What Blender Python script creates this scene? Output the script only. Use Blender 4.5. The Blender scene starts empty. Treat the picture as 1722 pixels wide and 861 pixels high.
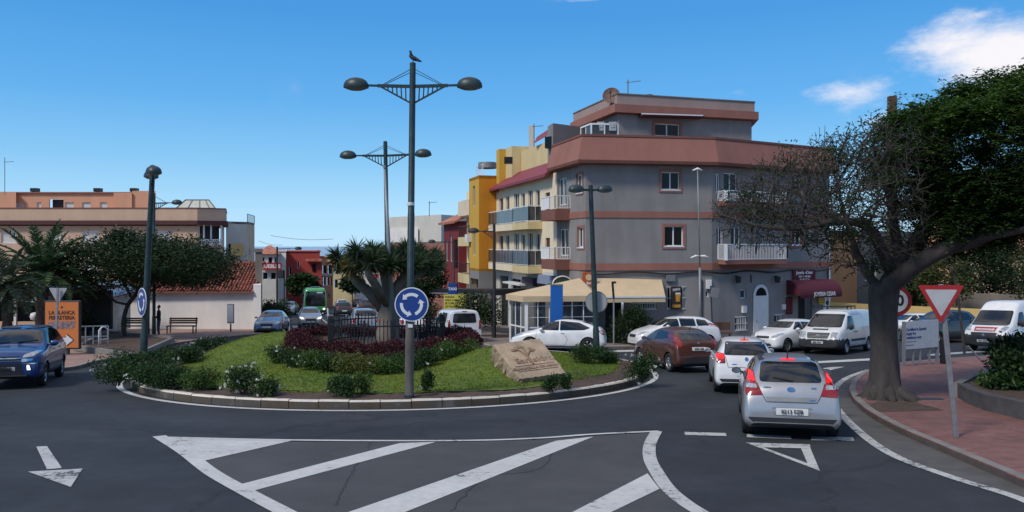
import bpy, bmesh, math, random
import numpy as np
from mathutils import Vector, Matrix, Euler, Quaternion
from mathutils.bvhtree import BVHTree
from mathutils.kdtree import KDTree
random.seed(7)
R = math.radians
SC = bpy.context.scene
COL = SC.collection
F = 1350.0; CX = 861.0; HY = 413.0; VY = 488.0      # focal length (photo px), centre column, horizon row, row where the sloping ground vanishes
CH = 2.77; SL = (VY - HY) / F                       # camera height, slope of the ground falling towards the sea
def gz(y):
	return -SL * y
def G(x, y, dz=0.0):
	"ground point (raised by dz) seen at photo pixel x, y"
	Y = (CH - dz) * F / (y - VY)
	return Vector(((x - CX) * Y / F, Y, gz(Y) + dz))
def P(x, y, Y):
	return Vector(((x - CX) * Y / F, Y, CH - (y - HY) * Y / F))
def at(x, Y, dz=0.0):
	return Vector(((x - CX) * Y / F, Y, gz(Y) + dz))
# ---------------------------------------------------------------- objects
def put(o, parent=None):
	COL.objects.link(o)
	if parent is not None:
		o.parent = parent
	return o
def props(o, label=None, cat=None, group=None, kind=None):
	if label: o['label'] = label
	if cat: o['category'] = cat
	if group: o['group'] = group
	if kind: o['kind'] = kind
	return o
def thing(name, label, cat, loc=(0, 0, 0), rz=0.0, group=None, mw=None):
	o = bpy.data.objects.new(name, None)
	o.empty_display_size = 0.2
	if mw is not None:
		o.matrix_world = mw
		l, q, s = mw.decompose()
		o.location = l; o.rotation_euler = q.to_euler(); o.scale = s
	else:
		o.location = loc; o.rotation_euler = (0, 0, rz)
	COL.objects.link(o)
	return props(o, label, cat, group)
def wm(o):
	m = Matrix.LocRotScale(Vector(o.location), Euler(o.rotation_euler), Vector(o.scale))
	return wm(o.parent) @ m if o.parent is not None else m
def dup(root, mw, label, group=None, cat=None):
	r = root.copy(); COL.objects.link(r)
	l, q, s = mw.decompose()
	r.location = l; r.rotation_euler = q.to_euler(); r.scale = s
	props(r, label, cat, group)
	def rec(a, b):
		for ch in list(a.children):
			c = ch.copy(); COL.objects.link(c); c.parent = b
			rec(ch, c)
	rec(root, r)
	return r
class MB:
	"collects shapes into one mesh"
	def __init__(s):
		s.v = []; s.f = []; s.m = []
	def add(s, vs, fs, mi=0):
		b = len(s.v)
		s.v += [tuple(v) for v in vs]
		s.f += [tuple(i + b for i in f) for f in fs]
		s.m += [mi] * len(fs)
		return s
	def box(s, c, d, rot=None, mi=0, taper=1.0):
		x, y, z = d[0] / 2, d[1] / 2, d[2] / 2
		t = taper
		vs = [Vector(p) for p in [(-x, -y, -z), (x, -y, -z), (x, y, -z), (-x, y, -z), (-x * t, -y * t, z), (x * t, -y * t, z), (x * t, y * t, z), (-x * t, y * t, z)]]
		if rot is not None:
			M = rot if isinstance(rot, Matrix) else Matrix.Rotation(rot, 3, 'Z')
			vs = [M @ v for v in vs]
		c = Vector(c)
		return s.add([v + c for v in vs], [(0, 3, 2, 1), (4, 5, 6, 7), (0, 1, 5, 4), (1, 2, 6, 5), (2, 3, 7, 6), (3, 0, 4, 7)], mi)
	def tube(s, pts, rad, n=8, mi=0, cap=True):
		pts = [Vector(p) for p in pts]
		if not hasattr(rad, '__len__'): rad = [rad] * len(pts)
		rings = []; ref = None
		for i, p in enumerate(pts):
			d = (pts[min(i + 1, len(pts) - 1)] - pts[max(i - 1, 0)])
			d = d.normalized() if d.length > 1e-9 else Vector((0, 0, 1))
			if ref is None:
				ref = Vector((1, 0, 0)) if abs(d.x) < .9 else Vector((0, 1, 0))
			a = (ref - d * ref.dot(d)).normalized(); b = d.cross(a); ref = a
			rings.append([p + (a * math.cos(t) + b * math.sin(t)) * rad[i] for t in [2 * math.pi * k / n for k in range(n)]])
		vs = [v for r in rings for v in r]; fs = []
		for i in range(len(rings) - 1):
			for k in range(n):
				fs.append((i * n + k, i * n + (k + 1) % n, (i + 1) * n + (k + 1) % n, (i + 1) * n + k))
		if cap:
			fs.append(tuple(range(n))[::-1]); fs.append(tuple((len(rings) - 1) * n + k for k in range(n)))
		return s.add(vs, fs, mi)
	def bar(s, a, b, w, h=None, mi=0, up=(0, 0, 1)):
		a = Vector(a); b = Vector(b); h = h or w
		d = (b - a).normalized(); up = Vector(up)
		if abs(d.dot(up)) > .99: up = Vector((0, 1, 0))
		x = d.cross(up).normalized(); z = x.cross(d)
		vs = []
		for p in (a, b):
			for sx, sz in ((-1, -1), (1, -1), (1, 1), (-1, 1)):
				vs.append(p + x * sx * w / 2 + z * sz * h / 2)
		return s.add(vs, [(3, 2, 1, 0), (4, 5, 6, 7), (0, 1, 5, 4), (1, 2, 6, 5), (2, 3, 7, 6), (3, 0, 4, 7)], mi)
	def lathe(s, prof, n=24, M=None, mi=0, scale=(1, 1)):
		"prof: (r, z) pairs, turned about z, then moved by matrix M"
		vs = []; fs = []
		for r, z in prof:
			for k in range(n):
				t = 2 * math.pi * k / n
				vs.append(Vector((r * math.cos(t) * scale[0], r * math.sin(t) * scale[1], z)))
		for i in range(len(prof) - 1):
			for k in range(n):
				fs.append((i * n + k, i * n + (k + 1) % n, (i + 1) * n + (k + 1) % n, (i + 1) * n + k))
		if M is not None: vs = [M @ v for v in vs]
		return s.add(vs, fs, mi)
	def prism(s, poly, d, mi=0):
		"planar polygon (3-D points) pushed along vector d"
		n = len(poly); d = Vector(d); poly = [Vector(p) for p in poly]
		vs = poly + [p + d for p in poly]
		fs = [tuple(range(n))[::-1], tuple(range(n, 2 * n))] + [(i, (i + 1) % n, n + (i + 1) % n, n + i) for i in range(n)]
		return s.add(vs, fs, mi)
	def quad(s, a, b, c, d, mi=0):
		return s.add([a, b, c, d], [(0, 1, 2, 3)], mi)
	def build(s, name, mat, parent=None, smooth=False, world=True, bevel=0.0, recalc=True):
		me = bpy.data.meshes.new(name)
		vs = s.v
		if parent is not None and world:
			inv = wm(parent).inverted()
			vs = [inv @ Vector(v) for v in vs]
		me.from_pydata([tuple(v) for v in vs], [], s.f)
		return finish(name, me, mat, parent, smooth, s.m, bevel, recalc)
def finish(name, me, mat, parent=None, smooth=False, mi=None, bevel=0.0, recalc=True):
	for m in (mat if isinstance(mat, (list, tuple)) else [mat]):
		me.materials.append(m)
	if mi is not None and any(mi):
		me.polygons.foreach_set('material_index', mi)
	if recalc:
		bm = bmesh.new(); bm.from_mesh(me)
		bmesh.ops.recalc_face_normals(bm, faces=bm.faces)
		bm.to_mesh(me); bm.free()
	if smooth:
		me.polygons.foreach_set('use_smooth', [True] * len(me.polygons))
	me.update()
	o = bpy.data.objects.new(name, me)
	put(o, parent)
	if bevel:
		b = o.modifiers.new('bevel', 'BEVEL'); b.width = bevel; b.segments = 2; b.limit_method = 'ANGLE'; b.angle_limit = R(40)
	return o
def evaluated_mesh(o):
	dg = bpy.context.evaluated_depsgraph_get()
	return bpy.data.meshes.new_from_object(o.evaluated_get(dg))
def discard(o):
	me = o.data
	bpy.data.objects.remove(o)
	if isinstance(me, bpy.types.Mesh): bpy.data.meshes.remove(me)
def lettering(text, size, mat, parent, M, name='lettering', ext=0.004, align='CENTER', bold=0.0, xs=1.0):
	"text as a mesh; M places its plane in world space (x right, y up, z out)"
	cu = bpy.data.curves.new('text', 'FONT'); cu.body = text; cu.size = size
	cu.align_x = align; cu.align_y = 'CENTER'; cu.extrude = ext; cu.offset = bold; cu.resolution_u = 3
	o = bpy.data.objects.new('text', cu); COL.objects.link(o)
	me = evaluated_mesh(o)
	bpy.data.objects.remove(o); bpy.data.curves.remove(cu)
	me.name = name
	T = M @ Matrix.Diagonal((xs, 1, 1, 1))
	if parent is not None: T = wm(parent).inverted() @ T
	me.transform(T); me.materials.clear()
	return finish(name, me, mat, parent, recalc=False)
def frame(o, x, n):
	"4x4 with origin o, x axis x, z axis n (out of a sign), y up"
	z = Vector(n).normalized(); x = Vector(x); x = (x - z * x.dot(z)).normalized(); y = z.cross(x)
	M = Matrix((x, y, z)).transposed().to_4x4(); M.translation = Vector(o)
	return M
def on_slope(loc, theta, scale=1.0):
	"matrix standing on the sloping ground, +Y axis heading theta degrees clockwise from the world +Y"
	up = Vector((0, SL, 1)).normalized()
	f = Vector((math.sin(R(theta)), math.cos(R(theta)), 0)); f = (f - up * f.dot(up)).normalized()
	x = f.cross(up)
	M = Matrix((x, f, up)).transposed().to_4x4()
	return Matrix.Translation(loc) @ M @ Matrix.Diagonal((scale, scale, scale, 1))
# ---------------------------------------------------------------- materials
def nodes(name):
	m = bpy.data.materials.new(name); m.use_nodes = True
	nt = m.node_tree
	return m, nt, nt.nodes['Principled BSDF'], nt.links
def mat(name, col, rough=.6, metal=0.0, var=.12, scale=3.0, bump=0.0, bscale=40.0, coat=0.0, dirt=0.0, spec=.5, stretch=None):
	m, nt, b, L = nodes(name)
	b.inputs['Roughness'].default_value = rough; b.inputs['Metallic'].default_value = metal
	b.inputs['Coat Weight'].default_value = coat; b.inputs['Coat Roughness'].default_value = .04
	b.inputs['Specular IOR Level'].default_value = spec
	c = Vector(col)
	tc = nt.nodes.new('ShaderNodeTexCoord'); src = tc.outputs['Object']
	if stretch:
		mp = nt.nodes.new('ShaderNodeMapping'); mp.inputs['Scale'].default_value = stretch
		L.new(src, mp.inputs['Vector']); src = mp.outputs['Vector']
	if var or dirt:
		nz = nt.nodes.new('ShaderNodeTexNoise'); nz.inputs['Scale'].default_value = scale; nz.inputs['Detail'].default_value = 6; nz.inputs['Roughness'].default_value = .65
		L.new(src, nz.inputs['Vector'])
		rp = nt.nodes.new('ShaderNodeValToRGB')
		rp.color_ramp.elements[0].position = .3; rp.color_ramp.elements[1].position = .72
		rp.color_ramp.elements[0].color = (*(c * (1 - var - dirt)), 1); rp.color_ramp.elements[1].color = (*[min(1, k) for k in c * (1 + var)], 1)
		L.new(nz.outputs['Fac'], rp.inputs['Fac']); L.new(rp.outputs['Color'], b.inputs['Base Color'])
	else:
		b.inputs['Base Color'].default_value = (*c, 1)
	if bump:
		n2 = nt.nodes.new('ShaderNodeTexNoise'); n2.inputs['Scale'].default_value = bscale; n2.inputs['Detail'].default_value = 4
		L.new(src, n2.inputs['Vector'])
		bp = nt.nodes.new('ShaderNodeBump'); bp.inputs['Strength'].default_value = bump; bp.inputs['Distance'].default_value = .02
		L.new(n2.outputs['Fac'], bp.inputs['Height']); L.new(bp.outputs['Normal'], b.inputs['Normal'])
	return m
def lamp_mat(name, col, strength):
	m, nt, b, L = nodes(name)
	b.inputs['Base Color'].default_value = (*col, 1); b.inputs['Emission Color'].default_value = (*col, 1)
	b.inputs['Emission Strength'].default_value = strength; b.inputs['Roughness'].default_value = .2
	return m
def leaf_mat(name, c0, c1, trans=.35, spots=None, patch=None):
	m, nt, b, L = nodes(name)
	g = nt.nodes.new('ShaderNodeNewGeometry')
	rp = nt.nodes.new('ShaderNodeValToRGB')
	rp.color_ramp.elements[0].color = (*c0, 1); rp.color_ramp.elements[1].color = (*c1, 1)
	if spots:
		rp.color_ramp.elements[1].position = .93
		e = rp.color_ramp.elements.new(.97); e.color = (*spots, 1)
	L.new(g.outputs['Random Per Island'], rp.inputs['Fac'])
	if patch:                                            # dry and lush patches
		n = nt.nodes.new('ShaderNodeTexNoise'); n.inputs['Scale'].default_value = patch[0]; n.inputs['Detail'].default_value = 5
		tc = nt.nodes.new('ShaderNodeTexCoord'); L.new(tc.outputs['Object'], n.inputs['Vector'])
		r2 = nt.nodes.new('ShaderNodeValToRGB'); r2.color_ramp.elements[0].position = .32; r2.color_ramp.elements[1].position = .7; r2.color_ramp.elements[0].color = (*patch[1], 1); r2.color_ramp.elements[1].color = (*patch[2], 1); L.new(n.outputs['Fac'], r2.inputs['Fac'])
		x = nt.nodes.new('ShaderNodeMix'); x.data_type = 'RGBA'; x.blend_type = 'MULTIPLY'; x.inputs[0].default_value = 1; L.new(rp.outputs['Color'], x.inputs[6]); L.new(r2.outputs['Color'], x.inputs[7])
		class rp_: outputs = {'Color': x.outputs[2]}
		rp = rp_
	L.new(rp.outputs['Color'], b.inputs['Base Color']); b.inputs['Roughness'].default_value = .55
	b.inputs['Specular IOR Level'].default_value = .3
	t = nt.nodes.new('ShaderNodeBsdfTranslucent'); L.new(rp.outputs['Color'], t.inputs['Color'])
	mx = nt.nodes.new('ShaderNodeMixShader'); mx.inputs[0].default_value = trans
	L.new(b.outputs[0], mx.inputs[1]); L.new(t.outputs[0], mx.inputs[2])
	L.new(mx.outputs[0], nt.nodes['Material Output'].inputs['Surface'])
	return m
def paint_worn(name, col, under, wear=.42, scale=9.0):
	"road paint worn through to the surface below"
	m, nt, b, L = nodes(name)
	tc = nt.nodes.new('ShaderNodeTexCoord')
	n1 = nt.nodes.new('ShaderNodeTexNoise'); n1.inputs['Scale'].default_value = scale; n1.inputs['Detail'].default_value = 9; n1.inputs['Roughness'].default_value = .75
	n2 = nt.nodes.new('ShaderNodeTexNoise'); n2.inputs['Scale'].default_value = 1.2; n2.inputs['Detail'].default_value = 3
	L.new(tc.outputs['Object'], n1.inputs['Vector']); L.new(tc.outputs['Object'], n2.inputs['Vector'])
	ad = nt.nodes.new('ShaderNodeMath'); ad.operation = 'MULTIPLY_ADD'; ad.inputs[1].default_value = .55
	L.new(n2.outputs['Fac'], ad.inputs[0]); L.new(n1.outputs['Fac'], ad.inputs[2])
	rp = nt.nodes.new('ShaderNodeValToRGB')
	e = rp.color_ramp.elements
	e[0].position = wear + .13; e[0].color = (*under, 1); e[1].position = wear + .2; e[1].color = (*(Vector(col) * .8), 1)
	k = e.new(min(.99, wear + .5)); k.color = (*col, 1)
	L.new(ad.outputs[0], rp.inputs['Fac']); L.new(rp.outputs['Color'], b.inputs['Base Color'])
	b.inputs['Roughness'].default_value = .7
	return m
def asphalt_mat():
	m, nt, b, L = nodes('asphalt')
	tc = nt.nodes.new('ShaderNodeTexCoord')
	def noise(s, d, r=.6):
		n = nt.nodes.new('ShaderNodeTexNoise'); n.inputs['Scale'].default_value = s; n.inputs['Detail'].default_value = d; n.inputs['Roughness'].default_value = r
		L.new(tc.outputs['Object'], n.inputs['Vector']); return n
	big = noise(.22, 5); fine = noise(70, 3, .8); mid = noise(2.2, 6)
	r1 = nt.nodes.new('ShaderNodeValToRGB'); r1.color_ramp.elements[0].position = .35; r1.color_ramp.elements[1].position = .68
	r1.color_ramp.elements[0].color = (.021, .025, .031, 1); r1.color_ramp.elements[1].color = (.037, .040, .046, 1)
	L.new(big.outputs['Fac'], r1.inputs['Fac'])
	r2 = nt.nodes.new('ShaderNodeValToRGB'); r2.color_ramp.elements[0].position = .25; r2.color_ramp.elements[1].position = .8
	r2.color_ramp.elements[0].color = (.55, .55, .56, 1); r2.color_ramp.elements[1].color = (1.5, 1.48, 1.45, 1)
	L.new(fine.outputs['Fac'], r2.inputs['Fac'])
	r3 = nt.nodes.new('ShaderNodeValToRGB'); r3.color_ramp.elements[0].position = .3; r3.color_ramp.elements[1].position = .7
	r3.color_ramp.elements[0].color = (.8, .8, .8, 1); r3.color_ramp.elements[1].color = (1.15, 1.15, 1.15, 1)
	L.new(mid.outputs['Fac'], r3.inputs['Fac'])
	x1 = nt.nodes.new('ShaderNodeMix'); x1.data_type = 'RGBA'; x1.blend_type = 'MULTIPLY'; x1.inputs[0].default_value = 1
	L.new(r1.outputs['Color'], x1.inputs[6]); L.new(r2.outputs['Color'], x1.inputs[7])
	x2 = nt.nodes.new('ShaderNodeMix'); x2.data_type = 'RGBA'; x2.blend_type = 'MULTIPLY'; x2.inputs[0].default_value = 1
	L.new(x1.outputs[2], x2.inputs[6]); L.new(r3.outputs['Color'], x2.inputs[7])
	# a few sealed cracks
	vo = nt.nodes.new('ShaderNodeTexVoronoi'); vo.feature = 'DISTANCE_TO_EDGE'; vo.inputs['Scale'].default_value = .16
	dn = noise(.8, 4); mv = nt.nodes.new('ShaderNodeVectorMath'); mv.operation = 'MULTIPLY_ADD'; mv.inputs[1].default_value = (1.6, 1.6, 0)
	L.new(dn.outputs['Color'], mv.inputs[0]); L.new(tc.outputs['Object'], mv.inputs[2]); L.new(mv.outputs[0], vo.inputs['Vector'])
	r4 = nt.nodes.new('ShaderNodeValToRGB'); r4.color_ramp.elements[0].color = (.55, .55, .55, 1); r4.color_ramp.elements[1].color = (1, 1, 1, 1)
	r4.color_ramp.elements[0].position = .002; r4.color_ramp.elements[1].position = .006
	L.new(vo.outputs['Distance'], r4.inputs['Fac'])
	x3 = nt.nodes.new('ShaderNodeMix'); x3.data_type = 'RGBA'; x3.blend_type = 'MULTIPLY'; x3.inputs[0].default_value = .8
	L.new(x2.outputs[2], x3.inputs[6]); L.new(r4.outputs['Color'], x3.inputs[7])
	# tyre-polished lanes round the island, oil-darkened between them
	ds = nt.nodes.new('ShaderNodeVectorMath'); ds.operation = 'DISTANCE'; ds.inputs[1].default_value = (-3.8, 27.55, -1.53); L.new(mv.outputs[0], ds.inputs[0])
	r5 = nt.nodes.new('ShaderNodeValToRGB'); q = r5.color_ramp.elements; q[0].position = .0; q[0].color = (1, 1, 1, 1); q[1].position = 1; q[1].color = (1, 1, 1, 1)
	for p_, c_ in ((.40, 1.0), (.455, 1.22), (.50, .82), (.55, 1.18), (.60, .92), (.66, 1.18), (.71, .84), (.76, 1.15), (.82, 1.0)): z_ = q.new(p_); z_.color = (c_, c_, c_, 1)
	dv_ = nt.nodes.new('ShaderNodeMath'); dv_.operation = 'DIVIDE'; dv_.inputs[1].default_value = 22; L.new(ds.outputs['Value'], dv_.inputs[0]); L.new(dv_.outputs[0], r5.inputs['Fac'])
	x4 = nt.nodes.new('ShaderNodeMix'); x4.data_type = 'RGBA'; x4.blend_type = 'MULTIPLY'; x4.inputs[0].default_value = .8
	L.new(x3.outputs[2], x4.inputs[6]); L.new(r5.outputs['Color'], x4.inputs[7])
	L.new(x4.outputs[2], b.inputs['Base Color'])
	b.inputs['Roughness'].default_value = .82; b.inputs['Specular IOR Level'].default_value = .35
	bp = nt.nodes.new('ShaderNodeBump'); bp.inputs['Strength'].default_value = .35; bp.inputs['Distance'].default_value = .01
	L.new(fine.outputs['Fac'], bp.inputs['Height']); L.new(bp.outputs['Normal'], b.inputs['Normal'])
	return m
def paver_mat(name, c1, c2, mortar, scale=4.0, rot=.3):
	m, nt, b, L = nodes(name)
	tc = nt.nodes.new('ShaderNodeTexCoord'); mp = nt.nodes.new('ShaderNodeMapping'); mp.inputs['Rotation'].default_value = (0, 0, rot)
	L.new(tc.outputs['Object'], mp.inputs['Vector'])
	br = nt.nodes.new('ShaderNodeTexBrick'); br.inputs['Scale'].default_value = scale
	br.inputs['Color1'].default_value = (*c1, 1); br.inputs['Color2'].default_value = (*c2, 1); br.inputs['Mortar'].default_value = (*mortar, 1)
	br.inputs['Mortar Size'].default_value = .012; br.inputs['Brick Width'].default_value = .8; br.inputs['Row Height'].default_value = .4
	L.new(mp.outputs['Vector'], br.inputs['Vector'])
	nz = nt.nodes.new('ShaderNodeTexNoise'); nz.inputs['Scale'].default_value = 1.1; nz.inputs['Detail'].default_value = 8; nz.inputs['Roughness'].default_value = .7
	L.new(tc.outputs['Object'], nz.inputs['Vector'])
	rp = nt.nodes.new('ShaderNodeValToRGB'); rp.color_ramp.elements[0].position = .3; rp.color_ramp.elements[1].position = .7
	rp.color_ramp.elements[0].color = (.62, .62, .62, 1); rp.color_ramp.elements[1].color = (1.15, 1.15, 1.15, 1)
	L.new(nz.outputs['Fac'], rp.inputs['Fac'])
	x = nt.nodes.new('ShaderNodeMix'); x.data_type = 'RGBA'; x.blend_type = 'MULTIPLY'; x.inputs[0].default_value = 1
	L.new(br.outputs['Color'], x.inputs[6]); L.new(rp.outputs['Color'], x.inputs[7]); L.new(x.outputs[2], b.inputs['Base Color'])
	b.inputs['Roughness'].default_value = .8
	bp = nt.nodes.new('ShaderNodeBump'); bp.inputs['Strength'].default_value = .4; bp.inputs['Distance'].default_value = .01; bp.invert = True
	L.new(br.outputs['Fac'], bp.inputs['Height']); L.new(bp.outputs['Normal'], b.inputs['Normal'])
	return m
def wall_mat(name, col, streak=.18, scale=.6):
	"painted render: broad blotches, rain streaks and a fine grain"
	m, nt, b, L = nodes(name)
	tc = nt.nodes.new('ShaderNodeTexCoord')
	mp = nt.nodes.new('ShaderNodeMapping'); mp.inputs['Scale'].default_value = (1.1, 1.1, .22); L.new(tc.outputs['Object'], mp.inputs['Vector'])
	n1 = nt.nodes.new('ShaderNodeTexNoise'); n1.inputs['Scale'].default_value = 1.4; n1.inputs['Detail'].default_value = 6; L.new(mp.outputs[0], n1.inputs['Vector'])
	n2 = nt.nodes.new('ShaderNodeTexNoise'); n2.inputs['Scale'].default_value = scale; n2.inputs['Detail'].default_value = 7; n2.inputs['Roughness'].default_value = .65; L.new(tc.outputs['Object'], n2.inputs['Vector'])
	ad = nt.nodes.new('ShaderNodeMath'); ad.operation = 'ADD'; L.new(n1.outputs['Fac'], ad.inputs[0]); L.new(n2.outputs['Fac'], ad.inputs[1])
	rp = nt.nodes.new('ShaderNodeValToRGB'); e = rp.color_ramp.elements
	ml = nt.nodes.new('ShaderNodeMath'); ml.operation = 'MULTIPLY'; ml.inputs[1].default_value = .5; L.new(ad.outputs[0], ml.inputs[0])
	c = Vector(col)
	e[0].position = .34; e[0].color = (*(c * (1 - streak)), 1); e[1].position = .64; e[1].color = (*[min(.85, k) for k in c * (1 + streak * .35)], 1)
	L.new(ml.outputs[0], rp.inputs['Fac']); L.new(rp.outputs['Color'], b.inputs['Base Color'])
	b.inputs['Roughness'].default_value = .85; b.inputs['Specular IOR Level'].default_value = .25
	n3 = nt.nodes.new('ShaderNodeTexNoise'); n3.inputs['Scale'].default_value = 30; L.new(tc.outputs['Object'], n3.inputs['Vector'])
	bp = nt.nodes.new('ShaderNodeBump'); bp.inputs['Strength'].default_value = .2; bp.inputs['Distance'].default_value = .01
	L.new(n3.outputs['Fac'], bp.inputs['Height']); L.new(bp.outputs['Normal'], b.inputs['Normal'])
	return m
M = {}
M['asphalt'] = asphalt_mat()
M['road_paint'] = paint_worn('road_paint', (.56, .55, .525), (.075, .076, .08), wear=.445)
M['road_paint_old'] = paint_worn('road_paint_old', (.52, .51, .49), (.06, .062, .066), wear=.53, scale=12)
M['kerb'] = mat('kerb_concrete', (.30, .27, .23), .85, var=.3, scale=2.5, bump=.3, dirt=.15)
M['kerb_grey'] = mat('grey_kerb_concrete', (.20, .185, .17), .85, var=.25, scale=3, bump=.3)
M['gutter'] = mat('gutter_concrete', (.085, .08, .075), .85, var=.3, scale=2.0, bump=.25)
M['red_paver'] = paver_mat('red_paver', (.26, .120, .100), (.185, .082, .070), (.10, .064, .056), 4.5)
M['pink_paver'] = paver_mat('pink_paver', (.36, .22, .17), (.31, .19, .15), (.2, .14, .11), 3.0, .1)
M['grey_paver'] = paver_mat('grey_paver', (.26, .21, .19), (.21, .17, .155), (.12, .1, .09), 2.5, .15)
M['earth'] = mat('earth', (.075, .046, .032), .95, var=.4, scale=6, bump=.8, bscale=25)
M['terrain'] = mat('dry_ground', (.20, .16, .11), .95, var=.25, scale=.05)
M['lawn'] = mat('lawn_soil', (.085, .13, .014), .95, var=.4, scale=3, bump=.6, bscale=60)
M['sea'] = mat('sea_water', (.30, .42, .52), .5, var=.1, scale=.01)  # base colour paled to carry the haze over the water
M['white'] = mat('white_paint', (.72, .71, .69), .5, var=.05)
M['white_metal'] = mat('white_metal', (.75, .75, .74), .35, var=.04)
M['black'] = mat('black_paint', (.015, .015, .017), .45, var=.2)
M['iron'] = mat('black_iron', (.018, .02, .024), .5, var=.25, metal=.2)
M['green_metal'] = mat('dark_green_metal', (.030, .050, .052), .45, metal=.25, var=.3, scale=5, dirt=.1)
M['galv'] = mat('galvanised_steel', (.30, .30, .31), .5, metal=.5, var=.2, scale=6)
M['grey_metal'] = mat('grey_metal', (.22, .225, .23), .5, metal=.3, var=.15)
M['sign_back'] = mat('sign_back', (.42, .43, .43), .5, metal=.3, var=.12)
M['sign_blue'] = mat('sign_blue', (.012, .050, .24), .4, var=.08)
M['sign_white'] = mat('sign_white', (.70, .71, .72), .4, var=.06)
M['sign_red'] = mat('sign_red', (.36, .02, .022), .4, var=.1)
M['glass_dark'] = mat('dark_window_glass', (.008, .009, .011), .12, var=0, spec=.28)
M['glass_room'] = mat('window_glass_curtain', (.05, .052, .055), .12, var=.6, scale=1.3, stretch=(4, 4, .4))
M['wood_brown'] = mat('brown_wood', (.10, .05, .03), .7, var=.3, scale=8, stretch=(1, 12, 12))
M['chrome'] = mat('chrome', (.6, .6, .62), .15, metal=1, var=0)
M['tyre'] = mat('tyre_rubber', (.014, .014, .015), .85, var=.2)
M['plastic'] = mat('dark_plastic', (.022, .022, .024), .6, var=.15)
M['alloy'] = mat('alloy_wheel', (.42, .42, .43), .3, metal=.8, var=.08)
M['car_glass'] = mat('car_glass', (.008, .010, .012), .04, var=0, spec=.8)
M['plate'] = mat('plate_white', (.62, .62, .60), .45, var=.05)
M['plate_ink'] = mat('plate_ink', (.02, .02, .025), .6, var=0)
M['lamp_red'] = mat('tail_lamp_red', (.26, .008, .012), .12, var=.25, scale=9, coat=.6)
M['lamp_clear'] = mat('head_lamp_clear', (.42, .43, .45), .1, metal=.5, var=.4, scale=7, coat=1)
M['brake'] = lamp_mat('brake_lamp_lit', (.95, .014, .012), .6)
M['drl'] = lamp_mat('running_lamp_lit', (1.0, .97, .85), 1.0)
# ---------------------------------------------------------------- ground, roads, pavements
def structure(o): return props(o, kind='structure')
ICX, ICY, IRX, IRY = -3.80, 27.55, 8.30, 8.85       # roundabout island
def ground_profile(y):
	if y <= 150: return gz(y)
	return gz(150) - (y - 150) * .10
xs = sorted(set(list(np.linspace(-2600, 2600, 27)) + list(np.linspace(-100, 100, 11))))
ys = sorted(set(list(np.linspace(-300, 0, 5)) + list(np.linspace(0, 150, 7)) + list(np.linspace(150, 1000, 6)) + [2600]))
vs = [(x, y, ground_profile(y) - .03) for y in ys for x in xs]
nx = len(xs)
fs = [(j * nx + i, j * nx + i + 1, (j + 1) * nx + i + 1, (j + 1) * nx + i) for j in range(len(ys) - 1) for i in range(nx - 1)]
structure(MB().add(vs, fs).build('terrain', M['terrain']))
structure(MB().quad((-30000, 400, -52), (30000, 400, -52), (30000, 45000, -52), (-30000, 45000, -52)).build('sea', M['sea']))
def sheet(name, poly, dz, m):
	return structure(MB().add([(p[0], p[1], gz(p[1]) + dz) for p in poly], [tuple(range(len(poly)))]).build(name, m, recalc=False))
sheet('road', [(-95, -25), (95, -25), (95, 150), (-95, 150)], 0.0, M['asphalt'])
def slab(name, poly, dz, m, th=.35):
	vs = [(p[0], p[1], gz(p[1]) + dz) for p in poly] + [(p[0], p[1], gz(p[1]) + dz - th) for p in poly]
	n = len(poly)
	return structure(MB().add(vs, [tuple(range(n))] + [(i, (i + 1) % n, n + (i + 1) % n, n + i) for i in range(n)]).build(name, m))
def ribbon_pts(pts, w0, w1, closed=False):
	"left and right offsets of a ground polyline"
	n = len(pts); A = []; B = []
	for i in range(n):
		a = pts[(i - 1) % n] if closed or i > 0 else pts[i]; b = pts[(i + 1) % n] if closed or i < n - 1 else pts[i]
		d = Vector((b[0] - a[0], b[1] - a[1])).normalized(); nn = Vector((-d.y, d.x))
		A.append((pts[i][0] + nn.x * w0, pts[i][1] + nn.y * w0)); B.append((pts[i][0] + nn.x * w1, pts[i][1] + nn.y * w1))
	return A, B
def ribbon(name, pts, w0, w1, dz, m, closed=False, kind=True):
	A, B = ribbon_pts(pts, w0, w1, closed); n = len(pts)
	vs = [(p[0], p[1], gz(p[1]) + dz) for p in A + B]
	fs = [(i, (i + 1) % n, n + (i + 1) % n, n + i) for i in range(n if closed else n - 1)]
	o = MB().add(vs, fs).build(name, m)
	return structure(o) if kind else o
def kerb(name, pts, w, h, m, closed=False, dz0=-.1, chamfer=.03, top0=None):
	"kerb stone run: outer edge along pts, width w to its left, height h; the arris is rounded off"
	A, B = ribbon_pts(pts, 0, w, closed); C, D = ribbon_pts(pts, chamfer, w, closed); n = len(pts)
	vs = []
	for (a, c, b) in zip(A, C, B):
		vs += [(a[0], a[1], gz(a[1]) + dz0), (a[0], a[1], gz(a[1]) + h - chamfer), (c[0], c[1], gz(c[1]) + h), (b[0], b[1], gz(b[1]) + h), (b[0], b[1], gz(b[1]) + dz0)]
	fs = []
	for i in range(n if closed else n - 1):
		j = (i + 1) % n
		for k in range(4): fs.append((i * 5 + k, j * 5 + k, j * 5 + k + 1, i * 5 + k + 1))
	if not closed: fs += [(0, 1, 2, 3, 4), tuple((n - 1) * 5 + k for k in range(5))]
	return structure(MB().add(vs, fs).build(name, m))
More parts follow.
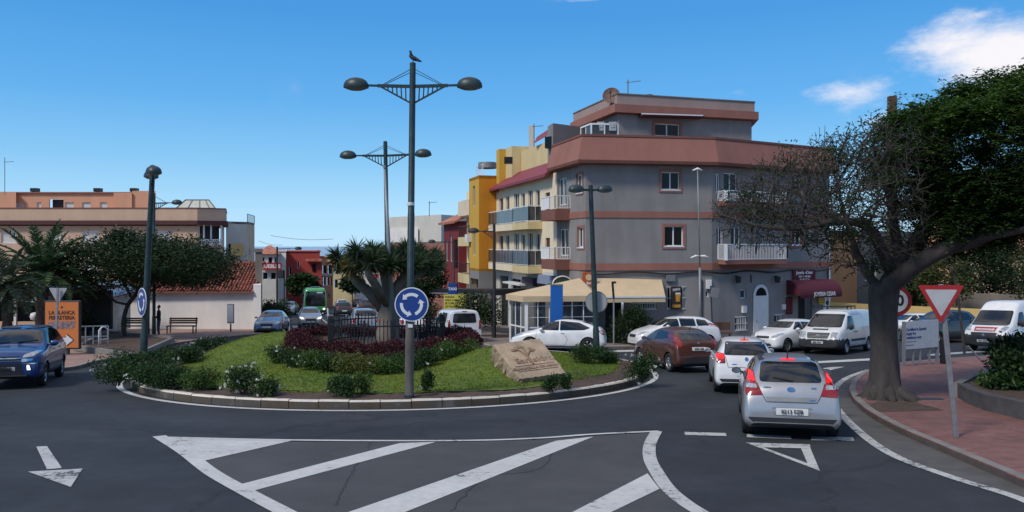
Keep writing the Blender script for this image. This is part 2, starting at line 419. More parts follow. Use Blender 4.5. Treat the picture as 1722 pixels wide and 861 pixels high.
def smooth_line(pts, n=6):
	"Catmull-Rom through points"
	out = []; pts = [Vector((p[0], p[1])) for p in pts]
	for i in range(len(pts) - 1):
		p0 = pts[max(i - 1, 0)]; p1 = pts[i]; p2 = pts[i + 1]; p3 = pts[min(i + 2, len(pts) - 1)]
		for k in range(n):
			t = k / n
			out.append(.5 * ((2 * p1) + (p2 - p0) * t + (2 * p0 - 5 * p1 + 4 * p2 - p3) * t * t + (3 * p1 - p0 - 3 * p2 + p3) * t ** 3))
	out.append(pts[-1]); return [(p.x, p.y) for p in out]
def px_line(pp, dz=0.0, n=6):
	return smooth_line([G(x, y, dz)[:2] for x, y in pp], n)
# --- right-hand pavement
kr = px_line([(2100, 960), (1850, 862), (1722, 806), (1600, 755), (1500, 712), (1447, 680), (1428, 655), (1436, 636), (1458, 622), (1500, 611), (1560, 605), (1640, 599), (1760, 591), (2000, 580)], .13)
slab('pavement', [p for p in kr] + [(60, 30), (60, 3), (8, 1)], .125, M['red_paver'])
kerb('kerb', kr[::-1], .16, .135, M['kerb_grey'])
gl = px_line([(2100, 1012), (1850, 905), (1722, 842), (1600, 803), (1500, 765), (1440, 722), (1404, 682), (1402, 657), (1424, 636), (1462, 622)])
gpoly = gl + kr[:len(gl) + 6][::-1]
ribbon('road_marking', gl, -.09, .09, .011, M['road_paint_old'])
# concrete gutter between the edge line and the kerb
kk = kr[:9 * 6 + 1]
vs = []; n = len(gl)
for i in range(n):
	a = gl[i]; b = kk[int(i * (len(kk) - 1) / (n - 1))]
	vs += [(a[0], a[1], gz(a[1]) + .005), (b[0], b[1], gz(b[1]) + .007)]
structure(MB().add(vs, [(2 * i, 2 * i + 1, 2 * i + 3, 2 * i + 2) for i in range(n - 1)]).build('gutter', M['gutter']))
# --- left-hand pavement and the strip in front of the chapel
kl = px_line([(-500, 668), (-150, 640), (0, 627), (118, 617), (158, 607), (198, 600), (240, 589), (285, 578), (350, 569), (442, 560)], .12)
slab('pavement', kl + [(-16.5, 55), (-26, 90), (-60, 150), (-95, 150), (-95, 20)], .115, M['pink_paver'])
kerb('kerb', kl[::-1][::-1], .15, .125, M['kerb'])
# --- pavement in front of the shops and up the street
STD = Vector((-.282, 1)).normalized()               # direction of the street running down to the sea
k0 = G(838, 590);
kf = [(k0.x + STD.x * t, k0.y + STD.y * t) for t in (105, 60, 30, 15, 5)] + px_line([(842, 592), (870, 590), (1000, 587), (1190, 585), (1330, 576), (1480, 566), (1800, 560)], .0, 4)
slab('pavement', kf + [(60, 62), (60, 150), (-20, 150)], .125, M['grey_paver'])
kerb('kerb', kf, .15, .135, M['kerb'])
# the strip of road and the narrow pavement on the far (left) side of the street
# --- island
def isl(x, y):
	return math.hypot((x - ICX) / IRX, (y - ICY) / IRY)
BUMPS = [(-8.9, 28.6, 2.3, 1.7, .74), (-.35, 24.3, 1.5, 1.5, .72), (-4.3, 28.6, 3.6, 3.0, .45), (-7.0, 29.5, 1.6, 1.6, .3)]
def island_z(x, y):
	r = isl(x, y)
	z = .19 + .18 * max(0, 1 - r * r)
	for bx, by, sx, sy, a in BUMPS:
		z += a * math.exp(-((x - bx) / sx) ** 2 - ((y - by) / sy) ** 2) * min(1, max(0, (1.0 - r) / .2))
	return gz(y) + z
def island_pt(x, y): return Vector((x, y, island_z(x, y)))
def ell(r, t, ax=0.0): return (ICX + (IRX * r + ax) * math.cos(t), ICY + (IRY * r + ax) * math.sin(t))
rings = [0] + list(np.linspace(.05, .89, 35)); NS = 120
vs = []; fs = []
for r in rings:
	for k in range(NS):
		t = 2 * math.pi * k / NS; wob = .018 * math.sin(5 * t + 1) + .014 * math.sin(11 * t) if r > .8 else 0
		x, y = ell(r + wob, t); vs.append((x, y, island_z(x, y) + .02 + .012 * math.sin(9 * x) * math.sin(8 * y)))
for i in range(len(rings) - 1):
	for k in range(NS): fs.append((i * NS + k, i * NS + (k + 1) % NS, (i + 1) * NS + (k + 1) % NS, (i + 1) * NS + k))
structure(MB().add(vs, fs).build('lawn', M['lawn'], smooth=True))
vs = []; fs = []
for r in (.80, .86, .90, .94, .985):
	for k in range(NS * 2):
		t = math.pi * k / NS; x, y = ell(r, t); vs.append((x, y, island_z(x, y) - (.04 if r < .8 else 0) + random.uniform(-.02, .025)))
for i in range(4):
	for k in range(2 * NS): fs.append((i * 2 * NS + k, i * 2 * NS + (k + 1) % (2 * NS), (i + 1) * 2 * NS + (k + 1) % (2 * NS), (i + 1) * 2 * NS + k))
structure(MB().add(vs, fs).build('soil_border', M['earth'], smooth=True))
vs = []; fs = []                                     # bare soil inside the hedge
for q in range(9):
	for k in range(48): a_ = 2 * math.pi * k / 48; x, y = -4.4 + 3.05 * q / 8 * math.cos(a_), 27.5 + 3.05 * q / 8 * math.sin(a_); vs.append((x, y, island_z(x, y) + .045))
for q in range(8):
	for k in range(48): fs.append((q * 48 + k, q * 48 + (k + 1) % 48, (q + 1) * 48 + (k + 1) % 48, (q + 1) * 48 + k))
structure(MB().add(vs, fs).build('soil_bed', M['earth'], smooth=True))
circ = [ell(1, 2 * math.pi * k / 180) for k in range(180)]
M['kerb_top'] = paint_worn('kerb_top_paint', (.64, .58, .50), (.2, .16, .12), wear=.40, scale=5)
m_ik, nt_, b_, L_ = nodes('island_kerb')            # kerb stones with joints and old yellow-brown stains
M['island_kerb'] = m_ik
tc_ = nt_.nodes.new('ShaderNodeTexCoord')
n_ = nt_.nodes.new('ShaderNodeTexNoise'); n_.inputs['Scale'].default_value = 1.3; n_.inputs['Detail'].default_value = 9; n_.inputs['Roughness'].default_value = .7; L_.new(tc_.outputs['Object'], n_.inputs['Vector'])
r_ = nt_.nodes.new('ShaderNodeValToRGB'); e_ = r_.color_ramp.elements
e_[0].position = .3; e_[0].color = (.05, .038, .028, 1); e_[1].position = .8; e_[1].color = (.26, .225, .19, 1)
k_ = e_.new(.45); k_.color = (.10, .075, .05, 1); k_ = e_.new(.55); k_.color = (.085, .075, .066, 1)
L_.new(n_.outputs['Fac'], r_.inputs['Fac']); L_.new(r_.outputs['Color'], b_.inputs['Base Color']); b_.inputs['Roughness'].default_value = .85
mb = MB()
NK = 72
for q in range(NK):                                  # each kerb stone, with a joint left between
	t0 = 2 * math.pi * (q + .012) / NK; t1 = 2 * math.pi * (q + .988) / NK; dh = random.uniform(-.008, .008)
	sec = []
	for t in (t0, (t0 + t1) / 2, t1):
		o = ell(1, t); i_ = ell(1, t, -.17); c = ell(1, t, -.03)
		sec.append([(o[0], o[1], gz(o[1]) - .05), (o[0], o[1], gz(o[1]) + .165 + dh), (c[0], c[1], gz(c[1]) + .20 + dh), (i_[0], i_[1], gz(i_[1]) + .20 + dh), (i_[0], i_[1], gz(i_[1]) - .05)])
	b = len(mb.v); vv = [p for s_ in sec for p in s_]
	ff = [(i * 5 + k, (i + 1) * 5 + k, (i + 1) * 5 + k + 1, i * 5 + k + 1) for i in range(2) for k in range(4)] + [(0, 1, 2, 3, 4), (10, 11, 12, 13, 14)]
	for f_, mi_ in zip(ff, (0, 1, 1, 0) * 2 + (0, 0)): mb.add(vv, [f_], mi_)
structure(mb.build('kerb', [M['island_kerb'], M['kerb_top']]))
we = [ell(1, 2 * math.pi * k / 180, .26) for k in range(180)]
A_, B_ = [], []
ribbon('road_marking', we, -.11, .06, .010, M['road_paint'], closed=True)
# hatched area: older, browner asphalt, with sealed cracks
M['asphalt_old'] = mat('old_asphalt', (.058, .055, .056), .85, var=.22, scale=.9, bump=.35, bscale=70); M['crack'] = mat('crack_sealant', (.018, .018, .02), .7)
hp = [G(x, y) for x, y in [(262, 738), (490, 743), (760, 744), (900, 740), (1000, 733), (1100, 728), (1092, 748), (1092, 772), (1104, 796), (1122, 822), (1150, 846), (1185, 868), (1240, 900), (700, 985), (560, 915), (470, 867), (400, 829), (345, 797), (300, 762)]]
structure(MB().add([(p.x, p.y, p.z + .004) for p in hp], [tuple(range(len(hp)))]).build('road', M['asphalt_old']))
for cr in ([(565, 850), (575, 828), (590, 800), (600, 782), (618, 760), (622, 744)], [(760, 860), (800, 815), (835, 800), (905, 790), (930, 760)]):
	l_ = px_line(cr, 0, 9); l_ = [(x + random.uniform(-.03, .03), y + random.uniform(-.04, .04)) for x, y in l_]
	ribbon('road_crack', l_, -.008, .008, .0075, M['crack'])
# --- painted road markings
def mark(pp, m='road_paint', dz=.010):
	mb = MB(); pts = [G(x, y) for x, y in pp]
	return structure(MB().add([(p.x, p.y, p.z + dz) for p in pts], [tuple(range(len(pts)))]).build('road_marking', M[m]))
mark([(258, 735), (490, 742), (333, 778), (300, 760)])
ribbon('road_marking', px_line([(258, 735), (300, 762), (345, 797), (400, 829), (470, 867), (560, 915), (700, 985)]), -.02, .22, .012, M['road_paint'])
ribbon('road_marking', px_line([(262, 736), (490, 741), (760, 742), (900, 738), (1000, 731), (1108, 726)]), -.06, .06, .014, M['road_paint'])
mark([(406, 815), (672, 746), (733, 744), (427, 826)])
mark([(520, 885), (935, 742), (998, 735), (600, 895)])
mark([(880, 905), (1089, 797), (1109, 823), (940, 905)])
ribbon('road_marking', px_line([(1103, 726), (1092, 748), (1092, 772), (1104, 796), (1122, 822), (1150, 846), (1185, 868), (1240, 900), (1340, 950)]), -.10, .12, .012, M['road_paint_old'])
for pp in ([(1151, 727), (1220, 729), (1222, 734), (1152, 732)], [(1256, 731), (1330, 734), (1331, 739), (1256, 736)], [(1364, 735), (1434, 736), (1437, 742), (1364, 741)]): mark(pp, 'road_paint_old')
mark([(1254, 745), (1362, 748), (1363, 755), (1284, 753)], 'road_paint_old')
mark([(1254, 745), (1284, 753), (1358, 780), (1379, 793)], 'road_paint_old')
mark([(1347, 755), (1363, 755), (1379, 793), (1358, 780)], 'road_paint_old')
mark([(61, 752), (79, 751), (104, 788), (79, 790)], 'road_paint_old')
mark([(47, 794), (139, 789), (119, 820)], 'road_paint_old')
for x0 in (299, 322, 343, 360): mark([(x0, 576), (x0 + 13, 575.5), (x0 + 16, 578), (x0 + 2, 578.5)], 'road_paint_old')
for x0 in (282, 300, 318, 338): mark([(x0, 590), (x0 + 13, 589), (x0 + 15, 592.5), (x0 + 1, 593.5)], 'road_paint_old')
mark([(985, 578), (1075, 577.5), (1075, 579.5), (985, 580)], 'road_paint'); mark([(1000, 590), (1150, 587), (1150, 589.5), (1000, 593)], 'road_paint')
mark([(1370, 608), (1500, 601), (1500, 604.5), (1370, 611.5)], 'road_paint')
mark([(1380, 620), (1400, 617.5), (1421, 617), (1396, 623)], 'road_paint_old'); mark([(1330, 622), (1382, 618.6), (1384, 621), (1330, 625)], 'road_paint_old')
mark([(1150, 615), (1215, 612), (1215, 616), (1150, 619)], 'road_paint')
mark([(1560, 596), (1722, 585), (1722, 587.5), (1560, 599)], 'road_paint_old')
# give-way and lane lines down the street
for a, b in ((492, 514), (545, 566), (598, 622)): mark([(a, 548), (b, 547.6), (b, 551), (a, 551.4)], 'road_paint')
for a, b in ((540, 560), (567, 590)): mark([(a, 529), (b, 529), (b, 531), (a, 531)], 'road_paint')
def street_line(x, y, t0, t1, w=.12):
	g = G(x, y); ribbon('road_marking', [(g.x + STD.x * t, g.y + STD.y * t) for t in np.linspace(t0, t1, 4)], -w / 2, w / 2, .010, M['road_paint_old'])
street_line(478, 556, 0, 26); street_line(487, 556, 0, 26)
street_line(566, 556, 8, 70)
# ---------------------------------------------------------------- vehicles
def paint(name, col, metal=0.0, rough=.35):
	m, nt, b, L = nodes(name)
	tc = nt.nodes.new('ShaderNodeTexCoord'); n = nt.nodes.new('ShaderNodeTexNoise'); n.inputs['Scale'].default_value = 2.5; n.inputs['Detail'].default_value = 8; L.new(tc.outputs['Object'], n.inputs['Vector'])
	rp = nt.nodes.new('ShaderNodeValToRGB'); c = Vector(col)
	rp.color_ramp.elements[0].position = .3; rp.color_ramp.elements[0].color = (*(c * .86), 1); rp.color_ramp.elements[1].position = .65; rp.color_ramp.elements[1].color = (*c, 1)
	L.new(n.outputs['Fac'], rp.inputs['Fac']); L.new(rp.outputs['Color'], b.inputs['Base Color'])
	b.inputs['Metallic'].default_value = metal; b.inputs['Roughness'].default_value = rough
	b.inputs['Coat Weight'].default_value = .8; b.inputs['Coat Roughness'].default_value = .06
	return m
PAINT = {
	'silver': paint('silver_paint', (.40, .40, .41), .55), 'white': paint('car_white', (.74, .74, .74)), 'white2': paint('van_white', (.66, .66, .65), 0, .45),
	'blue': paint('deep_blue_paint', (.010, .052, .19), .3), 'copper': paint('copper_brown_paint', (.105, .034, .018), .35), 'paleblue': paint('pale_blue_paint', (.15, .22, .33), .4),
	'grey': paint('grey_paint', (.26, .28, .31), .4), 'black': paint('car_black', (.012, .012, .014)), 'green': paint('bus_green', (.07, .36, .10)), 'darkgrey': paint('dark_grey_paint', (.05, .052, .058), .3),
	'red': paint('car_red', (.33, .02, .02))}
def round_poly(pts, r=.05, n=4):
	out = []; N = len(pts); pts = [Vector(p) for p in pts]
	for i in range(N):
		p = pts[i]; a = pts[i - 1] - p; b = pts[(i + 1) % N] - p
		k = min(r, a.length * .45, b.length * .45); a = p + a.normalized() * k; b = p + b.normalized() * k
		for j in range(n + 1):
			t = j / n; out.append(a * (1 - t) ** 2 + p * 2 * t * (1 - t) + b * t * t)
	return out
class Car:
	def __init__(s, name, label, cat, st, L_, paint_m, mw, wheels, wr, track, group=None, crease=None, dark_low=None, rim='five', two_tone=None):
		s.t = thing(name, label, cat, mw=mw, group=group)
		s.L = L_; s.paint = paint_m
		N = len(st); vs = []; M_ = 8
		for (x, zb, zs, zt, ws, wm_, wt) in st:
			y = L_ / 2 - x; zm = zb + (zs - zb) * .45
			half = [(0, zb), (wm_ * .88, zb), (wm_ * .985, zb + (zs - zb) * .14), (wm_, zm), (ws, zs), (wt, zt - .045), (wt * .55, zt - .004), (0, zt)]
			ring = [(h[0], y, h[1]) for h in half] + [(-h[0], y, h[1]) for h in half[-2:0:-1]]
			vs += ring
		K = 14; fs = []
		for i in range(N - 1):
			for k in range(K): fs.append((i * K + k, (i + 1) * K + k, (i + 1) * K + (k + 1) % K, i * K + (k + 1) % K))
		for b, rev in ((0, 1), ((N - 1) * K, 0)):
			cap = [(b + 0, b + 1, b + 2, b + 12)] if False else []
			# rows between right points 0..7 and left mirror
			rows = [(0, 0)] + [(k, K - k) for k in range(1, 7)] + [(7, 7)]
			for q in range(len(rows) - 1):
				a0, a1 = rows[q]; c0, c1 = rows[q + 1]
				if a0 == a1: cap.append((b + a0, b + c0, b + c1))
				elif c0 == c1: cap.append((b + a0, b + c0, b + a1))
				else: cap.append((b + a0, b + c0, b + c1, b + a1))
			fs += cap
		me = bpy.data.meshes.new('body'); me.from_pydata(vs, [], fs)
		bm = bmesh.new(); bm.from_mesh(me); bmesh.ops.recalc_face_normals(bm, faces=bm.faces)
		cl = bm.edges.layers.float.get('crease_edge') or bm.edges.layers.float.new('crease_edge')
		crease = crease or {}
		bm.verts.ensure_lookup_table()
		for e in bm.edges:
			a, b = e.verts[0].index, e.verts[1].index
			ia, ib = a // K, b // K; ka, kb = a % K, b % K
			c = 0
			if ia != ib and ka == kb:
				if ka in (4, 10): c = crease.get('belt', .35)
				if ka in (1, 13): c = .6
				if ka in (5, 9): c = crease.get('roof', .25)
			if ia == ib and ia in (0, N - 1): c = max(c, crease.get('cap', .45))
			if ia == ib and ia in crease.get('st', {}): c = max(c, crease['st'][ia])
			e[cl] = c
		for f in bm.faces:
			ks = sorted(set(v.index % K for v in f.verts))
			if all(k in (0, 1, 13) for k in ks): f.material_index = 1
		bm.to_mesh(me); bm.free()
		o = bpy.data.objects.new('body', me); me.materials.append(paint_m); me.materials.append(M['plastic']); COL.objects.link(o)
		sub = o.modifiers.new('s', 'SUBSURF'); sub.levels = 2; sub.render_levels = 2
		m1 = evaluated_mesh(o)
		W_t = 2 * max(q[5] for q in st); H_t = max(q[3] for q in st)          # smoothing shrinks the cage: restore the true size
		cs = [v.co for v in m1.vertices]; fx = W_t / 2 / max(abs(q.x) for q in cs); fy = L_ / 2 / max(abs(q.y) for q in cs); hz = max(q.z for q in cs)
		for v in m1.vertices:
			z = v.co.z; kz = 1 + (H_t / hz - 1) * min(1, max(0, (z - .5) / (hz - .5)))
			v.co = Vector((v.co.x * fx, v.co.y * fy, z * kz))
		s.bvh = BVHTree.FromPolygons([v.co.copy() for v in m1.vertices], [tuple(p.vertices) for p in m1.polygons])
		s.H = max(v.co.z for v in m1.vertices)
		# wheel housings
		mb = MB()
		for wx in wheels:
			for sd in (-1, 1):
				x0 = sd * (track - .26); x1 = sd * (track + .5); y = L_ / 2 - wx; n = 28
				p = [(x0, y + math.cos(2 * math.pi * k / n) * (wr + .055), wr + math.sin(2 * math.pi * k / n) * (wr + .055)) for k in range(n)]
				mb.prism(p, (x1 - x0, 0, 0))
		cut = mb.build('cutter', [M['plastic'], M['plastic']], None);
		cut.data.polygons.foreach_set('material_index', [1] * len(cut.data.polygons))
		o.data = m1; o.modifiers.clear()
		bo = o.modifiers.new('b', 'BOOLEAN'); bo.object = cut; bo.operation = 'DIFFERENCE'; bo.solver = 'EXACT'
		m2 = evaluated_mesh(o); discard(cut)
		bpy.data.objects.remove(o)
		m2.name = 'body'
		if dark_low:
			for f in m2.polygons:
				c = f.center
				if f.material_index == 0 and dark_low(L_ / 2 - c.y, abs(c.x), c.z): f.material_index = 1
		if two_tone is not None:
			m2.materials.append(two_tone[0])
			for f in m2.polygons:
				c = f.center
				if f.material_index == 0 and two_tone[1](L_ / 2 - c.y, abs(c.x), c.z): f.material_index = 2
		m2.polygons.foreach_set('use_smooth', [True] * len(m2.polygons))
		s.body = bpy.data.objects.new('body', m2); put(s.body, s.t)
		try: m2.set_sharp_from_angle(angle=R(38))
		except Exception: pass
		for wx in wheels:
			for sd in (-1, 1): s.wheel(sd * track, L_ / 2 - wx, wr, sd, rim)
	def wheel(s, x, y, r, sd, rim):
		Mx = Matrix.Translation((x, y, r)) @ Matrix.Rotation(R(90) * sd, 4, 'Y')
		w = .105
		pr = [(r * .62, -w), (r * .80, -w * 1.02), (r * .95, -w * .92), (r, -w * .6), (r, w * .6), (r * .95, w * .92), (r * .80, w * 1.02), (r * .66, w * .9), (r * .63, w * .5), (r * .63, -w * .9)]
		o = MB().lathe(pr, 32, Mx).build('wheel', M['tyre'], s.t, True, world=False)
		mb = MB()
		mb.lathe([(r * .66, w * .62), (r * .645, w * .80), (r * .60, w * .78), (r * .585, w * .45), (r * .57, w * .1)], 32, Mx)
		mb.lathe([(.001, w * .62), (r * .13, w * .62), (r * .15, w * .5), (r * .15, w * .2)], 14, Mx)
		n = {'five': 5, 'ten': 10, 'seven': 7, 'steel': 0}[rim]
		for k in range(n):
			a = 2 * math.pi * k / n + .3
			for da in ((-.16, .16) if rim == 'five' else (0,)):
				p = Mx @ Vector((math.cos(a) * r * .12, math.sin(a) * r * .12, w * .5)); q = Mx @ Vector((math.cos(a + da) * r * .60, math.sin(a + da) * r * .60, w * .60))
				mb.bar(p, q, r * .085, r * .06, up=(1, 0, 0))
		if n == 0:
			mb.lathe([(r * .15, w * .4), (r * .3, w * .66), (r * .42, w * .62), (r * .52, w * .35), (r * .6, w * .3)], 24, Mx)
		mb.build('rim', M['alloy'], o, True, world=False)
		MB().lathe([(.001, w * .1), (r * .6, w * .1)], 24, Mx).build('brake_disc', M['plastic'], o, world=False)
	def project(s, p, view):
		"p: 2-D point; view: right / left (s, z), rear / front (x, z), top (x, s)"
		far = 6.0
		if view == 'right': o, d = Vector((far, s.L / 2 - p[0], p[1])), Vector((-1, 0, 0))
		elif view == 'left': o, d = Vector((-far, s.L / 2 - p[0], p[1])), Vector((1, 0, 0))
		elif view == 'rear': o, d = Vector((p[0], -far * 3, p[1])), Vector((0, 1, 0))
		elif view == 'front': o, d = Vector((p[0], far * 3, p[1])), Vector((0, -1, 0))
		else: o, d = Vector((p[0], s.L / 2 - p[1], far)), Vector((0, 0, -1))
		hit = s.bvh.ray_cast(o, d)
		if hit[0] is None:
			q = s.bvh.find_nearest(o + d * (d.dot(Vector((0, 0, 0)) - o)))
			return q[0], (q[1] if q[1].dot(d) < 0 else -q[1]), d
		n = hit[1] if hit[1].dot(d) < 0 else -hit[1]
		return hit[0], n, d
	def patch(s, name, poly, view, m, off=.010, cell=.05, parent=None, skirt=.03, smooth=True):
		bm = bmesh.new(); vs = [bm.verts.new((p[0], p[1], 0)) for p in poly]; bm.faces.new(vs)
		for ax in (0, 1):
			lo = min(p[ax] for p in poly); hi = max(p[ax] for p in poly); k = max(1, int((hi - lo) / cell))
			for q in range(1, k):
				n = Vector((1, 0, 0)) if ax == 0 else Vector((0, 1, 0)); c = lo + (hi - lo) * q / k
				bmesh.ops.bisect_plane(bm, geom=bm.verts[:] + bm.edges[:] + bm.faces[:], plane_co=n * c, plane_no=n)
		bmesh.ops.triangulate(bm, faces=[f for f in bm.faces if len(f.verts) > 4])
		for v in bm.verts:
			q, n, d = s.project((v.co.x, v.co.y), view)
			v.co = q + n * off
		be = [e for e in bm.edges if e.is_boundary]
		g = bmesh.ops.extrude_edge_only(bm, edges=be)
		d = s.project(poly[0], view)[2]
		bmesh.ops.translate(bm, vec=d * skirt, verts=[v for v in g['geom'] if isinstance(v, bmesh.types.BMVert)])
		bmesh.ops.recalc_face_normals(bm, faces=bm.faces)
		# make sure the outside faces out
		tot = sum((f.normal.dot(d) for f in bm.faces if abs(f.normal.dot(d)) > .3), 0)
		if tot > 0: bmesh.ops.reverse_faces(bm, faces=bm.faces)
		me = bpy.data.meshes.new(name); bm.to_mesh(me); bm.free(); me.materials.append(m)
		me.polygons.foreach_set('use_smooth', [smooth] * len(me.polygons))
		try: me.set_sharp_from_angle(angle=R(35))
		except Exception: pass
		o = bpy.data.objects.new(name, me); put(o, parent or s.t); return o
	def sides(s, name, poly, m, r=.05, **k):
		return [s.patch(name, round_poly(poly, r), v, m, **k) for v in ('right', 'left')]
	def pair(s, name, poly, view, m, r=.04, **k):
		q = round_poly(poly, r)
		return [s.patch(name, q, view, m, **k), s.patch(name, [Vector((-p[0], p[1])) for p in q][::-1], view, m, **k)]
	def line(s, name, pts, view, m, w=.012, off=.005, parent=None):
		"thin strip following the body (door gaps, mouldings)"
		mb = MB(); P_ = []
		for i in range(len(pts) - 1):
			a = Vector(pts[i]); b = Vector(pts[i + 1]); k = max(1, int((b - a).length / .08))
			for j in range(k): P_.append(a.lerp(b, j / k))
		P_.append(Vector(pts[-1]))
		vs = []
		for i, p in enumerate(P_):
			t = (P_[min(i + 1, len(P_) - 1)] - P_[max(i - 1, 0)]).normalized(); n2 = Vector((-t.y, t.x)) * w / 2
			for q in (p - n2, p + n2):
				c, n, d = s.project(q, view); vs.append(c + n * off)
		mb.add(vs, [(2 * i, 2 * i + 1, 2 * i + 3, 2 * i + 2) for i in range(len(P_) - 1)])
		return mb.build(name, m, parent or s.t, True, world=False)
	def side_lines(s, name, pts, m, **k):
		for v in ('right', 'left'): s.line(name, pts, v, m, **k)
	def mirrors(s, x, z, m, w=.19, h=.13):
		for sd, v in ((1, 'right'), (-1, 'left')):
			c, n, d = s.project((x, z), v)
			q = c + Vector((sd * .15, -.01, .02))
			mb = MB()
			Mx = Matrix.Translation(q) @ Matrix.Diagonal((w / 2, .085, h / 2, 1))
			mb.lathe([(math.sin(a) + .0001, -math.cos(a)) for a in np.linspace(0, math.pi, 9)], 16, Mx)
			mb.bar(c - Vector((sd * .02, 0, .02)), q - Vector((0, 0, .02)), .06, .04)
			o = mb.build('wing_mirror', m, s.t, True, world=False)
			MB().lathe([(.001, 0), (.85, 0)], 16, Matrix.Translation(q + Vector((0, -.086, 0))) @ Matrix.Rotation(R(90), 4, 'X') @ Matrix.Diagonal((w / 2, h / 2, 1, 1))).build('mirror_glass', M['chrome'], o, world=False)
	def handles(s, xs, z, m):
		for x in xs:
			for v in ('right', 'left'):
				s.patch('door_handle', round_poly([(x - .09, z - .016), (x + .09, z - .016), (x + .09, z + .016), (x - .09, z + .016)], .015), v, m, off=.028, cell=.06)
	def plate(s, view, z, text=None, w=.52, h=.11, x=0.0):
		o = s.patch('number_plate', round_poly([(x - w / 2, z - h / 2), (x + w / 2, z - h / 2), (x + w / 2, z + h / 2), (x - w / 2, z + h / 2)], .01), view, M['plate'], off=.014, cell=.2)
		if text:
			c, n, d = s.project((x, z), view)
			Mx = frame(c - d * .034, (1, 0, 0) if view == 'rear' else (-1, 0, 0), -d)
			lettering(text, h * .86, M['plate_ink'], o, wm(s.t) @ Mx, ext=.002, bold=.0025, xs=.94)
		return o
	def wiper(s, a, b, view):
		c0, n0, d = s.project(a, view); c1, n1, d = s.project(b, view)
		MB().bar(c0 + n0 * .03, c1 + n1 * .022, .02, .02).build('wiper', M['plastic'], s.t, world=False)
	def antenna(s, x, h=.16):
		c, n, d = s.project((0, x), 'top')
		MB().tube([c - Vector((0, 0, .01)), c + Vector((0, -.03, .04)), c + Vector((0, -.10, h))], [.022, .012, .004], 8).build('antenna', M['plastic'], s.t, True, world=False)
	def badge(s, x, z, view, rx=.06, rz=.045):
		s.patch('badge', [(x + rx * math.cos(a), z + rz * math.sin(a)) for a in np.linspace(0, 2 * math.pi, 17)[:-1]], view, M['chrome'], off=.012, cell=.2)
def mirror_x(p): return [(-a, b) for a, b in p]
# stations: (distance from nose, underside, shoulder height, top height, shoulder half-width, greatest half-width, roof/top half-width)
def hatch(L_, W, H, hood=.78, cowl=.27, roof0=.47, tail=.93, back=.985, zb=.20, zh=.74, tailh=.96, noseh=.60):
	w = W / 2
	return [(.0, zb + .06, noseh - .06, noseh + .03, w * .60, w * .70, w * .50), (.07, zb, noseh + .02, noseh + .13, w * .82, w * .90, w * .66), (.32, zb - .02, zh, zh + .10, w * .91, w * .985, w * .74),
			(L_ * .16, zb - .02, zh + .06, zh + .20, w * .94, w, w * .76), (L_ * cowl, zb - .02, zh + .14, zh + .28, w * .95, w, w * .77), (L_ * (cowl + .035), zb - .02, zh + .15, zh + .35, w * .95, w, w * .76),
			(L_ * roof0, zb - .02, zh + .17, H - .03, w * .95, w, w * .64), (L_ * .60, zb - .02, zh + .19, H, w * .95, w, w * .64), (L_ * .78, zb - .02, zh + .21, H - .03, w * .95, w, w * .63),
			(L_ * .865, zb - .01, zh + .22, H - .10, w * .94, w, w * .62), (L_ * tail, zb, tailh, tailh + .09, w * .92, w * .99, w * .70), (L_ * .972, zb + .02, tailh - .13, tailh - .02, w * .90, w * .97, w * .76), (L_ * .993, zb + .06, .62, .68, w * .88, w * .95, w * .80), (L_, zb + .12, .50, .56, w * .80, w * .86, w * .74)]
GL = M['car_glass']; PL = M['plastic']
def details_rear(c, W, glass, lamps, brake, plate, hi=None, lit=True):
	c.patch('rear_window', round_poly(glass, .07), 'rear', GL, cell=.08)
	for v in (0,):
		for o in c.pair('tail_light', lamps, 'rear', M['lamp_red'], off=.012, cell=.06): pass
		if brake:
			c.pair('brake_light', brake, 'rear', M['brake'] if lit else M['lamp_red'], off=.020, cell=.06)
	if hi: c.patch('high_brake_light', round_poly(hi, .015), 'rear', M['brake'] if lit else M['lamp_red'], off=.02, cell=.1)
# --- silver hatchback, brake lamps lit, waiting at the give-way line
loc = at(1318, 16.75)
c = Car('parked_car', 'silver five-door hatchback with lit brake lights waiting at the give-way line', 'car', hatch(4.25, 1.775, 1.48, cowl=.27, roof0=.45, tail=.945, tailh=.98), 4.25, PAINT['silver'], on_slope(loc, 14.5), (.82, 3.47), .315, .77)
c.t.name = 'silver_hatchback'
c.patch('rear_window', round_poly([(-.56, 1.05), (.56, 1.05), (.50, 1.385), (-.50, 1.385)], .07), 'rear', GL, cell=.07)
c.sides('side_window', [(1.42, .98), (2.12, .99), (2.12, 1.375), (1.92, 1.36)], GL, .05)
c.sides('side_window', [(2.18, .99), (2.98, 1.0), (2.98, 1.36), (2.18, 1.38)], GL, .05)
c.sides('side_window', [(3.04, 1.0), (3.5, 1.03), (3.36, 1.28), (3.04, 1.355)], GL, .06)
c.patch('windshield', round_poly([(-.62, 1.08), (.62, 1.08), (.50, 1.36), (-.50, 1.36)], .06), 'front', GL, cell=.08)
c.pair('tail_light', [(.50, .82), (.80, .80), (.815, .92), (.785, 1.06), (.70, 1.27), (.645, 1.25), (.615, 1.03)], 'rear', M['lamp_red'], .03, off=.012, cell=.05)
c.pair('brake_light', [(.625, 1.04), (.76, 1.05), (.70, 1.20), (.65, 1.19)], 'rear', M['brake'], .03, off=.020, cell=.05)
c.pair('reverse_light', [(.60, .93), (.79, .93), (.79, 1.0), (.615, 1.0)], 'rear', M['lamp_clear'], .02, off=.019, cell=.06)
c.patch('high_brake_light', round_poly([(-.13, 1.412), (.13, 1.412), (.12, 1.436), (-.12, 1.436)], .01), 'rear', M['brake'], off=.012, cell=.06)
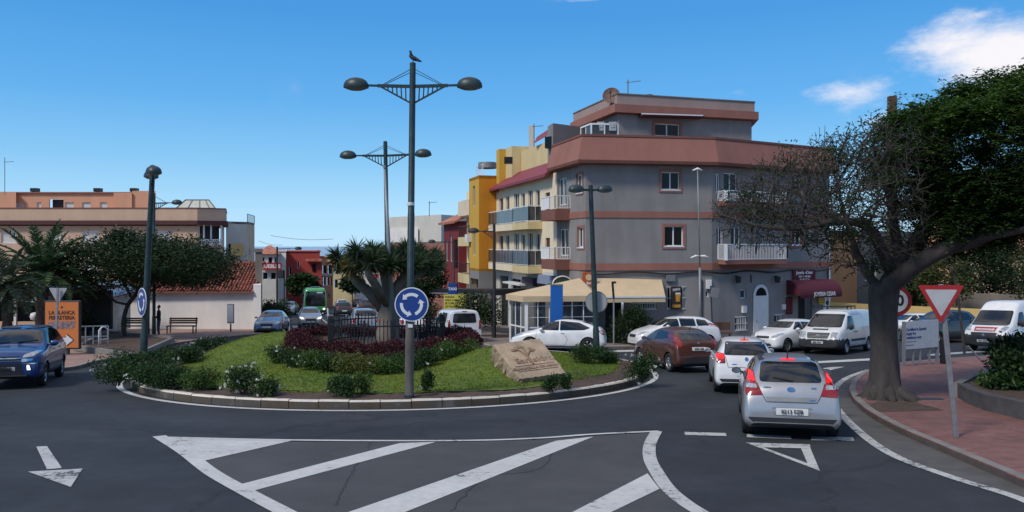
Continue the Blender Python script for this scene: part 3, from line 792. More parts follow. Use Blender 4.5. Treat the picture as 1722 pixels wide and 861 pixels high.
c.line('tailgate_seam', [(-.60, 1.03), (-.50, .80), (-.44, .70), (.44, .70), (.50, .80), (.60, 1.03)], 'rear', PL, w=.014)
c.patch('plate_recess', round_poly([(-.46, .79), (.46, .79), (.42, .715), (-.42, .715)], .02), 'rear', M['grey_metal'], off=.004, cell=.1)
c.patch('bumper_recess', round_poly([(-.36, .61), (.36, .61), (.31, .465), (-.31, .465)], .03), 'rear', M['grey_metal'], off=.003, cell=.1)
c.plate('rear', .535, '0213 FZB', .56, .12)
c.patch('lower_valance', round_poly([(-.70, .34), (.70, .34), (.78, .42), (-.78, .42)], .02), 'rear', PL, off=.008, cell=.1)
c.badge(0, .925, 'rear', .075, .042); c.badge(-.42, .955, 'rear', .07, .012); c.badge(.40, .955, 'rear', .05, .012); c.badge(.36, .75, 'rear', .055, .012)
c.side_lines('door_seam', [(1.36, .96), (1.30, .6), (1.36, .34), (2.14, .32), (2.15, .98)], PL); c.side_lines('door_seam', [(2.15, .32), (2.85, .34), (3.12, .62), (3.05, 1.0)], PL)
c.side_lines('roof_rail', [(1.95, 1.405), (2.6, 1.445), (3.35, 1.40)], PL, w=.035, off=.008)
c.handles((2.0, 2.86), .86, PAINT['silver']); c.mirrors(1.55, 1.0, PL, .2, .14); c.antenna(3.35, .2); c.wiper((.05, 1.06), (-.30, 1.12), 'rear')
# --- white hatchback in front of it
c = Car('white_hatchback', 'small white hatchback with lit brake lights between the brown and the silver hatchbacks', 'car', hatch(3.97, 1.68, 1.46, cowl=.26, roof0=.43, tail=.955, tailh=.97), 3.97, PAINT['white'], on_slope(at(1246, 23.1), 11.0), (.80, 3.25), .31, .73)
c.patch('rear_window', round_poly([(-.58, 1.03), (.58, 1.03), (.50, 1.36), (-.50, 1.36)], .07), 'rear', GL, cell=.07)
c.pair('tail_light', [(.545, .82), (.77, .82), (.79, .96), (.755, 1.08), (.56, 1.07)], 'rear', M['lamp_red'], .05, off=.012, cell=.05)
c.pair('brake_light', [(.57, .93), (.765, .93), (.745, 1.05), (.58, 1.045)], 'rear', M['brake'], .04, off=.02, cell=.05)
c.patch('high_brake_light', round_poly([(-.12, 1.39), (.12, 1.39), (.11, 1.412), (-.11, 1.412)], .01), 'rear', M['brake'], off=.012, cell=.06)
c.sides('side_window', [(1.32, .97), (2.0, .98), (2.0, 1.355), (1.78, 1.34)], GL); c.sides('side_window', [(2.06, .98), (2.82, 1.0), (2.82, 1.33), (2.06, 1.36)], GL); c.sides('side_window', [(2.88, 1.0), (3.2, 1.02), (3.1, 1.25), (2.88, 1.32)], GL)
c.patch('windshield', round_poly([(-.6, 1.05), (.6, 1.05), (.48, 1.33), (-.48, 1.33)], .06), 'front', GL)
c.plate('rear', .56, '4821 GKT'); c.badge(0, .93, 'rear', .05, .05); c.badge(-.32, .80, 'rear', .07, .012)
c.line('tailgate_seam', [(-.54, 1.0), (-.48, .72), (.48, .72), (.54, 1.0)], 'rear', PL, w=.012)
c.patch('lower_valance', round_poly([(-.66, .34), (.66, .34), (.72, .42), (-.72, .42)], .02), 'rear', PL, off=.008)
c.side_lines('door_seam', [(1.26, .95), (1.22, .5), (1.3, .34), (2.02, .32), (2.03, .97)], PL); c.side_lines('door_seam', [(2.03, .32), (2.66, .34), (2.9, .6), (2.85, 1.0)], PL)
c.handles((1.88, 2.68), .84, PAINT['white']); c.mirrors(1.45, .98, PAINT['white']); c.antenna(3.2)
# --- copper-brown hatchback turning left
c = Car('brown_hatchback', 'copper brown hatchback turning left into the roundabout beside the flower bush', 'car', hatch(3.95, 1.72, 1.48, cowl=.25, roof0=.43, tail=.95, zh=.80, tailh=1.0), 3.95, PAINT['copper'], on_slope(at(1134, 28.7), -14), (.80, 3.28), .315, .745, rim='ten')
c.patch('rear_window', round_poly([(-.56, 1.08), (.56, 1.08), (.49, 1.36), (-.49, 1.36)], .07), 'rear', M['glass_room'], cell=.07)
c.pair('tail_light', [(.56, .88), (.80, .86), (.81, 1.02), (.74, 1.25), (.64, 1.24), (.60, 1.05)], 'rear', M['lamp_red'], .05, off=.012, cell=.05)
c.sides('side_window', [(1.30, 1.02), (2.08, 1.05), (2.08, 1.37), (1.80, 1.345)], M['glass_room']); c.sides('side_window', [(2.14, 1.05), (3.0, 1.13), (2.9, 1.30), (2.14, 1.37)], GL)
c.patch('windshield', round_poly([(-.6, 1.1), (.6, 1.1), (.48, 1.36), (-.48, 1.36)], .06), 'front', GL)
c.plate('rear', .80, '6094 HRL', .50, .11); c.badge(0, .98, 'rear', .07, .03)
c.line('tailgate_seam', [(-.56, 1.05), (-.50, .70), (.50, .70), (.56, 1.05)], 'rear', PL, w=.012)
c.patch('lower_valance', round_poly([(-.6, .33), (.6, .33), (.55, .50), (-.55, .50)], .04), 'rear', PL, off=.008)
c.side_lines('door_seam', [(1.22, 1.0), (1.2, .5), (1.28, .34), (2.18, .34), (2.22, .6), (2.11, 1.05)], PL)
c.side_lines('body_crease', [(.95, .76), (2.2, .86), (3.4, .95)], M['black'], w=.012); c.handles((1.98,), .90, PAINT['copper']); c.mirrors(1.42, 1.03, PAINT['copper']); c.antenna(3.2)  # black strip paints the shade along the fold of the body side
# --- white coupe, seen side-on
L_ = 4.27; w = .885
st = [(0, .27, .52, .60, w * .55, w * .66, w * .48), (.09, .20, .60, .70, w * .80, w * .90, w * .66), (.42, .17, .74, .84, w * .92, w * .985, w * .75), (.85, .17, .82, .93, w * .94, w, w * .76), (1.10, .17, .85, .99, w * .95, w, w * .76),
	  (1.35, .17, .88, 1.09, w * .95, w, w * .72), (1.95, .17, .90, 1.395, w * .95, w, w * .60), (2.45, .17, .92, 1.455, w * .95, w, w * .58), (3.1, .17, .95, 1.40, w * .94, w, w * .57), (3.62, .18, .98, 1.27, w * .93, w, w * .58), (3.95, .20, .985, 1.13, w * .91, w * .99, w * .66), (4.12, .22, .97, 1.05, w * .88, w * .97, w * .74), (4.22, .28, .80, .86, w * .86, w * .94, w * .78), (4.27, .34, .58, .64, w * .78, w * .86, w * .72)]
c = Car('white_coupe', 'white three-door coupe seen side-on in front of the blue pillar', 'car', st, L_, PAINT['white'], on_slope(at(940, 36.6), -80), (.93, 3.53), .325, .765, rim='five')
c.sides('side_window', [(1.30, .99), (2.22, .97), (2.22, 1.375), (1.88, 1.33)], GL, .05); c.sides('side_window', [(2.27, .97), (3.35, .99), (3.62, 1.08), (3.10, 1.31), (2.27, 1.385)], GL, .05)
c.patch('windshield', round_poly([(-.6, 1.06), (.6, 1.06), (.46, 1.36), (-.46, 1.36)], .06), 'front', GL); c.patch('rear_window', round_poly([(-.5, 1.13), (.5, 1.13), (.42, 1.34), (-.42, 1.34)], .05), 'rear', GL)
c.pair('tail_light', [(.62, .78), (.80, .78), (.80, .97), (.66, .98)], 'rear', M['lamp_red'], .04, off=.012); c.pair('headlight', [(.42, .64), (.70, .66), (.80, .78), (.72, .80), (.50, .72)], 'front', M['lamp_clear'], .03, off=.01)
c.side_lines('door_seam', [(1.22, .94), (1.18, .5), (1.26, .33), (2.5, .32), (2.62, .6), (2.30, .98)], PL); c.handles((2.38,), .86, PAINT['white']); c.mirrors(1.42, .99, PAINT['white'])
c.side_lines('sill_trim', [(1.25, .27), (3.2, .27)], PL, w=.04); c.plate('rear', .62, None)
# --- white MPV parked by the shops, behind the brown hatchback
c = Car('white_compact_van', 'white high-roofed family car parked along the grey house beyond the brown hatchback', 'car', hatch(4.25, 1.77, 1.53, cowl=.24, roof0=.45, tail=.96, zh=.80, tailh=1.02), 4.25, PAINT['white'], on_slope(at(1133, 38.6), -104), (.85, 3.5), .315, .765)
c.sides('side_window', [(1.2, 1.06), (2.05, 1.06), (2.05, 1.42), (1.75, 1.39)], GL); c.sides('side_window', [(2.12, 1.06), (2.9, 1.07), (2.9, 1.41), (2.12, 1.43)], GL); c.sides('side_window', [(2.98, 1.07), (3.62, 1.10), (3.48, 1.33), (2.98, 1.40)], GL, .08)
c.patch('windshield', round_poly([(-.64, 1.10), (.64, 1.10), (.50, 1.40), (-.50, 1.40)], .06), 'front', GL); c.patch('rear_window', round_poly([(-.56, 1.08), (.56, 1.08), (.5, 1.40), (-.5, 1.40)], .06), 'rear', GL)
c.patch('grille', round_poly([(-.34, .56), (.34, .56), (.36, .68), (-.36, .68)], .04), 'front', PL, off=.012); c.pair('headlight', [(.46, .66), (.72, .70), (.80, .84), (.60, .80)], 'front', M['lamp_clear'], .03, off=.01); c.plate('front', .44)
c.pair('tail_light', [(.64, .86), (.80, .86), (.78, 1.24), (.70, 1.24)], 'rear', M['lamp_red'], .03, off=.012); c.mirrors(1.4, 1.06, PAINT['white']); c.handles((1.95, 2.8), .93, PAINT['white'])
c.side_lines('door_seam', [(1.2, 1.0), (1.2, .4), (2.08, .34), (2.09, 1.05)], PL); c.side_lines('door_seam', [(2.09, .34), (2.8, .36), (3.1, .66), (2.94, 1.06)], PL)
# --- white hatchback nose-out beside the arched door
c = Car('white_parked_hatchback', 'white hatchback with reflections in its windshield parked below the arched white door', 'car', hatch(4.1, 1.74, 1.50, cowl=.27, roof0=.46, zh=.80), 4.1, PAINT['white'], on_slope(at(1326, 37.2), -126, .96), (.80, 3.4), .315, .75)
c.patch('windshield', round_poly([(-.64, 1.10), (.64, 1.10), (.50, 1.38), (-.50, 1.38)], .06), 'front', M['glass_room']); c.sides('side_window', [(1.35, 1.03), (2.1, 1.03), (2.1, 1.38), (1.85, 1.37)], GL); c.sides('side_window', [(2.16, 1.03), (3.1, 1.06), (2.9, 1.34), (2.16, 1.38)], GL)
c.patch('grille', round_poly([(-.38, .64), (.38, .64), (.34, .74), (-.34, .74)], .04), 'front', PL, off=.012); c.patch('lower_grille', round_poly([(-.55, .30), (.55, .30), (.45, .42), (-.45, .42)], .05), 'front', PL, off=.012)
c.pair('headlight', [(.44, .68), (.70, .70), (.80, .86), (.70, .88), (.52, .78)], 'front', M['lamp_clear'], .03, off=.012); c.plate('front', .51, '2210 FBC'); c.mirrors(1.5, 1.04, PAINT['white'])
# --- vans
def van(name, label, L_, W, H, mw, col, zcowl, roofx, cowlx, wheels, wr, **k):
	w = W / 2
	st = [(0, .34, .62, .70, w * .74, w * .82, w * .62), (.08, .26, .82, .92, w * .88, w * .94, w * .74), (.40, .24, zcowl - .14, zcowl - .02, w * .94, w * .985, w * .80), (cowlx, .24, zcowl, zcowl + .10, w * .955, w, w * .82), (cowlx + .18, .24, zcowl + .02, zcowl + .28, w * .955, w, w * .82),
		  (roofx, .24, zcowl + .06, H - .10, w * .955, w, w * .78), (roofx + .35, .24, zcowl + .06, H - .01, w * .955, w, w * .78), (L_ * .62, .24, zcowl + .06, H, w * .955, w, w * .79), (L_ * .93, .24, zcowl + .06, H - .01, w * .955, w, w * .79), (L_ - .05, .26, zcowl + .06, H - .04, w * .95, w * .99, w * .79), (L_, .30, zcowl + .05, H - .10, w * .93, w * .97, w * .77)]
	return Car(name, label, 'van', st, L_, col, mw, wheels, wr, w - .11, crease={'belt': .25, 'cap': .7, 'roof': .3}, rim='steel', **k)
c = van('white_van', 'white panel van with dark bumper and ladder rack left of the big tree trunk', 4.86, 1.97, 2.02, on_slope(at(1408, 36.2), -138, .95), PAINT['white2'], 1.16, 1.75, .85, (.98, 3.9), .335,
		dark_low=lambda x, ax, z: (x < .75 and z < .70 and not (ax < .0)) or (z < .36))
c.patch('windshield', round_poly([(-.80, 1.22), (.80, 1.22), (.70, 1.80), (-.70, 1.80)], .07), 'front', GL); c.sides('side_window', [(1.12, 1.14), (2.05, 1.10), (2.05, 1.74), (1.65, 1.72)], GL, .06)
c.patch('grille', round_poly([(-.46, .74), (.46, .74), (.52, .98), (-.52, .98)], .04), 'front', PL, off=.012, cell=.1); c.badge(0, .87, 'front', .09, .035)
c.pair('headlight', [(.56, .78), (.82, .76), (.84, 1.0), (.58, 1.02)], 'front', M['lamp_clear'], .04, off=.012); c.plate('front', .56, '8842 FGW')
for gx in range(3): c.line('grille_bar', [(-.47, .79 + .06 * gx), (.47, .79 + .06 * gx)], 'front', M['grey_metal'], w=.016, off=.03)
c.patch('hood_vent', round_poly([(-.35, 1.10), (.35, 1.10), (.35, 1.15), (-.35, 1.15)], .01), 'front', PL); c.mirrors(1.25, 1.22, PL, .22, .3)
c.side_lines('door_seam', [(1.05, 1.1), (1.0, .75), (1.35, .40), (2.1, .40), (2.1, 1.75)], PL); c.side_lines('door_seam', [(2.1, 1.78), (3.25, 1.8), (3.25, .42)], PL); c.side_lines('side_trim', [(1.5, .62), (3.4, .62)], PL, w=.10, off=.012); c.handles((1.98, 2.3), 1.0, PL); c.wiper((-.1, 1.2), (-.7, 1.25), 'front'); c.wiper((.6, 1.2), (.0, 1.25), 'front')
mb = MB()
for y in (.75, .25, -.25):
	mb.bar((-.78, y, 2.03), (-.78, y, 2.14), .04); mb.bar((.78, y, 2.03), (.78, y, 2.14), .04); mb.bar((-.8, y, 2.14), (.8, y, 2.14), .035)
for x in (-.78, .78): mb.bar((x, .85, 2.19), (x, -.35, 2.19), .03); mb.bar((x, .85, 2.19), (x, .75, 2.05), .03)
mb.build('roof_rack', M['black'], c.t, world=False)
c = van('white_van', 'white high-roofed delivery van with red panels on bonnet and side', 5.4, 2.05, 2.38, on_slope(at(1701, 37.4), -124, .97), PAINT['white'], 1.22, 1.75, .80, (.95, 4.4), .34,
		dark_low=lambda x, ax, z: (x < .62 and z < .80) or (z < .40) or (x < 1.5 and ax > .9 and z < .78))
c.patch('windshield', round_poly([(-.84, 1.22), (.84, 1.22), (.74, 1.90), (-.74, 1.90)], .1), 'front', GL); c.sides('side_window', [(1.15, 1.22), (1.95, 1.16), (1.95, 1.86), (1.62, 1.82)], GL, .09)
o = c.patch('bonnet_panel', round_poly([(-.46, .95), (.46, .95), (.50, 1.14), (-.50, 1.14)], .02), 'front', M['sign_red'], off=.01, cell=.1)
for z0 in (.985, 1.06): c.line('panel_stripe', [(-.42, z0), (.42, z0)], 'front', M['sign_white'], w=.012, off=.016)
c.patch('grille', round_poly([(-.52, .66), (.52, .66), (.58, .90), (-.58, .90)], .04), 'front', M['black'], off=.012); c.badge(0, .78, 'front', .06, .06); c.plate('front', .52, '7731 GHD')
c.pair('headlight', [(.60, .96), (.86, .98), (.92, 1.16), (.72, 1.20)], 'front', M['lamp_clear'], .05, off=.012); c.mirrors(1.35, 1.30, PL, .24, .34)
c.patch('side_panel', round_poly([(2.35, 1.35), (3.6, 1.35), (3.6, 2.0), (2.35, 2.0)], .03), 'left', M['sign_red'], off=.008, cell=.12)
for k, z0 in enumerate((1.02, .86)): c.patch('side_writing', round_poly([(2.2, z0), (2.2 + .5 - k * .1, z0), (2.2 + .5 - k * .1, z0 + .06), (2.2, z0 + .06)], .01), 'left', M['grey_metal'], off=.006)
Mq = wm(c.t)
q = c.project((2.85, 2.13), 'left'); lettering('www', .2, M['plate_ink'], c.t, Mq @ frame(q[0] - q[2] * .03, (0, -1, 0), -q[2]), 'side_lettering')
c.side_lines('door_seam', [(1.1, 1.15), (1.02, .8), (1.4, .46), (2.1, .44), (2.1, 1.9)], PL); c.handles((1.98,), 1.05, PL)
# --- white car-derived van seen from behind the shrubs
c = van('white_van', 'white car-derived van with twin dark rear windows behind the iron fence', 4.38, 1.81, 1.80, on_slope(at(764, 42.5), -17.5), PAINT['white'], 1.10, 1.55, .95, (.88, 3.6), .32)
c.patch('rear_window', round_poly([(-.62, 1.12), (.62, 1.12), (.56, 1.60), (-.56, 1.60)], .10), 'rear', GL); c.sides('side_window', [(2.75, 1.12), (3.95, 1.12), (3.9, 1.60), (2.8, 1.62)], GL, .10); c.sides('side_window', [(1.45, 1.10), (2.6, 1.10), (2.6, 1.60), (1.9, 1.55)], GL, .08)
c.pair('tail_light', [(.74, .80), (.86, .80), (.84, 1.26), (.76, 1.26)], 'rear', M['lamp_red'], .03, off=.014); c.patch('plate_recess', round_poly([(-.38, .82), (.38, .82), (.38, .90), (-.38, .90)], .02), 'rear', PL, off=.012); c.plate('rear', .74)
c.patch('lower_valance', round_poly([(-.8, .36), (.8, .36), (.84, .52), (-.84, .52)], .04), 'rear', PL, off=.03); c.patch('windshield', round_poly([(-.7, 1.16), (.7, 1.16), (.6, 1.56), (-.6, 1.56)], .07), 'front', GL); c.patch('high_brake_light', [(-.14, 1.68), (.14, 1.68), (.14, 1.71), (-.14, 1.71)], 'rear', M['lamp_red'], off=.012); c.mirrors(1.5, 1.12, PL)
c.line('door_gap', [(0, .6), (0, 1.66)], 'rear', PL, w=.012)
# --- blue SUV on the left
L_ = 4.30; w = .90
st = [(0, .40, .78, .88, w * .68, w * .76, w * .57), (.07, .32, .90, 1.01, w * .86, w * .92, w * .70), (.3, .28, .97, 1.09, w * .94, w * .985, w * .78), (.65, .28, 1.01, 1.13, w * .955, w, w * .79), (.95, .28, 1.04, 1.18, w * .955, w, w * .80), (1.1, .28, 1.06, 1.27, w * .955, w, w * .79), (1.72, .28, 1.08, 1.64, w * .955, w, w * .71), (2.4, .28, 1.09, 1.70, w * .955, w, w * .70), (3.5, .28, 1.10, 1.66, w * .95, w, w * .69), (3.95, .30, 1.12, 1.50, w * .94, w * .99, w * .69), (4.14, .33, 1.06, 1.20, w * .92, w * .97, w * .72), (4.25, .40, .84, .92, w * .88, w * .94, w * .76), (4.30, .46, .68, .74, w * .8, w * .86, w * .7)]
c = Car('blue_suv', 'blue sport utility car with bright front light, coming towards the viewer past the poster', 'car', st, L_, PAINT['blue'], on_slope(at(36, 24.2), 160), (.86, 3.53), .345, .775, dark_low=lambda x, ax, z: z < .42 and x > .5, rim='five')
c.patch('windshield', round_poly([(-.70, 1.23), (.70, 1.23), (.60, 1.60), (-.60, 1.60)], .06), 'front', GL); c.sides('side_window', [(1.25, 1.16), (2.2, 1.17), (2.2, 1.60), (1.72, 1.57)], GL); c.sides('side_window', [(2.27, 1.17), (3.05, 1.18), (3.05, 1.59), (2.27, 1.60)], GL); c.sides('side_window', [(3.12, 1.18), (3.7, 1.23), (3.55, 1.48), (3.12, 1.57)], GL)
c.patch('grille', round_poly([(-.42, .80), (.42, .80), (.36, .92), (-.36, .92)], .02), 'front', M['black'], off=.012, cell=.08); c.patch('lower_grille', round_poly([(-.45, .42), (.45, .42), (.40, .72), (-.40, .72)], .03), 'front', M['black'], off=.014, cell=.08)
for z0 in (.80, .87): c.line('grille_chrome', [(-.40, z0), (.40, z0)], 'front', M['chrome'], w=.022, off=.02)
c.pair('headlight', [(.42, .88), (.68, .91), (.82, 1.03), (.72, 1.05), (.46, .96)], 'front', M['lamp_clear'], .02, off=.014, cell=.05)
c.pair('chrome_trim', [(.40, .76), (.66, .80), (.68, .84), (.42, .86)], 'front', M['chrome'], .01, off=.02, cell=.05); c.pair('chrome_trim', [(.42, .72), (.50, .70), (.76, .70), (.78, .73), (.52, .745)], 'front', M['chrome'], .01, off=.02, cell=.05)
c.pair('running_light', [(.55, .54), (.64, .54), (.60, .68), (.54, .68)], 'front', M['drl'], .02, off=.02, cell=.05)
c.line('bumper_chrome', [(-.55, .40), (.55, .40)], 'front', M['chrome'], w=.03, off=.02); c.plate('front', .58, '3150 KBN')
c.side_lines('door_seam', [(1.3, 1.05), (1.28, .6), (1.35, .42), (2.22, .42), (2.23, 1.1)], PL); c.side_lines('door_seam', [(2.23, .42), (2.9, .44), (3.2, .75), (3.08, 1.15)], PL); c.side_lines('sill_trim', [(1.35, .40), (2.95, .40)], M['chrome'], w=.025, off=.01); c.side_lines('roof_rail', [(1.8, 1.64), (2.6, 1.66), (3.6, 1.60)], PL, w=.04, off=.02)
c.handles((2.05, 2.95), 1.0, PAINT['blue']); c.mirrors(1.42, 1.18, PAINT['blue'], .24, .17); c.wiper((-.1, 1.24), (-.6, 1.29), 'front'); c.wiper((.6, 1.2), (.1, 1.26), 'front')
c.pair('wheel_arch_trim', [(.80, .40), (.89, .40), (.89, .70), (.82, .72)], 'front', PL, .03, off=.01)
# --- cars on the street
def plain_car(name, label, L_, W, H, col, mw, rear_lit=False, lights=False, group=None, **k):
	c = Car(name, label, 'car', hatch(L_, W, H, **k), L_, PAINT[col], mw, (L_ * .2, L_ * .82), .31, W / 2 - .12, group=group)
	zh = k.get('zh', .74); w = W / 2
	c.patch('windshield', round_poly([(-w * .74, zh + .33), (w * .74, zh + .33), (w * .57, H - .12), (-w * .57, H - .12)], .06), 'front', GL); c.patch('rear_window', round_poly([(-w * .66, zh + .32), (w * .66, zh + .32), (w * .57, H - .11), (-w * .57, H - .11)], .06), 'rear', GL)
	c.sides('side_window', [(L_ * .33, zh + .24), (L_ * .505, zh + .25), (L_ * .505, H - .11), (L_ * .455, H - .13)], GL); c.sides('side_window', [(L_ * .52, zh + .25), (L_ * .82, zh + .29), (L_ * .77, H - .16), (L_ * .52, H - .11)], GL)
	c.pair('headlight', [(w * .5, .63), (w * .8, .66), (w * .9, .80), (w * .62, .76)], 'front', M['drl'] if lights else M['lamp_clear'], .03, off=.012); c.patch('grille', round_poly([(-w * .42, .52), (w * .42, .52), (w * .42, .66), (-w * .42, .66)], .03), 'front', PL, off=.012); c.patch('lower_grille', round_poly([(-w * .7, .26), (w * .7, .26), (w * .62, .38), (-w * .62, .38)], .03), 'front', PL, off=.012)
	c.pair('tail_light', [(w * .66, .82), (w * .93, .80), (w * .9, 1.02), (w * .66, 1.0)], 'rear', M['brake'] if rear_lit else M['lamp_red'], .03, off=.012); c.plate('rear', .56); c.plate('front', .45); c.mirrors(L_ * .36, zh + .25, PAINT[col])
	return c
S_AWAY = -15.75; S_TO = 180 - 15.75
def street(x, y, th, s=1.0): return on_slope(G(x, y), th, s)
plain_car('pale_blue_car', 'pale blue saloon car coming from beyond the chapel corner, half hidden by the grass mound', 4.3, 1.75, 1.46, 'paleblue', on_slope(at(457, 52.5), 172))
plain_car('silver_family_car', 'silver hatchback with lights on coming up the street in front of the green bus', 4.2, 1.78, 1.50, 'silver', on_slope(at(521, 61), S_TO), lights=True)
c = plain_car('grey_suv', 'grey sport utility car driving down the street, seen over the iron fence', 4.4, 1.84, 1.64, 'grey', on_slope(at(610, 50.5), S_AWAY), zh=.88, tailh=1.08)
bc = plain_car('black_car', 'black car driving down the street to the right of the green bus', 4.3, 1.8, 1.55, 'black', on_slope(at(577, 88), S_AWAY), rear_lit=False, zh=.8)
wc = plain_car('white_car', 'white car parked at the kerb behind the iron fence and blue arrow sign', 4.1, 1.74, 1.5, 'white', on_slope(at(688, 49), S_AWAY), zh=.78)
gd = plain_car('dark_pickup', 'dark grey car standing behind the give-way sign near the yellow wall', 4.4, 1.85, 1.72, 'darkgrey', on_slope(at(1583, 43), -112), zh=.92, tailh=1.15)
dup(wc.t, on_slope(at(1531, 45), -100), 'white car mostly hidden behind the big trunk and the speed limit sign')
def far(src, x, Y, th, label): dup(src.t, on_slope(at(x, Y), th), label, 'distant cars along the street', 'car')
far(wc, 574, 112, S_AWAY, 'distant white car on the street beyond the black car')
far(gd, 614, 98, S_AWAY, 'distant dark car parked at the kerb right of the black car')
far(wc, 627, 118, S_AWAY, 'distant white car parked under the street trees')
far(wc, 487, 92, S_TO + 8, 'white car parked at the kerb left of the green bus')
far(gd, 478, 105, S_TO, 'dark car parked left of the bus behind the white one')
far(wc, 474, 122, S_TO, 'white car parked furthest up the left kerb')
far(bc, 601, 128, S_AWAY, 'distant black car near the end of the street')
far(gd, 700, 56, S_AWAY, 'dark car parked ahead of the white car behind the blue sign')
# --- green bus
L_ = 11.0; w = 1.25; H = 3.1
st = [(0, .42, 1.10, 2.72, w * .86, w * .90, w * .80), (.10, .34, 1.10, 2.95, w * .95, w * .965, w * .86), (.5, .32, 1.15, 3.08, w * .985, w, w * .88), (4, .32, 1.15, H, w * .985, w, w * .88), (8, .32, 1.15, H, w * .985, w, w * .88), (10.7, .32, 1.15, H - .02, w * .985, w, w * .88), (11.0, .40, 1.15, 2.95, w * .95, w * .97, w * .84)]
c = Car('green_bus', 'green city bus with dark windshield coming up the street', 'bus', st, L_, PAINT['green'], on_slope(at(527, 92), S_TO), (2.6, 8.2), .48, 1.10, crease={'cap': .55, 'belt': .1, 'roof': .3}, rim='steel')
c.patch('windshield', round_poly([(-1.02, 1.05), (1.02, 1.05), (.98, 2.62), (-.98, 2.62)], .12), 'front', GL, cell=.15)
c.patch('destination_board', [(-.75, 2.44), (-.15, 2.44), (-.15, 2.58), (-.75, 2.58)], 'front', M['sign_white'], off=.02)
c.patch('roof_hatch', round_poly([(-.5, .8), (.5, .8), (.5, 1.6), (-.5, 1.6)], .05), 'top', M['grey_metal'], off=.1)
c.pair('headlight', [(.80, .66), (1.05, .66), (1.05, .84), (.80, .84)], 'front', M['drl'], .04, off=.02); c.patch('bumper', round_poly([(-1.1, .38), (1.1, .38), (1.12, .58), (-1.12, .58)], .05), 'front', PL, off=.02)
for x0 in (1.6, 3.2, 4.8, 6.4, 8.0): c.sides('side_window', [(x0, 1.3), (x0 + 1.45, 1.3), (x0 + 1.45, 2.35), (x0, 2.35)], GL, .08, cell=.4)
for sd in (-1, 1):
	MB().bar((sd * 1.15, 5.45, 2.55), (sd * 1.42, 5.75, 2.45), .06).box((sd * 1.44, 5.76, 2.15), (.2, .12, .5)).build('wing_mirror', PL, c.t, world=False)
# ---------------------------------------------------------------- buildings
W_ = {
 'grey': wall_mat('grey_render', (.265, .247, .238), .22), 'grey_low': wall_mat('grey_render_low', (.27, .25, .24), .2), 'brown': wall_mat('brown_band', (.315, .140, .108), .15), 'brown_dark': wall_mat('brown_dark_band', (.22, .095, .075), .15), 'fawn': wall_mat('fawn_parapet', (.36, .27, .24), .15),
 'cream': wall_mat('cream_render', (.74, .61, .44), .14), 'creamlight': wall_mat('cream_light', (.82, .68, .48), .12), 'yellowcream': wall_mat('yellow_cream', (.66, .53, .28), .12), 'orange': wall_mat('orange_render', (.60, .235, .022), .1), 'ochre': wall_mat('ochre_render', (.60, .36, .06), .1),
 'maroon': wall_mat('maroon_render', (.19, .030, .035), .15), 'terracotta': wall_mat('terracotta_render', (.62, .29, .13), .12), 'salmon': wall_mat('salmon_render', (.68, .34, .21), .12), 'tan': wall_mat('tan_render', (.58, .40, .28), .12), 'tanlight': wall_mat('tan_light_render', (.62, .46, .34), .12),
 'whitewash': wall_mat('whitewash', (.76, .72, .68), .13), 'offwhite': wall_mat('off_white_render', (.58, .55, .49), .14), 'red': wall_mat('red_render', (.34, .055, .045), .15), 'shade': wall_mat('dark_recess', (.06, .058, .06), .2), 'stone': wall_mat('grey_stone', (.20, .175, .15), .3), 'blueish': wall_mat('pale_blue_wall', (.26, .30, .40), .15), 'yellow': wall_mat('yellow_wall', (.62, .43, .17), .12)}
def tiles(name, col, pitch=.24):
	"clay roof tiles: rounded rows down the slope, broken colours"
	m, nt, b, L = nodes(name)
	tc = nt.nodes.new('ShaderNodeTexCoord')
	n = nt.nodes.new('ShaderNodeTexVoronoi'); n.inputs['Scale'].default_value = 3.2; L.new(tc.outputs['Object'], n.inputs['Vector'])
	n2 = nt.nodes.new('ShaderNodeTexNoise'); n2.inputs['Scale'].default_value = 2.0; n2.inputs['Detail'].default_value = 8; L.new(tc.outputs['Object'], n2.inputs['Vector'])
	sp = nt.nodes.new('ShaderNodeSeparateColor'); L.new(n.outputs['Color'], sp.inputs[0])
	ad = nt.nodes.new('ShaderNodeMath'); ad.operation = 'ADD'; L.new(sp.outputs[0], ad.inputs[0]); L.new(n2.outputs['Fac'], ad.inputs[1])
	ml = nt.nodes.new('ShaderNodeMath'); ml.operation = 'MULTIPLY'; ml.inputs[1].default_value = .5; L.new(ad.outputs[0], ml.inputs[0])
	rp = nt.nodes.new('ShaderNodeValToRGB'); c = Vector(col); e = rp.color_ramp.elements
	e[0].position = .2; e[0].color = (*(c * .45), 1); e[1].position = .8; e[1].color = (*(c * 1.5), 1); k = e.new(.5); k.color = (*c, 1)
	L.new(ml.outputs[0], rp.inputs['Fac']); L.new(rp.outputs['Color'], b.inputs['Base Color']); b.inputs['Roughness'].default_value = .85
	return m
M['tile_red'] = tiles('clay_tiles', (.24, .075, .045)); M['tile_maroon'] = mat('maroon_tiles', (.23, .035, .045), .6, var=.2, scale=4); M['tile_orange'] = tiles('orange_tiles', (.40, .15, .09))
M['awning'] = mat('sand_awning_cloth', (.57, .43, .265), .85, var=.08, scale=1.5); M['awning_red'] = mat('wine_awning_cloth', (.085, .009, .020), .8, var=.12)
M['blue_panel'] = mat('blue_panel', (.010, .115, .42), .45, var=.06); M['shutter'] = mat('roller_shutter', (.60, .57, .54), .6, var=.06)
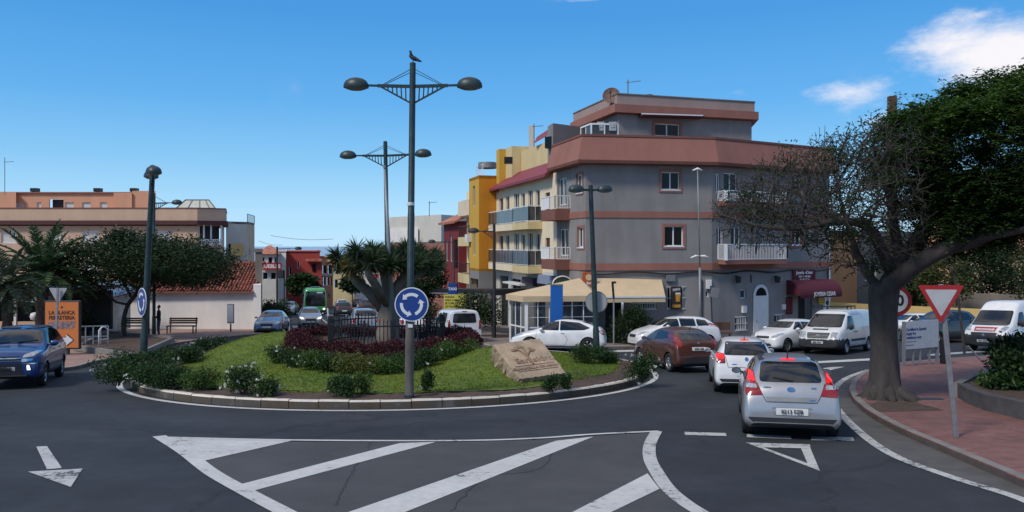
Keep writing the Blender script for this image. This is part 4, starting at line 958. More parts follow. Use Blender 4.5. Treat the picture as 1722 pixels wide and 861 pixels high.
class Bld:
	def __init__(s, name, label, cat, loc, group=None):
		s.t = thing(name, label, cat, loc, group=group)
	def facade(s, A, B, z0, z1, m, opens=(), reveal=.14, name='wall', frame_m=None):
		"wall seen with A on its left and B on its right; opens = (u0, u1, z0, z1, style)"
		A = Vector((A[0], A[1])); B = Vector((B[0], B[1])); W = (B - A).length; u = (B - A) / W; n = Vector((u.y, -u.x))
		us = sorted(set([0, W] + [min(max(k, 0), W) for o in opens for k in o[:2]])); zs = sorted(set([z0, z1] + [min(max(k, z0), z1) for o in opens for k in o[2:4]]))
		pt = lambda a, z, d=0: (A.x + u.x * a + n.x * d, A.y + u.y * a + n.y * d, z)
		mb = MB()
		for i in range(len(us) - 1):
			for j in range(len(zs) - 1):
				cu, cz = (us[i] + us[i + 1]) / 2, (zs[j] + zs[j + 1]) / 2
				if any(o[0] < cu < o[1] and o[2] < cz < o[3] for o in opens): continue
				mb.quad(pt(us[i], zs[j]), pt(us[i + 1], zs[j]), pt(us[i + 1], zs[j + 1]), pt(us[i], zs[j + 1]))
		for o in opens:
			a, b, c, d = o[:4]; r = -reveal
			mb.quad(pt(a, c), pt(b, c), pt(b, c, r), pt(a, c, r)); mb.quad(pt(a, d, r), pt(b, d, r), pt(b, d), pt(a, d)); mb.quad(pt(a, c), pt(a, c, r), pt(a, d, r), pt(a, d)); mb.quad(pt(b, c, r), pt(b, c), pt(b, d), pt(b, d, r))
		w = mb.build(name, m, s.t, recalc=False)
		for o in opens: s.window(A, u, n, o, reveal)
		return w
	def window(s, A, u, n, o, reveal):
		a, b, c, d, style = o[:5]
		pt = lambda x, z, k=0: Vector((A.x + u.x * x + n.x * k, A.y + u.y * x + n.y * k, z))
		nn = (n.x, n.y, 0); r = -reveal
		fm = M['white_metal'] if style in ('slide', 'door2', 'single', 'shutter', 'grille') else M['plastic']
		if style == 'brownframe': fm = W_['brown']
		mb = MB(); t = .055; dp = .05
		def frm(x0, x1, z0, z1):
			mb.bar(pt(x0, z0 + t / 2, r + .03), pt(x1, z0 + t / 2, r + .03), t if False else dp, t); mb.bar(pt(x0, z1 - t / 2, r + .03), pt(x1, z1 - t / 2, r + .03), dp, t)
			mb.bar(pt(x0 + t / 2, z0 + t, r + .03), pt(x0 + t / 2, z1 - t, r + .03), t, dp, up=nn); mb.bar(pt(x1 - t / 2, z0 + t, r + .03), pt(x1 - t / 2, z1 - t, r + .03), t, dp, up=nn)
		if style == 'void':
			MB().quad(pt(a, c, r * 4), pt(b, c, r * 4), pt(b, d, r * 4), pt(a, d, r * 4)).build('window', W_['shade'], s.t); return  # open bay: a dark sheet at its back paints the shade inside
		frm(a, b, c, d)
		if style in ('slide', 'door2', 'brownframe'): mb.bar(pt((a + b) / 2, c + t, r + .035), pt((a + b) / 2, d - t, r + .035), .06, dp, up=nn)
		if style == 'lattice':
			for k in (1, 2): mb.bar(pt(a + (b - a) * k / 3, c, r + .04), pt(a + (b - a) * k / 3, d, r + .04), .04, dp, up=nn)
			for k in (1, 2, 3): mb.bar(pt(a, c + (d - c) * k / 4, r + .042), pt(b, c + (d - c) * k / 4, r + .042), dp, .04)
		f = mb.build('window', fm, s.t)
		g = M['shutter'] if style == 'shutter' else (M['glass_room'] if random.random() < .15 else M['glass_dark'])
		MB().quad(pt(a + .01, c + .01, r + .012), pt(b - .01, c + .01, r + .012), pt(b - .01, d - .01, r + .012), pt(a + .01, d - .01, r + .012)).build('pane', g, f)
		if style == 'grille':
			k = int((b - a) / .13); q = MB()
			for i in range(1, k): q.bar(pt(a + (b - a) * i / k, c - .03, .03), pt(a + (b - a) * i / k, d + .03, .03), .022, .022, up=nn)
			for z in (c - .02, (c + d) / 2, d + .02): q.bar(pt(a - .02, z, .03), pt(b + .02, z, .03), .03, .03)
			q.build('window_grille', M['white_metal'], f)
		if style == 'slide': MB().bar(pt(a - .05, c - .025, .0), pt(b + .05, c - .025, .0), .10, .05).build('sill', M['white_metal'], f)
	def surround(s, A, B, o, m, w=.13):
		A = Vector((A[0], A[1])); B = Vector((B[0], B[1])); u = (B - A).normalized(); n = Vector((u.y, -u.x)); a, b, c, d = o[:4]
		pt = lambda x, z: Vector((A.x + u.x * x + n.x * .015, A.y + u.y * x + n.y * .015, z)); nn = (n.x, n.y, 0); mb = MB()
		mb.bar(pt(a - w, d + w / 2), pt(b + w, d + w / 2), .05, w); mb.bar(pt(a - w, c - w / 2 - .02), pt(b + w, c - w / 2 - .02), .05, w); mb.bar(pt(a - w / 2, c), pt(a - w / 2, d), w, .05, up=nn); mb.bar(pt(b + w / 2, c), pt(b + w / 2, d), w, .05, up=nn)
		mb.build('window_surround', m, s.t)
	def band(s, path, z0, z1, out, m, name='band', back=0.0):
		"moulding along a wall path (left to right as seen), standing out by `out`"
		pts = [Vector(p) for p in path]; N = len(pts); off = []
		for i in range(N):
			ns = []
			if i > 0: d = (pts[i] - pts[i - 1]).normalized(); ns.append(Vector((d.y, -d.x)))
			if i < N - 1: d = (pts[i + 1] - pts[i]).normalized(); ns.append(Vector((d.y, -d.x)))
			k = ns[0] if len(ns) == 1 else (ns[0] + ns[1]) / (1 + ns[0].dot(ns[1])); off.append(k)
		outs = out if isinstance(out, tuple) else (out, out)
		vs = []
		for p, k in zip(pts, off):
			a = p + k * outs[0]; b = p + k * outs[1]; c = p - k * back
			vs += [(c.x, c.y, z0), (a.x, a.y, z0), (b.x, b.y, z1), (c.x, c.y, z1)]
		fs = [(i * 4 + k, (i + 1) * 4 + k, (i + 1) * 4 + (k + 1) % 4, i * 4 + (k + 1) % 4) for i in range(N - 1) for k in range(4)] + [(0, 1, 2, 3), tuple((N - 1) * 4 + k for k in range(4))]
		return MB().add(vs, fs).build(name, m, s.t)
	def solid(s, poly, z0, z1, m, name='wall'):
		return MB().prism([(p[0], p[1], z0) for p in poly], (0, 0, z1 - z0)).build(name, m, s.t)
	def railing(s, pts, z0, h, m, name='balcony_railing', gap=.11, solid=None):
		mb = MB()
		for i in range(len(pts) - 1):
			a = Vector((*pts[i], z0)); b = Vector((*pts[i + 1], z0)); L = (b - a).length; k = max(2, int(L / gap)); up = Vector((0, 0, h))
			mb.bar(a + up, b + up, .05, .05); mb.bar(a + Vector((0, 0, .06)), b + Vector((0, 0, .06)), .035, .035)
			for j in range(k + 1):
				p = a.lerp(b, j / k); mb.bar(p + Vector((0, 0, .06)), p + up, .022 if 0 < j < k else .05)
		return mb.build(name, m, s.t)
def z_at(y, Y): return CH - (y - HY) * Y / F
def u_on(A, B, px):
	"distance along A-B where the photo column px crosses that vertical plane"
	A = Vector((A[0], A[1])); B = Vector((B[0], B[1])); u = (B - A).normalized(); k = (px - CX) / F
	return (k * A.y - A.x) / (u.x - k * u.y)
def depth_on(A, B, px):
	A = Vector((A[0], A[1])); B = Vector((B[0], B[1])); u = (B - A).normalized(); return A.y + u.y * u_on(A, B, px)
def op(A, B, x0, x1, ytop, ybot, style):
	Y = depth_on(A, B, (x0 + x1) / 2); return (u_on(A, B, x0), u_on(A, B, x1), z_at(ybot, Y), z_at(ytop, Y), style)
# --- grey corner house
C0 = (3.95, 43.0); C1 = (11.0, 44.2); C2 = (19.5, 49.3)
def S(u, v=0.0, C=C0): return (C[0] + STD.x * u - STD.y * v, C[1] + STD.y * u + STD.x * v)     # along the street, out towards it
GL_ = 4.75
Bk = S(GL_)
b = Bld('corner_house', 'grey corner apartment house with brown bands, penthouse and shops on the ground floor', 'house', (*C0, gz(43)))
zg = gz(46) - .6; z1 = z_at(455, 43.2); z1t = z_at(443, 43.2); z2 = z_at(366, 43.2); z2t = z_at(355, 43.2); z3 = z_at(271, 43.2); z4 = z_at(231, 43.2); z5 = z_at(193, 44.5); z6 = z_at(172, 44.5)
# upper storeys
of = [op(C0, C1, 1112, 1143, 289, 319, 'slide'), op(C0, C1, 1117, 1149, 380, 414, 'slide')]
b.facade(C0, C1, z1, z3, W_['grey'], of)
for o in of: b.surround(C0, C1, o, W_['brown'])
orr = [op(C1, C2, 1203, 1211, 292, 324, 'door2'), op(C1, C2, 1217, 1240, 291, 326, 'door2'), op(C1, C2, 1205, 1215, 382, 414, 'door2'), op(C1, C2, 1229, 1245, 382, 414, 'door2'), op(C1, C2, 1331, 1347, 380, 412, 'slide'), op(C1, C2, 1331, 1347, 292, 322, 'slide')]
b.facade(C1, C2, z1, z3, W_['grey'], orr)
b.surround(C1, C2, orr[4], W_['brown'], .16)
ol = [op(Bk, C0, 939, 953, 299, 345, 'door2'), op(Bk, C0, 970, 980, 293, 324, 'slide'), op(Bk, C0, 941, 956, 385, 430, 'door2'), op(Bk, C0, 972, 982, 382, 416, 'slide')]
b.facade(Bk, C0, z1, z3, W_['grey'], ol); b.surround(Bk, C0, ol[1], W_['brown'], .1); b.surround(Bk, C0, ol[3], W_['brown'], .1)
# ground floor with shop openings
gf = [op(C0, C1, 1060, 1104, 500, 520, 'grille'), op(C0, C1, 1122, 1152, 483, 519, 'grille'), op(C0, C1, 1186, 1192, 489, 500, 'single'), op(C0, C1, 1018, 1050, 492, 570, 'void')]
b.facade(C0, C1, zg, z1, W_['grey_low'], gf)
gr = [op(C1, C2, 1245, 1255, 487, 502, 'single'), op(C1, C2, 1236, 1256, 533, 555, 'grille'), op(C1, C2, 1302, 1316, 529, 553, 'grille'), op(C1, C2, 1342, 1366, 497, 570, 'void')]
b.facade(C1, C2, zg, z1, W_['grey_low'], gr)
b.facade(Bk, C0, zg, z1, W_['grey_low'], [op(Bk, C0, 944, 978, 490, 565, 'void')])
bk2 = (C2[0] - 5, C2[1] + 9)
b.facade(C2, (C2[0] + 1.0, C2[1] + 9), zg, z4 + .3, W_['grey'])
# bands and eaves
path = [Bk, C0, C1, C2]
b.band(path, z1 + .0, z1t, .05, W_['brown']); b.band([C0, C1, S(0)] if False else [Bk, C0, C1, C2], z2, z2t, .045, W_['brown'])
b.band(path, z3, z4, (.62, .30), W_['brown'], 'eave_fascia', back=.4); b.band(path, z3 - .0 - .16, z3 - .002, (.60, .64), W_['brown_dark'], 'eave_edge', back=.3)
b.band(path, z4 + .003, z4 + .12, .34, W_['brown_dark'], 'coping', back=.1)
# roof deck and penthouse
roofpoly = [Bk, C0, C1, C2, (C2[0] + 1, C2[1] + 9), (6, 56)]
b.solid(roofpoly, z3 - .2, z3 + .5, W_['fawn'], 'roof')
PA = P(1040, 200, 45.6)[:2]; PB = P(1264, 200, 48.2)[:2]
PL_ = (PA[0] + STD.x * 7.0, PA[1] + STD.y * 7.0)
zt5 = z_at(192, 46.2)
po = [op(PA, PB, 1101, 1143, 208, 229, 'slide')]
b.facade(PA, PB, z3, zt5 + .1, W_['grey'], po); b.surround(PA, PB, po[0], W_['brown'], .14)
PC = (PB[0] + 1.0, PB[1] + 6)
b.facade(PB, PC, z3, zt5 + .1, W_['grey']); b.facade(PL_, PA, z3, zt5 + .1, W_['grey'])
pp = [PL_, PA, PB, PC]
b.band(pp, zt5 - .04, zt5 + .42, .38, W_['brown'], 'eave_fascia', back=.5); b.band(pp, zt5 + .425, zt5 + 1.0, .16, W_['fawn'], 'parapet', back=.2); b.band(pp, zt5 + 1.003, zt5 + 1.07, .2, W_['stone'], 'coping', back=.25)
b.solid([PL_, PA, PB, PC, (PL_[0] + 5, PL_[1] + 5)], zt5 - .1, zt5 + .3, W_['fawn'], 'roof')
# penthouse awning
o = MB()
uA = Vector((PB[0] - PA[0], PB[1] - PA[1])).normalized(); nA = Vector((uA.y, -uA.x))
def onp(px, y, out):
	t = u_on(PA, PB, px); Y = depth_on(PA, PB, px); return Vector((PA[0] + uA.x * t + nA.x * out, PA[1] + uA.y * t + nA.y * out, z_at(y, Y)))
p0, p1 = onp(1073, 196, .35), onp(1175, 199, .35)
MB().bar(p0, p1, .55, .12).build('folded_awning', M['awning_red'], b.t); MB().bar(p0 + Vector((0, -.3, .06)), p1 + Vector((0, -.3, .06)), .06, .07).build('awning_rail', M['white_metal'], b.t)
# glazed box and washing machines on the terrace
g0 = S(3.3, -.75); z0 = z4 + .12
mb = MB(); gA = S(1.5, -.9); gB = S(3.1, -.9)
g1 = (gA[0] + 1.5, gA[1] + .2)
for p in (gA, gB, g1): mb.bar((*p, z4 - .4), (*p, z4 + .95), .09)
mb.bar((*gA, z4 + .95), (*gB, z4 + .95), .1); mb.bar((*gA, z4 + .95), (*g1, z4 + .95), .1); mb.bar((*S(2.3, -.9), z4), (*S(2.3, -.9), z4 + .9), .07)
mb.bar((gA[0] + .75, gA[1] + .1, z4), (gA[0] + .75, gA[1] + .1, z4 + .9), .07)
sr = mb.build('sun_room', M['white_metal'], b.t)
MB().quad((*gA, z4 - .3), (*gB, z4 - .3), (*gB, z4 + .9), (*gA, z4 + .9)).quad((*gA, z4 - .3), (*g1, z4 - .3), (*g1, z4 + .9), (*gA, z4 + .9)).build('pane', M['glass_room'], sr)
for px in (1010, 1030):
	q = P(px, 213, 44.9); MB().box((q.x, q.y, q.z), (.4, .3, .5)).box((q.x, q.y - .16, q.z + .03), (.22, .03, .22)).build('air_conditioner', M['sign_back'], b.t, bevel=.03)
# stair tower behind
b.solid([P(921, 200, 49)[:2], P(930, 200, 47.8)[:2], P(985, 200, 49.5)[:2], P(985, 200, 53)[:2], P(925, 200, 54)[:2]], z4 - 1, z_at(208, 48), W_['grey'], 'stair_tower')
q = P(925, 240, 48.4); MB().box(q, (.5, .5, .7), 1.2).build('tower_window', M['glass_dark'], b.t)
# corner balconies on the street side
for k, (yt, ym, yb) in enumerate(((329, 351, 370), (416, 437, 454))):
	ym_ = 46.6
	A0, A1, D = S(GL_ + .2, .9), S(2.45, .9), S(2.45, 0)
	Y = A1[1]; zb_, zm_, zt_ = z_at(yb, Y), z_at(ym, Y), z_at(yt, Y)
	b.solid([S(GL_ + .2, 0.003), A0, A1, (D[0], D[1])][::-1], zb_, zm_, W_['brown_dark'], 'balcony')
	b.railing([A0, A1, D], zm_, zt_ - zm_, M['white_metal'], gap=.14)
	# privacy panel towards the neighbour
	MB().quad((*A0, zm_ + .05), (*S(3.5, .9), zm_ + .05), (*S(3.5, .9), zt_), (*A0, zt_)).build('balcony_panel', M['white'], b.t)
# front balconies
un = Vector((C2[0] - C1[0], C2[1] - C1[1])).normalized(); nn = Vector((un.y, -un.x))
def on2(px, out):
	t = u_on(C1, C2, px); return (C1[0] + un.x * t + nn.x * out, C1[1] + un.y * t + nn.y * out)
for ya, yb in ((411, 438), (320, 338)):
	a, bb, c, d = on2(1207, .01), on2(1199, .95), on2(1302, .95), on2(1302, .01)
	Y = bb[1]; zb_ = z_at(yb, Y); b.solid([a, bb, c, d], zb_ - .22, zb_, W_['brown'], 'balcony')
	b.railing([a, bb, c, d], zb_, z_at(ya, Y) - zb_, M['white_metal'], gap=.12)
	MB().bar((*bb, zb_), (*bb, z_at(ya, Y)), .16, .16).build('balcony_post', M['white_metal'], b.t)
# arched door
A_, t0, t1 = C1, u_on(C1, C2, 1268), u_on(C1, C2, 1289)
def on1(t, z, out=0): return Vector((C1[0] + un.x * t + nn.x * out, C1[1] + un.y * t + nn.y * out, z))
Yd = depth_on(C1, C2, 1278); zd0, zd1 = gz(Yd) - .1, z_at(497, Yd); rr = (t1 - t0) / 2
outer = [on1(t0 - .1, zd0, .02), on1(t1 + .1, zd0, .02)] + [on1((t0 + t1) / 2 + (rr + .1) * math.cos(a), zd1 + (rr + .1) * 1.05 * math.sin(a), .02) for a in np.linspace(0, math.pi, 14)]
dr = MB().prism(outer, (nn.x * .04, nn.y * .04, 0)).build('door', M['white'], b.t)
MB().prism([on1((t0 + t1) / 2 + rr * .85 * math.cos(a), zd1 + rr * .9 * math.sin(a), .065) for a in np.linspace(0, math.pi, 14)], (nn.x * .01, nn.y * .01, 0)).build('fanlight', M['glass_dark'], dr)
mb = MB()
for k, zz in enumerate((.35, 1.15)):
	for sx in (.28, .72): mb.box(on1(t0 + (t1 - t0) * sx, zd0 + zz + .35, .07), (.26, .02, .55), math.atan2(un.y, un.x))
mb.build('door_panel', M['white'], dr, bevel=.01)
MB().box(on1(t0 + .12, zd0 + 1.1, .09), (.04, .05, .12), math.atan2(un.y, un.x)).build('handle', M['chrome'], dr)
# meter cupboards, lamps, vents and cables
for px, py, w, h, m in ((1191, 478, .3, .5, 'white'), (1250, 520, .32, .4, 'white'), (1316, 516, .28, .3, 'white'), (1127, 468, .5, .35, 'grey_metal')):
	first = px < 1197; AA, BB = (C0, C1) if first else (C1, C2); Y = depth_on(AA, BB, px)
	dd = Vector((BB[0] - AA[0], BB[1] - AA[1])).normalized(); nn2 = Vector((dd.y, -dd.x)); t = u_on(AA, BB, px)
	MB().box((AA[0] + dd.x * t + nn2.x * .07, AA[1] + dd.y * t + nn2.y * .07, z_at(py, Y)), (w, .14, h), math.atan2(dd.y, dd.x)).build('meter_box', M[m], b.t, bevel=.015)
for px in (1236, 1302):
	t = u_on(C1, C2, px); Y = depth_on(C1, C2, px); z = z_at(470, Y); mb = MB()
	mb.bar(on1(t, z + .2), on1(t, z + .2, .25), .04).box(on1(t, z, .25), (.2, .2, .36), 0, taper=1.3)
	mb.build('wall_lantern', M['black'], b.t)
mb = MB()
for a, c in ((C0, C1), (C1, C2)):
	dd = Vector((c[0] - a[0], c[1] - a[1])).normalized(); nn2 = Vector((dd.y, -dd.x)); Ln = (Vector(c) - Vector(a)).length
	mb.tube([(a[0] + dd.x * t + nn2.x * .08, a[1] + dd.y * t + nn2.y * .08, z1 - .14 - .06 * math.sin(t * 1.7)) for t in np.linspace(0, Ln, 20)], .05, 6)
for px, y0, y1 in ((1176, 462, 500), (1262, 462, 475), (1180, 470, 560), (1391, 455, 560)):
	AA, BB = (C0, C1) if px < 1197 else (C1, C2); Y = depth_on(AA, BB, px); dd = Vector((BB[0] - AA[0], BB[1] - AA[1])).normalized(); nn2 = Vector((dd.y, -dd.x)); t = u_on(AA, BB, px)
	mb.bar((AA[0] + dd.x * t + nn2.x * .05, AA[1] + dd.y * t + nn2.y * .05, z_at(y0, Y)), (AA[0] + dd.x * t + nn2.x * .05, AA[1] + dd.y * t + nn2.y * .05, z_at(y1, Y)), .05)
mb.build('cable_run', M['black'], b.t)
# drink poster in the barred window
Y = depth_on(C0, C1, 1137); q = P(1137, 501, Y - .1); Mp = frame(q, (1, .17, 0), (.17, -1, 0))
ps = MB().prism([Mp @ Vector(p) for p in ((-.30, -.62, 0), (.30, -.62, 0), (.30, .62, 0), (-.30, .62, 0))], Mp.to_3x3() @ Vector((0, 0, .02))).build('drink_poster', mat('poster_dark', (.035, .02, .012), .5, var=.3), b.t)
gl_ = M['poster_amber'] = mat('poster_amber', (.55, .26, .03), .5, var=.3, scale=8)
MB().prism([Mp @ Vector(p) for p in ((-.02, -.2, .024), (.2, -.2, .024), (.24, .2, .024), (-.05, .2, .024))], Mp.to_3x3() @ Vector((0, 0, .008))).build('beer_glass', gl_, ps)
MB().prism([Mp @ Vector(p) for p in ((-.06, .2, .024), (.25, .2, .024), (.22, .29, .024), (-.03, .29, .024))], Mp.to_3x3() @ Vector((0, 0, .01))).build('beer_foam', M['sign_white'], ps)
MB().prism([Mp @ Vector(p) for p in ((-.24, -.52, .024), (.24, -.52, .024), (.24, -.36, .024), (-.24, -.36, .024))], Mp.to_3x3() @ Vector((0, 0, .008))).build('snack_plate', gl_, ps)
lettering('ZERO', .17, M['sign_white'], ps, Mp @ Matrix.Translation((0, .45, .026)) @ Matrix.Rotation(.12, 4, 'Z'), bold=.004)
# restaurant awning on the front wall
def awning(name, label, a_in, a_out, b_in, b_out, drop=.3, m='awning', parent=None):
	vs = [a_in, a_out, b_out, b_in, a_in - Vector((0, 0, .05)), a_out - Vector((0, 0, .05)), b_out - Vector((0, 0, .05)), b_in - Vector((0, 0, .05))]
	o = MB().add(vs, [(0, 1, 2, 3), (7, 6, 5, 4), (0, 4, 5, 1), (2, 6, 7, 3), (3, 7, 4, 0)]).build(name, M[m], parent)
	return o
ai, bi = P(1004, 468, 43.0), P(1112, 467, 44.0); ao, bo = P(1004, 500, 40.6), P(1119, 499, 41.4)
awt = thing('shop_awning', 'sand-coloured sloping awning over the restaurant front, right of the round sign', 'awning', (ai + bi) / 2)
awning('awning_cloth', '', ai, ao, bi, bo, parent=awt)
MB().bar(ao, bo, .06, .08).build('front_bar', M['white_metal'], awt)
mb = MB(); mb.quad(ao - Vector((0, 0, .05)), bo - Vector((0, 0, .05)), bo - Vector((0, .02, .27)), ao - Vector((0, .02, .27))); mb.build('valance', M['awning'], awt)
mb = MB()
for t in (.12, .88): mb.bar(ai.lerp(bi, t) - Vector((0, 0, .5)), ao.lerp(bo, t) - Vector((0, 0, .08)), .05)
mb.build('folding_arm', M['white_metal'], awt)
# jeweller's shop front
Yj = depth_on(C1, C2, 1352)
jt = thing('jewellery_awning', 'wine-red domed shop awning with white lettering beside the yellow notice', 'awning', on1(u_on(C1, C2, 1352), z_at(480, Yj)))
t0, t1 = u_on(C1, C2, 1322), u_on(C1, C2, 1392); zt, zb = z_at(470, Yj), z_at(494, Yj)
vs = []; NN = 9
for i in range(NN):
	a = math.pi / 2 * i / (NN - 1); out = .02 + 1.0 * math.sin(a); z = zb + (zt - zb) * math.cos(a)
	vs += [on1(t0 + .0, z, out), on1(t1, z, out)]
mb = MB().add(vs, [(2 * i, 2 * i + 1, 2 * i + 3, 2 * i + 2) for i in range(NN - 1)])
for e in (0, 1):
	n0 = len(mb.v); mb.add([vs[2 * i + e] for i in range(NN)] + [on1((t0, t1)[e], zb, .02)], [tuple(range(NN + 1))])
mb.build('awning_cloth', M['awning_red'], jt, recalc=False)
MB().quad(on1(t0, zb, 1.02), on1(t1, zb, 1.02), on1(t1, zb - .18, 1.0), on1(t0, zb - .18, 1.0)).build('valance', M['awning_red'], jt)
Mz = frame(on1((t0 + t1) / 2 + .25, zb + .02, 1.06), (un.x, un.y, 0), (nn.x, nn.y, .0))
lettering('JOYERIA CESAR', .34, M['sign_white'], jt, Mz, bold=.006, xs=.82)
js = thing('shop_sign', 'wine-red sign board with white lettering above the domed jewellery awning', 'sign', on1(u_on(C1, C2, 1350), z_at(462, Yj), .1))
Ms = frame(on1(u_on(C1, C2, 1350), z_at(463, Yj), .1), (un.x, un.y, 0), (nn.x, nn.y, 0))
MB().prism([Ms @ Vector(p) for p in ((-.98, -.36, -.05), (.98, -.36, -.05), (.98, .34, -.05), (-.98, .34, -.05))], Ms.to_3x3() @ Vector((0, 0, .08))).build('board', M['awning_red'], js)
lettering('Joyería   César', .26, M['sign_white'], js, Ms @ Matrix.Translation((0, .17, .034)), bold=.006, xs=.95)
lettering('ORO  Y  RELOJES', .14, M['sign_white'], js, Ms @ Matrix.Translation((0, -.07, .034)), bold=.003); lettering('TEL. 922 177 214', .12, M['sign_white'], js, Ms @ Matrix.Translation((0, -.24, .034)), bold=.003)
md = [Ms @ Vector(p) for p in ((.13, .24, .034), (.05, .14, .034), (.09, .09, .034), (.13, .15, .034), (.17, .09, .034), (.21, .14, .034))]
MB().prism(md, Ms.to_3x3() @ Vector((0, 0, .006))).build('emblem', M['sign_white'], js)
def wall_board(name, label, px, py, w, h, m, out=.05, cat='notice'):
	Y = depth_on(C1, C2, px); t = u_on(C1, C2, px); c = on1(t, z_at(py, Y), out)
	Mb = frame(c, (un.x, un.y, 0), (nn.x, nn.y, 0))
	o = MB().prism([Mb @ Vector(p) for p in ((-w / 2, -h / 2, 0), (w / 2, -h / 2, 0), (w / 2, h / 2, 0), (-w / 2, h / 2, 0))], Mb.to_3x3() @ Vector((0, 0, .04))).build(name, m, bevel=.008)
	props(o, label, cat); return o, Mb @ Matrix.Translation((0, 0, .042))
o, Mb = wall_board('menu_board', 'narrow wine-red notice panel on the wall left of the jewellery door', 1326, 514, .5, 1.0, M['awning_red'])
for k in range(6): lettering('ORO · PLATA', .10, M['fade'] if 'fade' in M else M['brown_ink'] if 'brown_ink' in M else M['sign_red'], o, Mb @ Matrix.Translation((0, .36 - .14 * k, 0)), ext=.002)
o, Mb = wall_board('yellow_notice', 'yellow notice panel right of the jewellery shop door', 1380, 504, .55, .55, mat('yellow_notice_paint', (.62, .48, .06), .5))
for k in range(3): lettering('COMPRO ORO' if k == 0 else 'PAGO AL CONTADO', .10 if k else .13, M['plate_ink'], o, Mb @ Matrix.Translation((0, .14 - .15 * k, 0)), ext=.002, xs=.55)
o, Mb = wall_board('white_display_panel', 'white panel with dark round clocks on the wall beside the yellow notice', 1389, 520, .6, 1.5, M['white'], out=.02)
mb = MB()
for k in range(3): mb.lathe([(.001, .02), (.13, .02), (.14, 0)], 16, Mb @ Matrix.Translation((.05, .4 - .42 * k, 0)))
mb.build('clock_disc', M['black'], o)
# --- restaurant pavilion
pv = thing('restaurant_pavilion', 'glazed restaurant terrace under a sand-coloured tented roof on the pavement', 'pavilion', (*G(930, 580)[:2], gz(41)))
q = [Vector((*P(858, 500, 40.6)[:2], 0)), Vector((*P(885, 500, 39.0)[:2], 0)), Vector((*P(1000, 500, 39.6)[:2], 0)), Vector((*P(1000, 500, 43.5)[:2], 0)), Vector((*P(905, 500, 46.5)[:2], 0))]
ze = z_at(497, 39.4); zpk = z_at(473, 42.0); apex = Vector((*P(975, 470, 42.5)[:2], zpk + .15))
mb = MB(); ev = [Vector((p.x, p.y, ze)) for p in q]; out = [e + (e - Vector((apex.x, apex.y, ze))).normalized() * .25 for e in ev]
for i in range(5): mb.add([out[i], out[(i + 1) % 5], apex], [(0, 1, 2)])
mb.build('tent_roof', M['awning'], pv)
mb = MB()
for i in range(5):
	a, c = out[i], out[(i + 1) % 5]; mb.quad(a, c, c - Vector((0, 0, .28)), a - Vector((0, 0, .28)))
mb.build('valance', M['awning'], pv)
mb = MB(); gz0 = gz(40) + .1
for i, k in ((0, 0), (1, 1), (2, 2)): mb.bar((q[i].x, q[i].y, gz0), (q[i].x, q[i].y, ze), .16 if i == 1 else .1)
for a, c, n in ((q[0], q[1], 3), (q[1], q[2], 6)):
	for j in range(1, n): p = a.lerp(c, j / n); mb.bar((p.x, p.y, gz0), (p.x, p.y, ze), .05)
	for zz in (gz0 + .9, gz0 + .08): mb.bar((a.x, a.y, zz), (c.x, c.y, zz), .05, .07)
for zz in (ze - .5, ze - 1.05): mb.bar((q[1].x, q[1].y, zz), (q[2].x, q[2].y, zz), .025, .025)
mb.build('post_frame', M['white_metal'], pv)
mg, nt_, b_, L_ = nodes('pavilion_glass'); M['pavilion_glass'] = mg
b_.inputs['Base Color'].default_value = (.03, .045, .065, 1); b_.inputs['Roughness'].default_value = .05; b_.inputs['Alpha'].default_value = .72
mb = MB()
for a, c in ((q[0], q[1]), (q[1], q[2])): mb.quad((a.x, a.y + .02, gz0 + .1), (c.x, c.y + .02, gz0 + .1), (c.x, c.y + .02, ze), (a.x, a.y + .02, ze))
mb.build('glazing', mg, pv)
MB().add([(p.x, p.y, gz0 - .03) for p in q], [(0, 1, 2, 3, 4)]).build('pavilion_floor', M['wood_brown'], pv)
bp_ = P(936, 540, 38.4); zc = gz(38.4) + .12
bt = thing('blue_pillar', 'tall plain blue advertising pillar in front of the restaurant terrace', 'pillar', (bp_.x, 38.4, zc))
MB().box((bp_.x, 38.4, (zc + z_at(480, 38.4)) / 2), (.58, .24, z_at(480, 38.4) - zc), .06).build('panel', M['blue_panel'], bt, bevel=.02); MB().box((bp_.x, 38.4, z_at(480, 38.4) + .03), (.62, .28, .06), .06).box((bp_.x, 38.4, zc + .05), (.7, .36, .1), .06).build('end_cap', M['grey_metal'], bt)
# projecting signs
ot = thing('hanging_sign', 'orange-red projecting bar sign at the corner above the terrace roof', 'sign', P(989, 470, 42.3))
c = P(989, 469, 42.2); Mo = frame(c, (1, .1, 0), (.1, -1, 0))
MB().prism([Mo @ Vector(p) for p in ((-.32, -.36, -.1), (.32, -.36, -.1), (.32, .36, -.1), (-.32, .36, -.1))], Mo.to_3x3() @ Vector((0, 0, .2))).build('sign_box', mat('sign_orange', (.42, .10, .03), .4, var=.3), ot, bevel=.02)
MB().lathe([(.001, .02), (.16, .02), (.17, 0)], 20, Mo @ Matrix.Translation((.02, .08, .1))).build('emblem', M['awning'], ot); lettering('Bar', .18, M['sign_white'], ot, Mo @ Matrix.Translation((.02, -.22, .105)), bold=.005)
MB().bar(c + Vector((-.4, .3, .42)), c + Vector((.4, .3, .42)), .05).build('bracket', M['black'], ot)
st_ = thing('round_topped_sign', 'dark green half-round illuminated bar sign over the terrace roof by the pale blue wall', 'sign', P(945, 468, 44.6))
c = P(945, 478, 44.6); Mo = frame(c, (1, .2, 0), (.2, -1, 0)); r = .62
MB().prism([Mo @ Vector((r * math.cos(a), r * .8 * math.sin(a), -.08)) for a in np.linspace(0, math.pi, 20)], Mo.to_3x3() @ Vector((0, 0, .16))).build('sign_box', mat('sign_green', (.02, .05, .035), .4), st_)
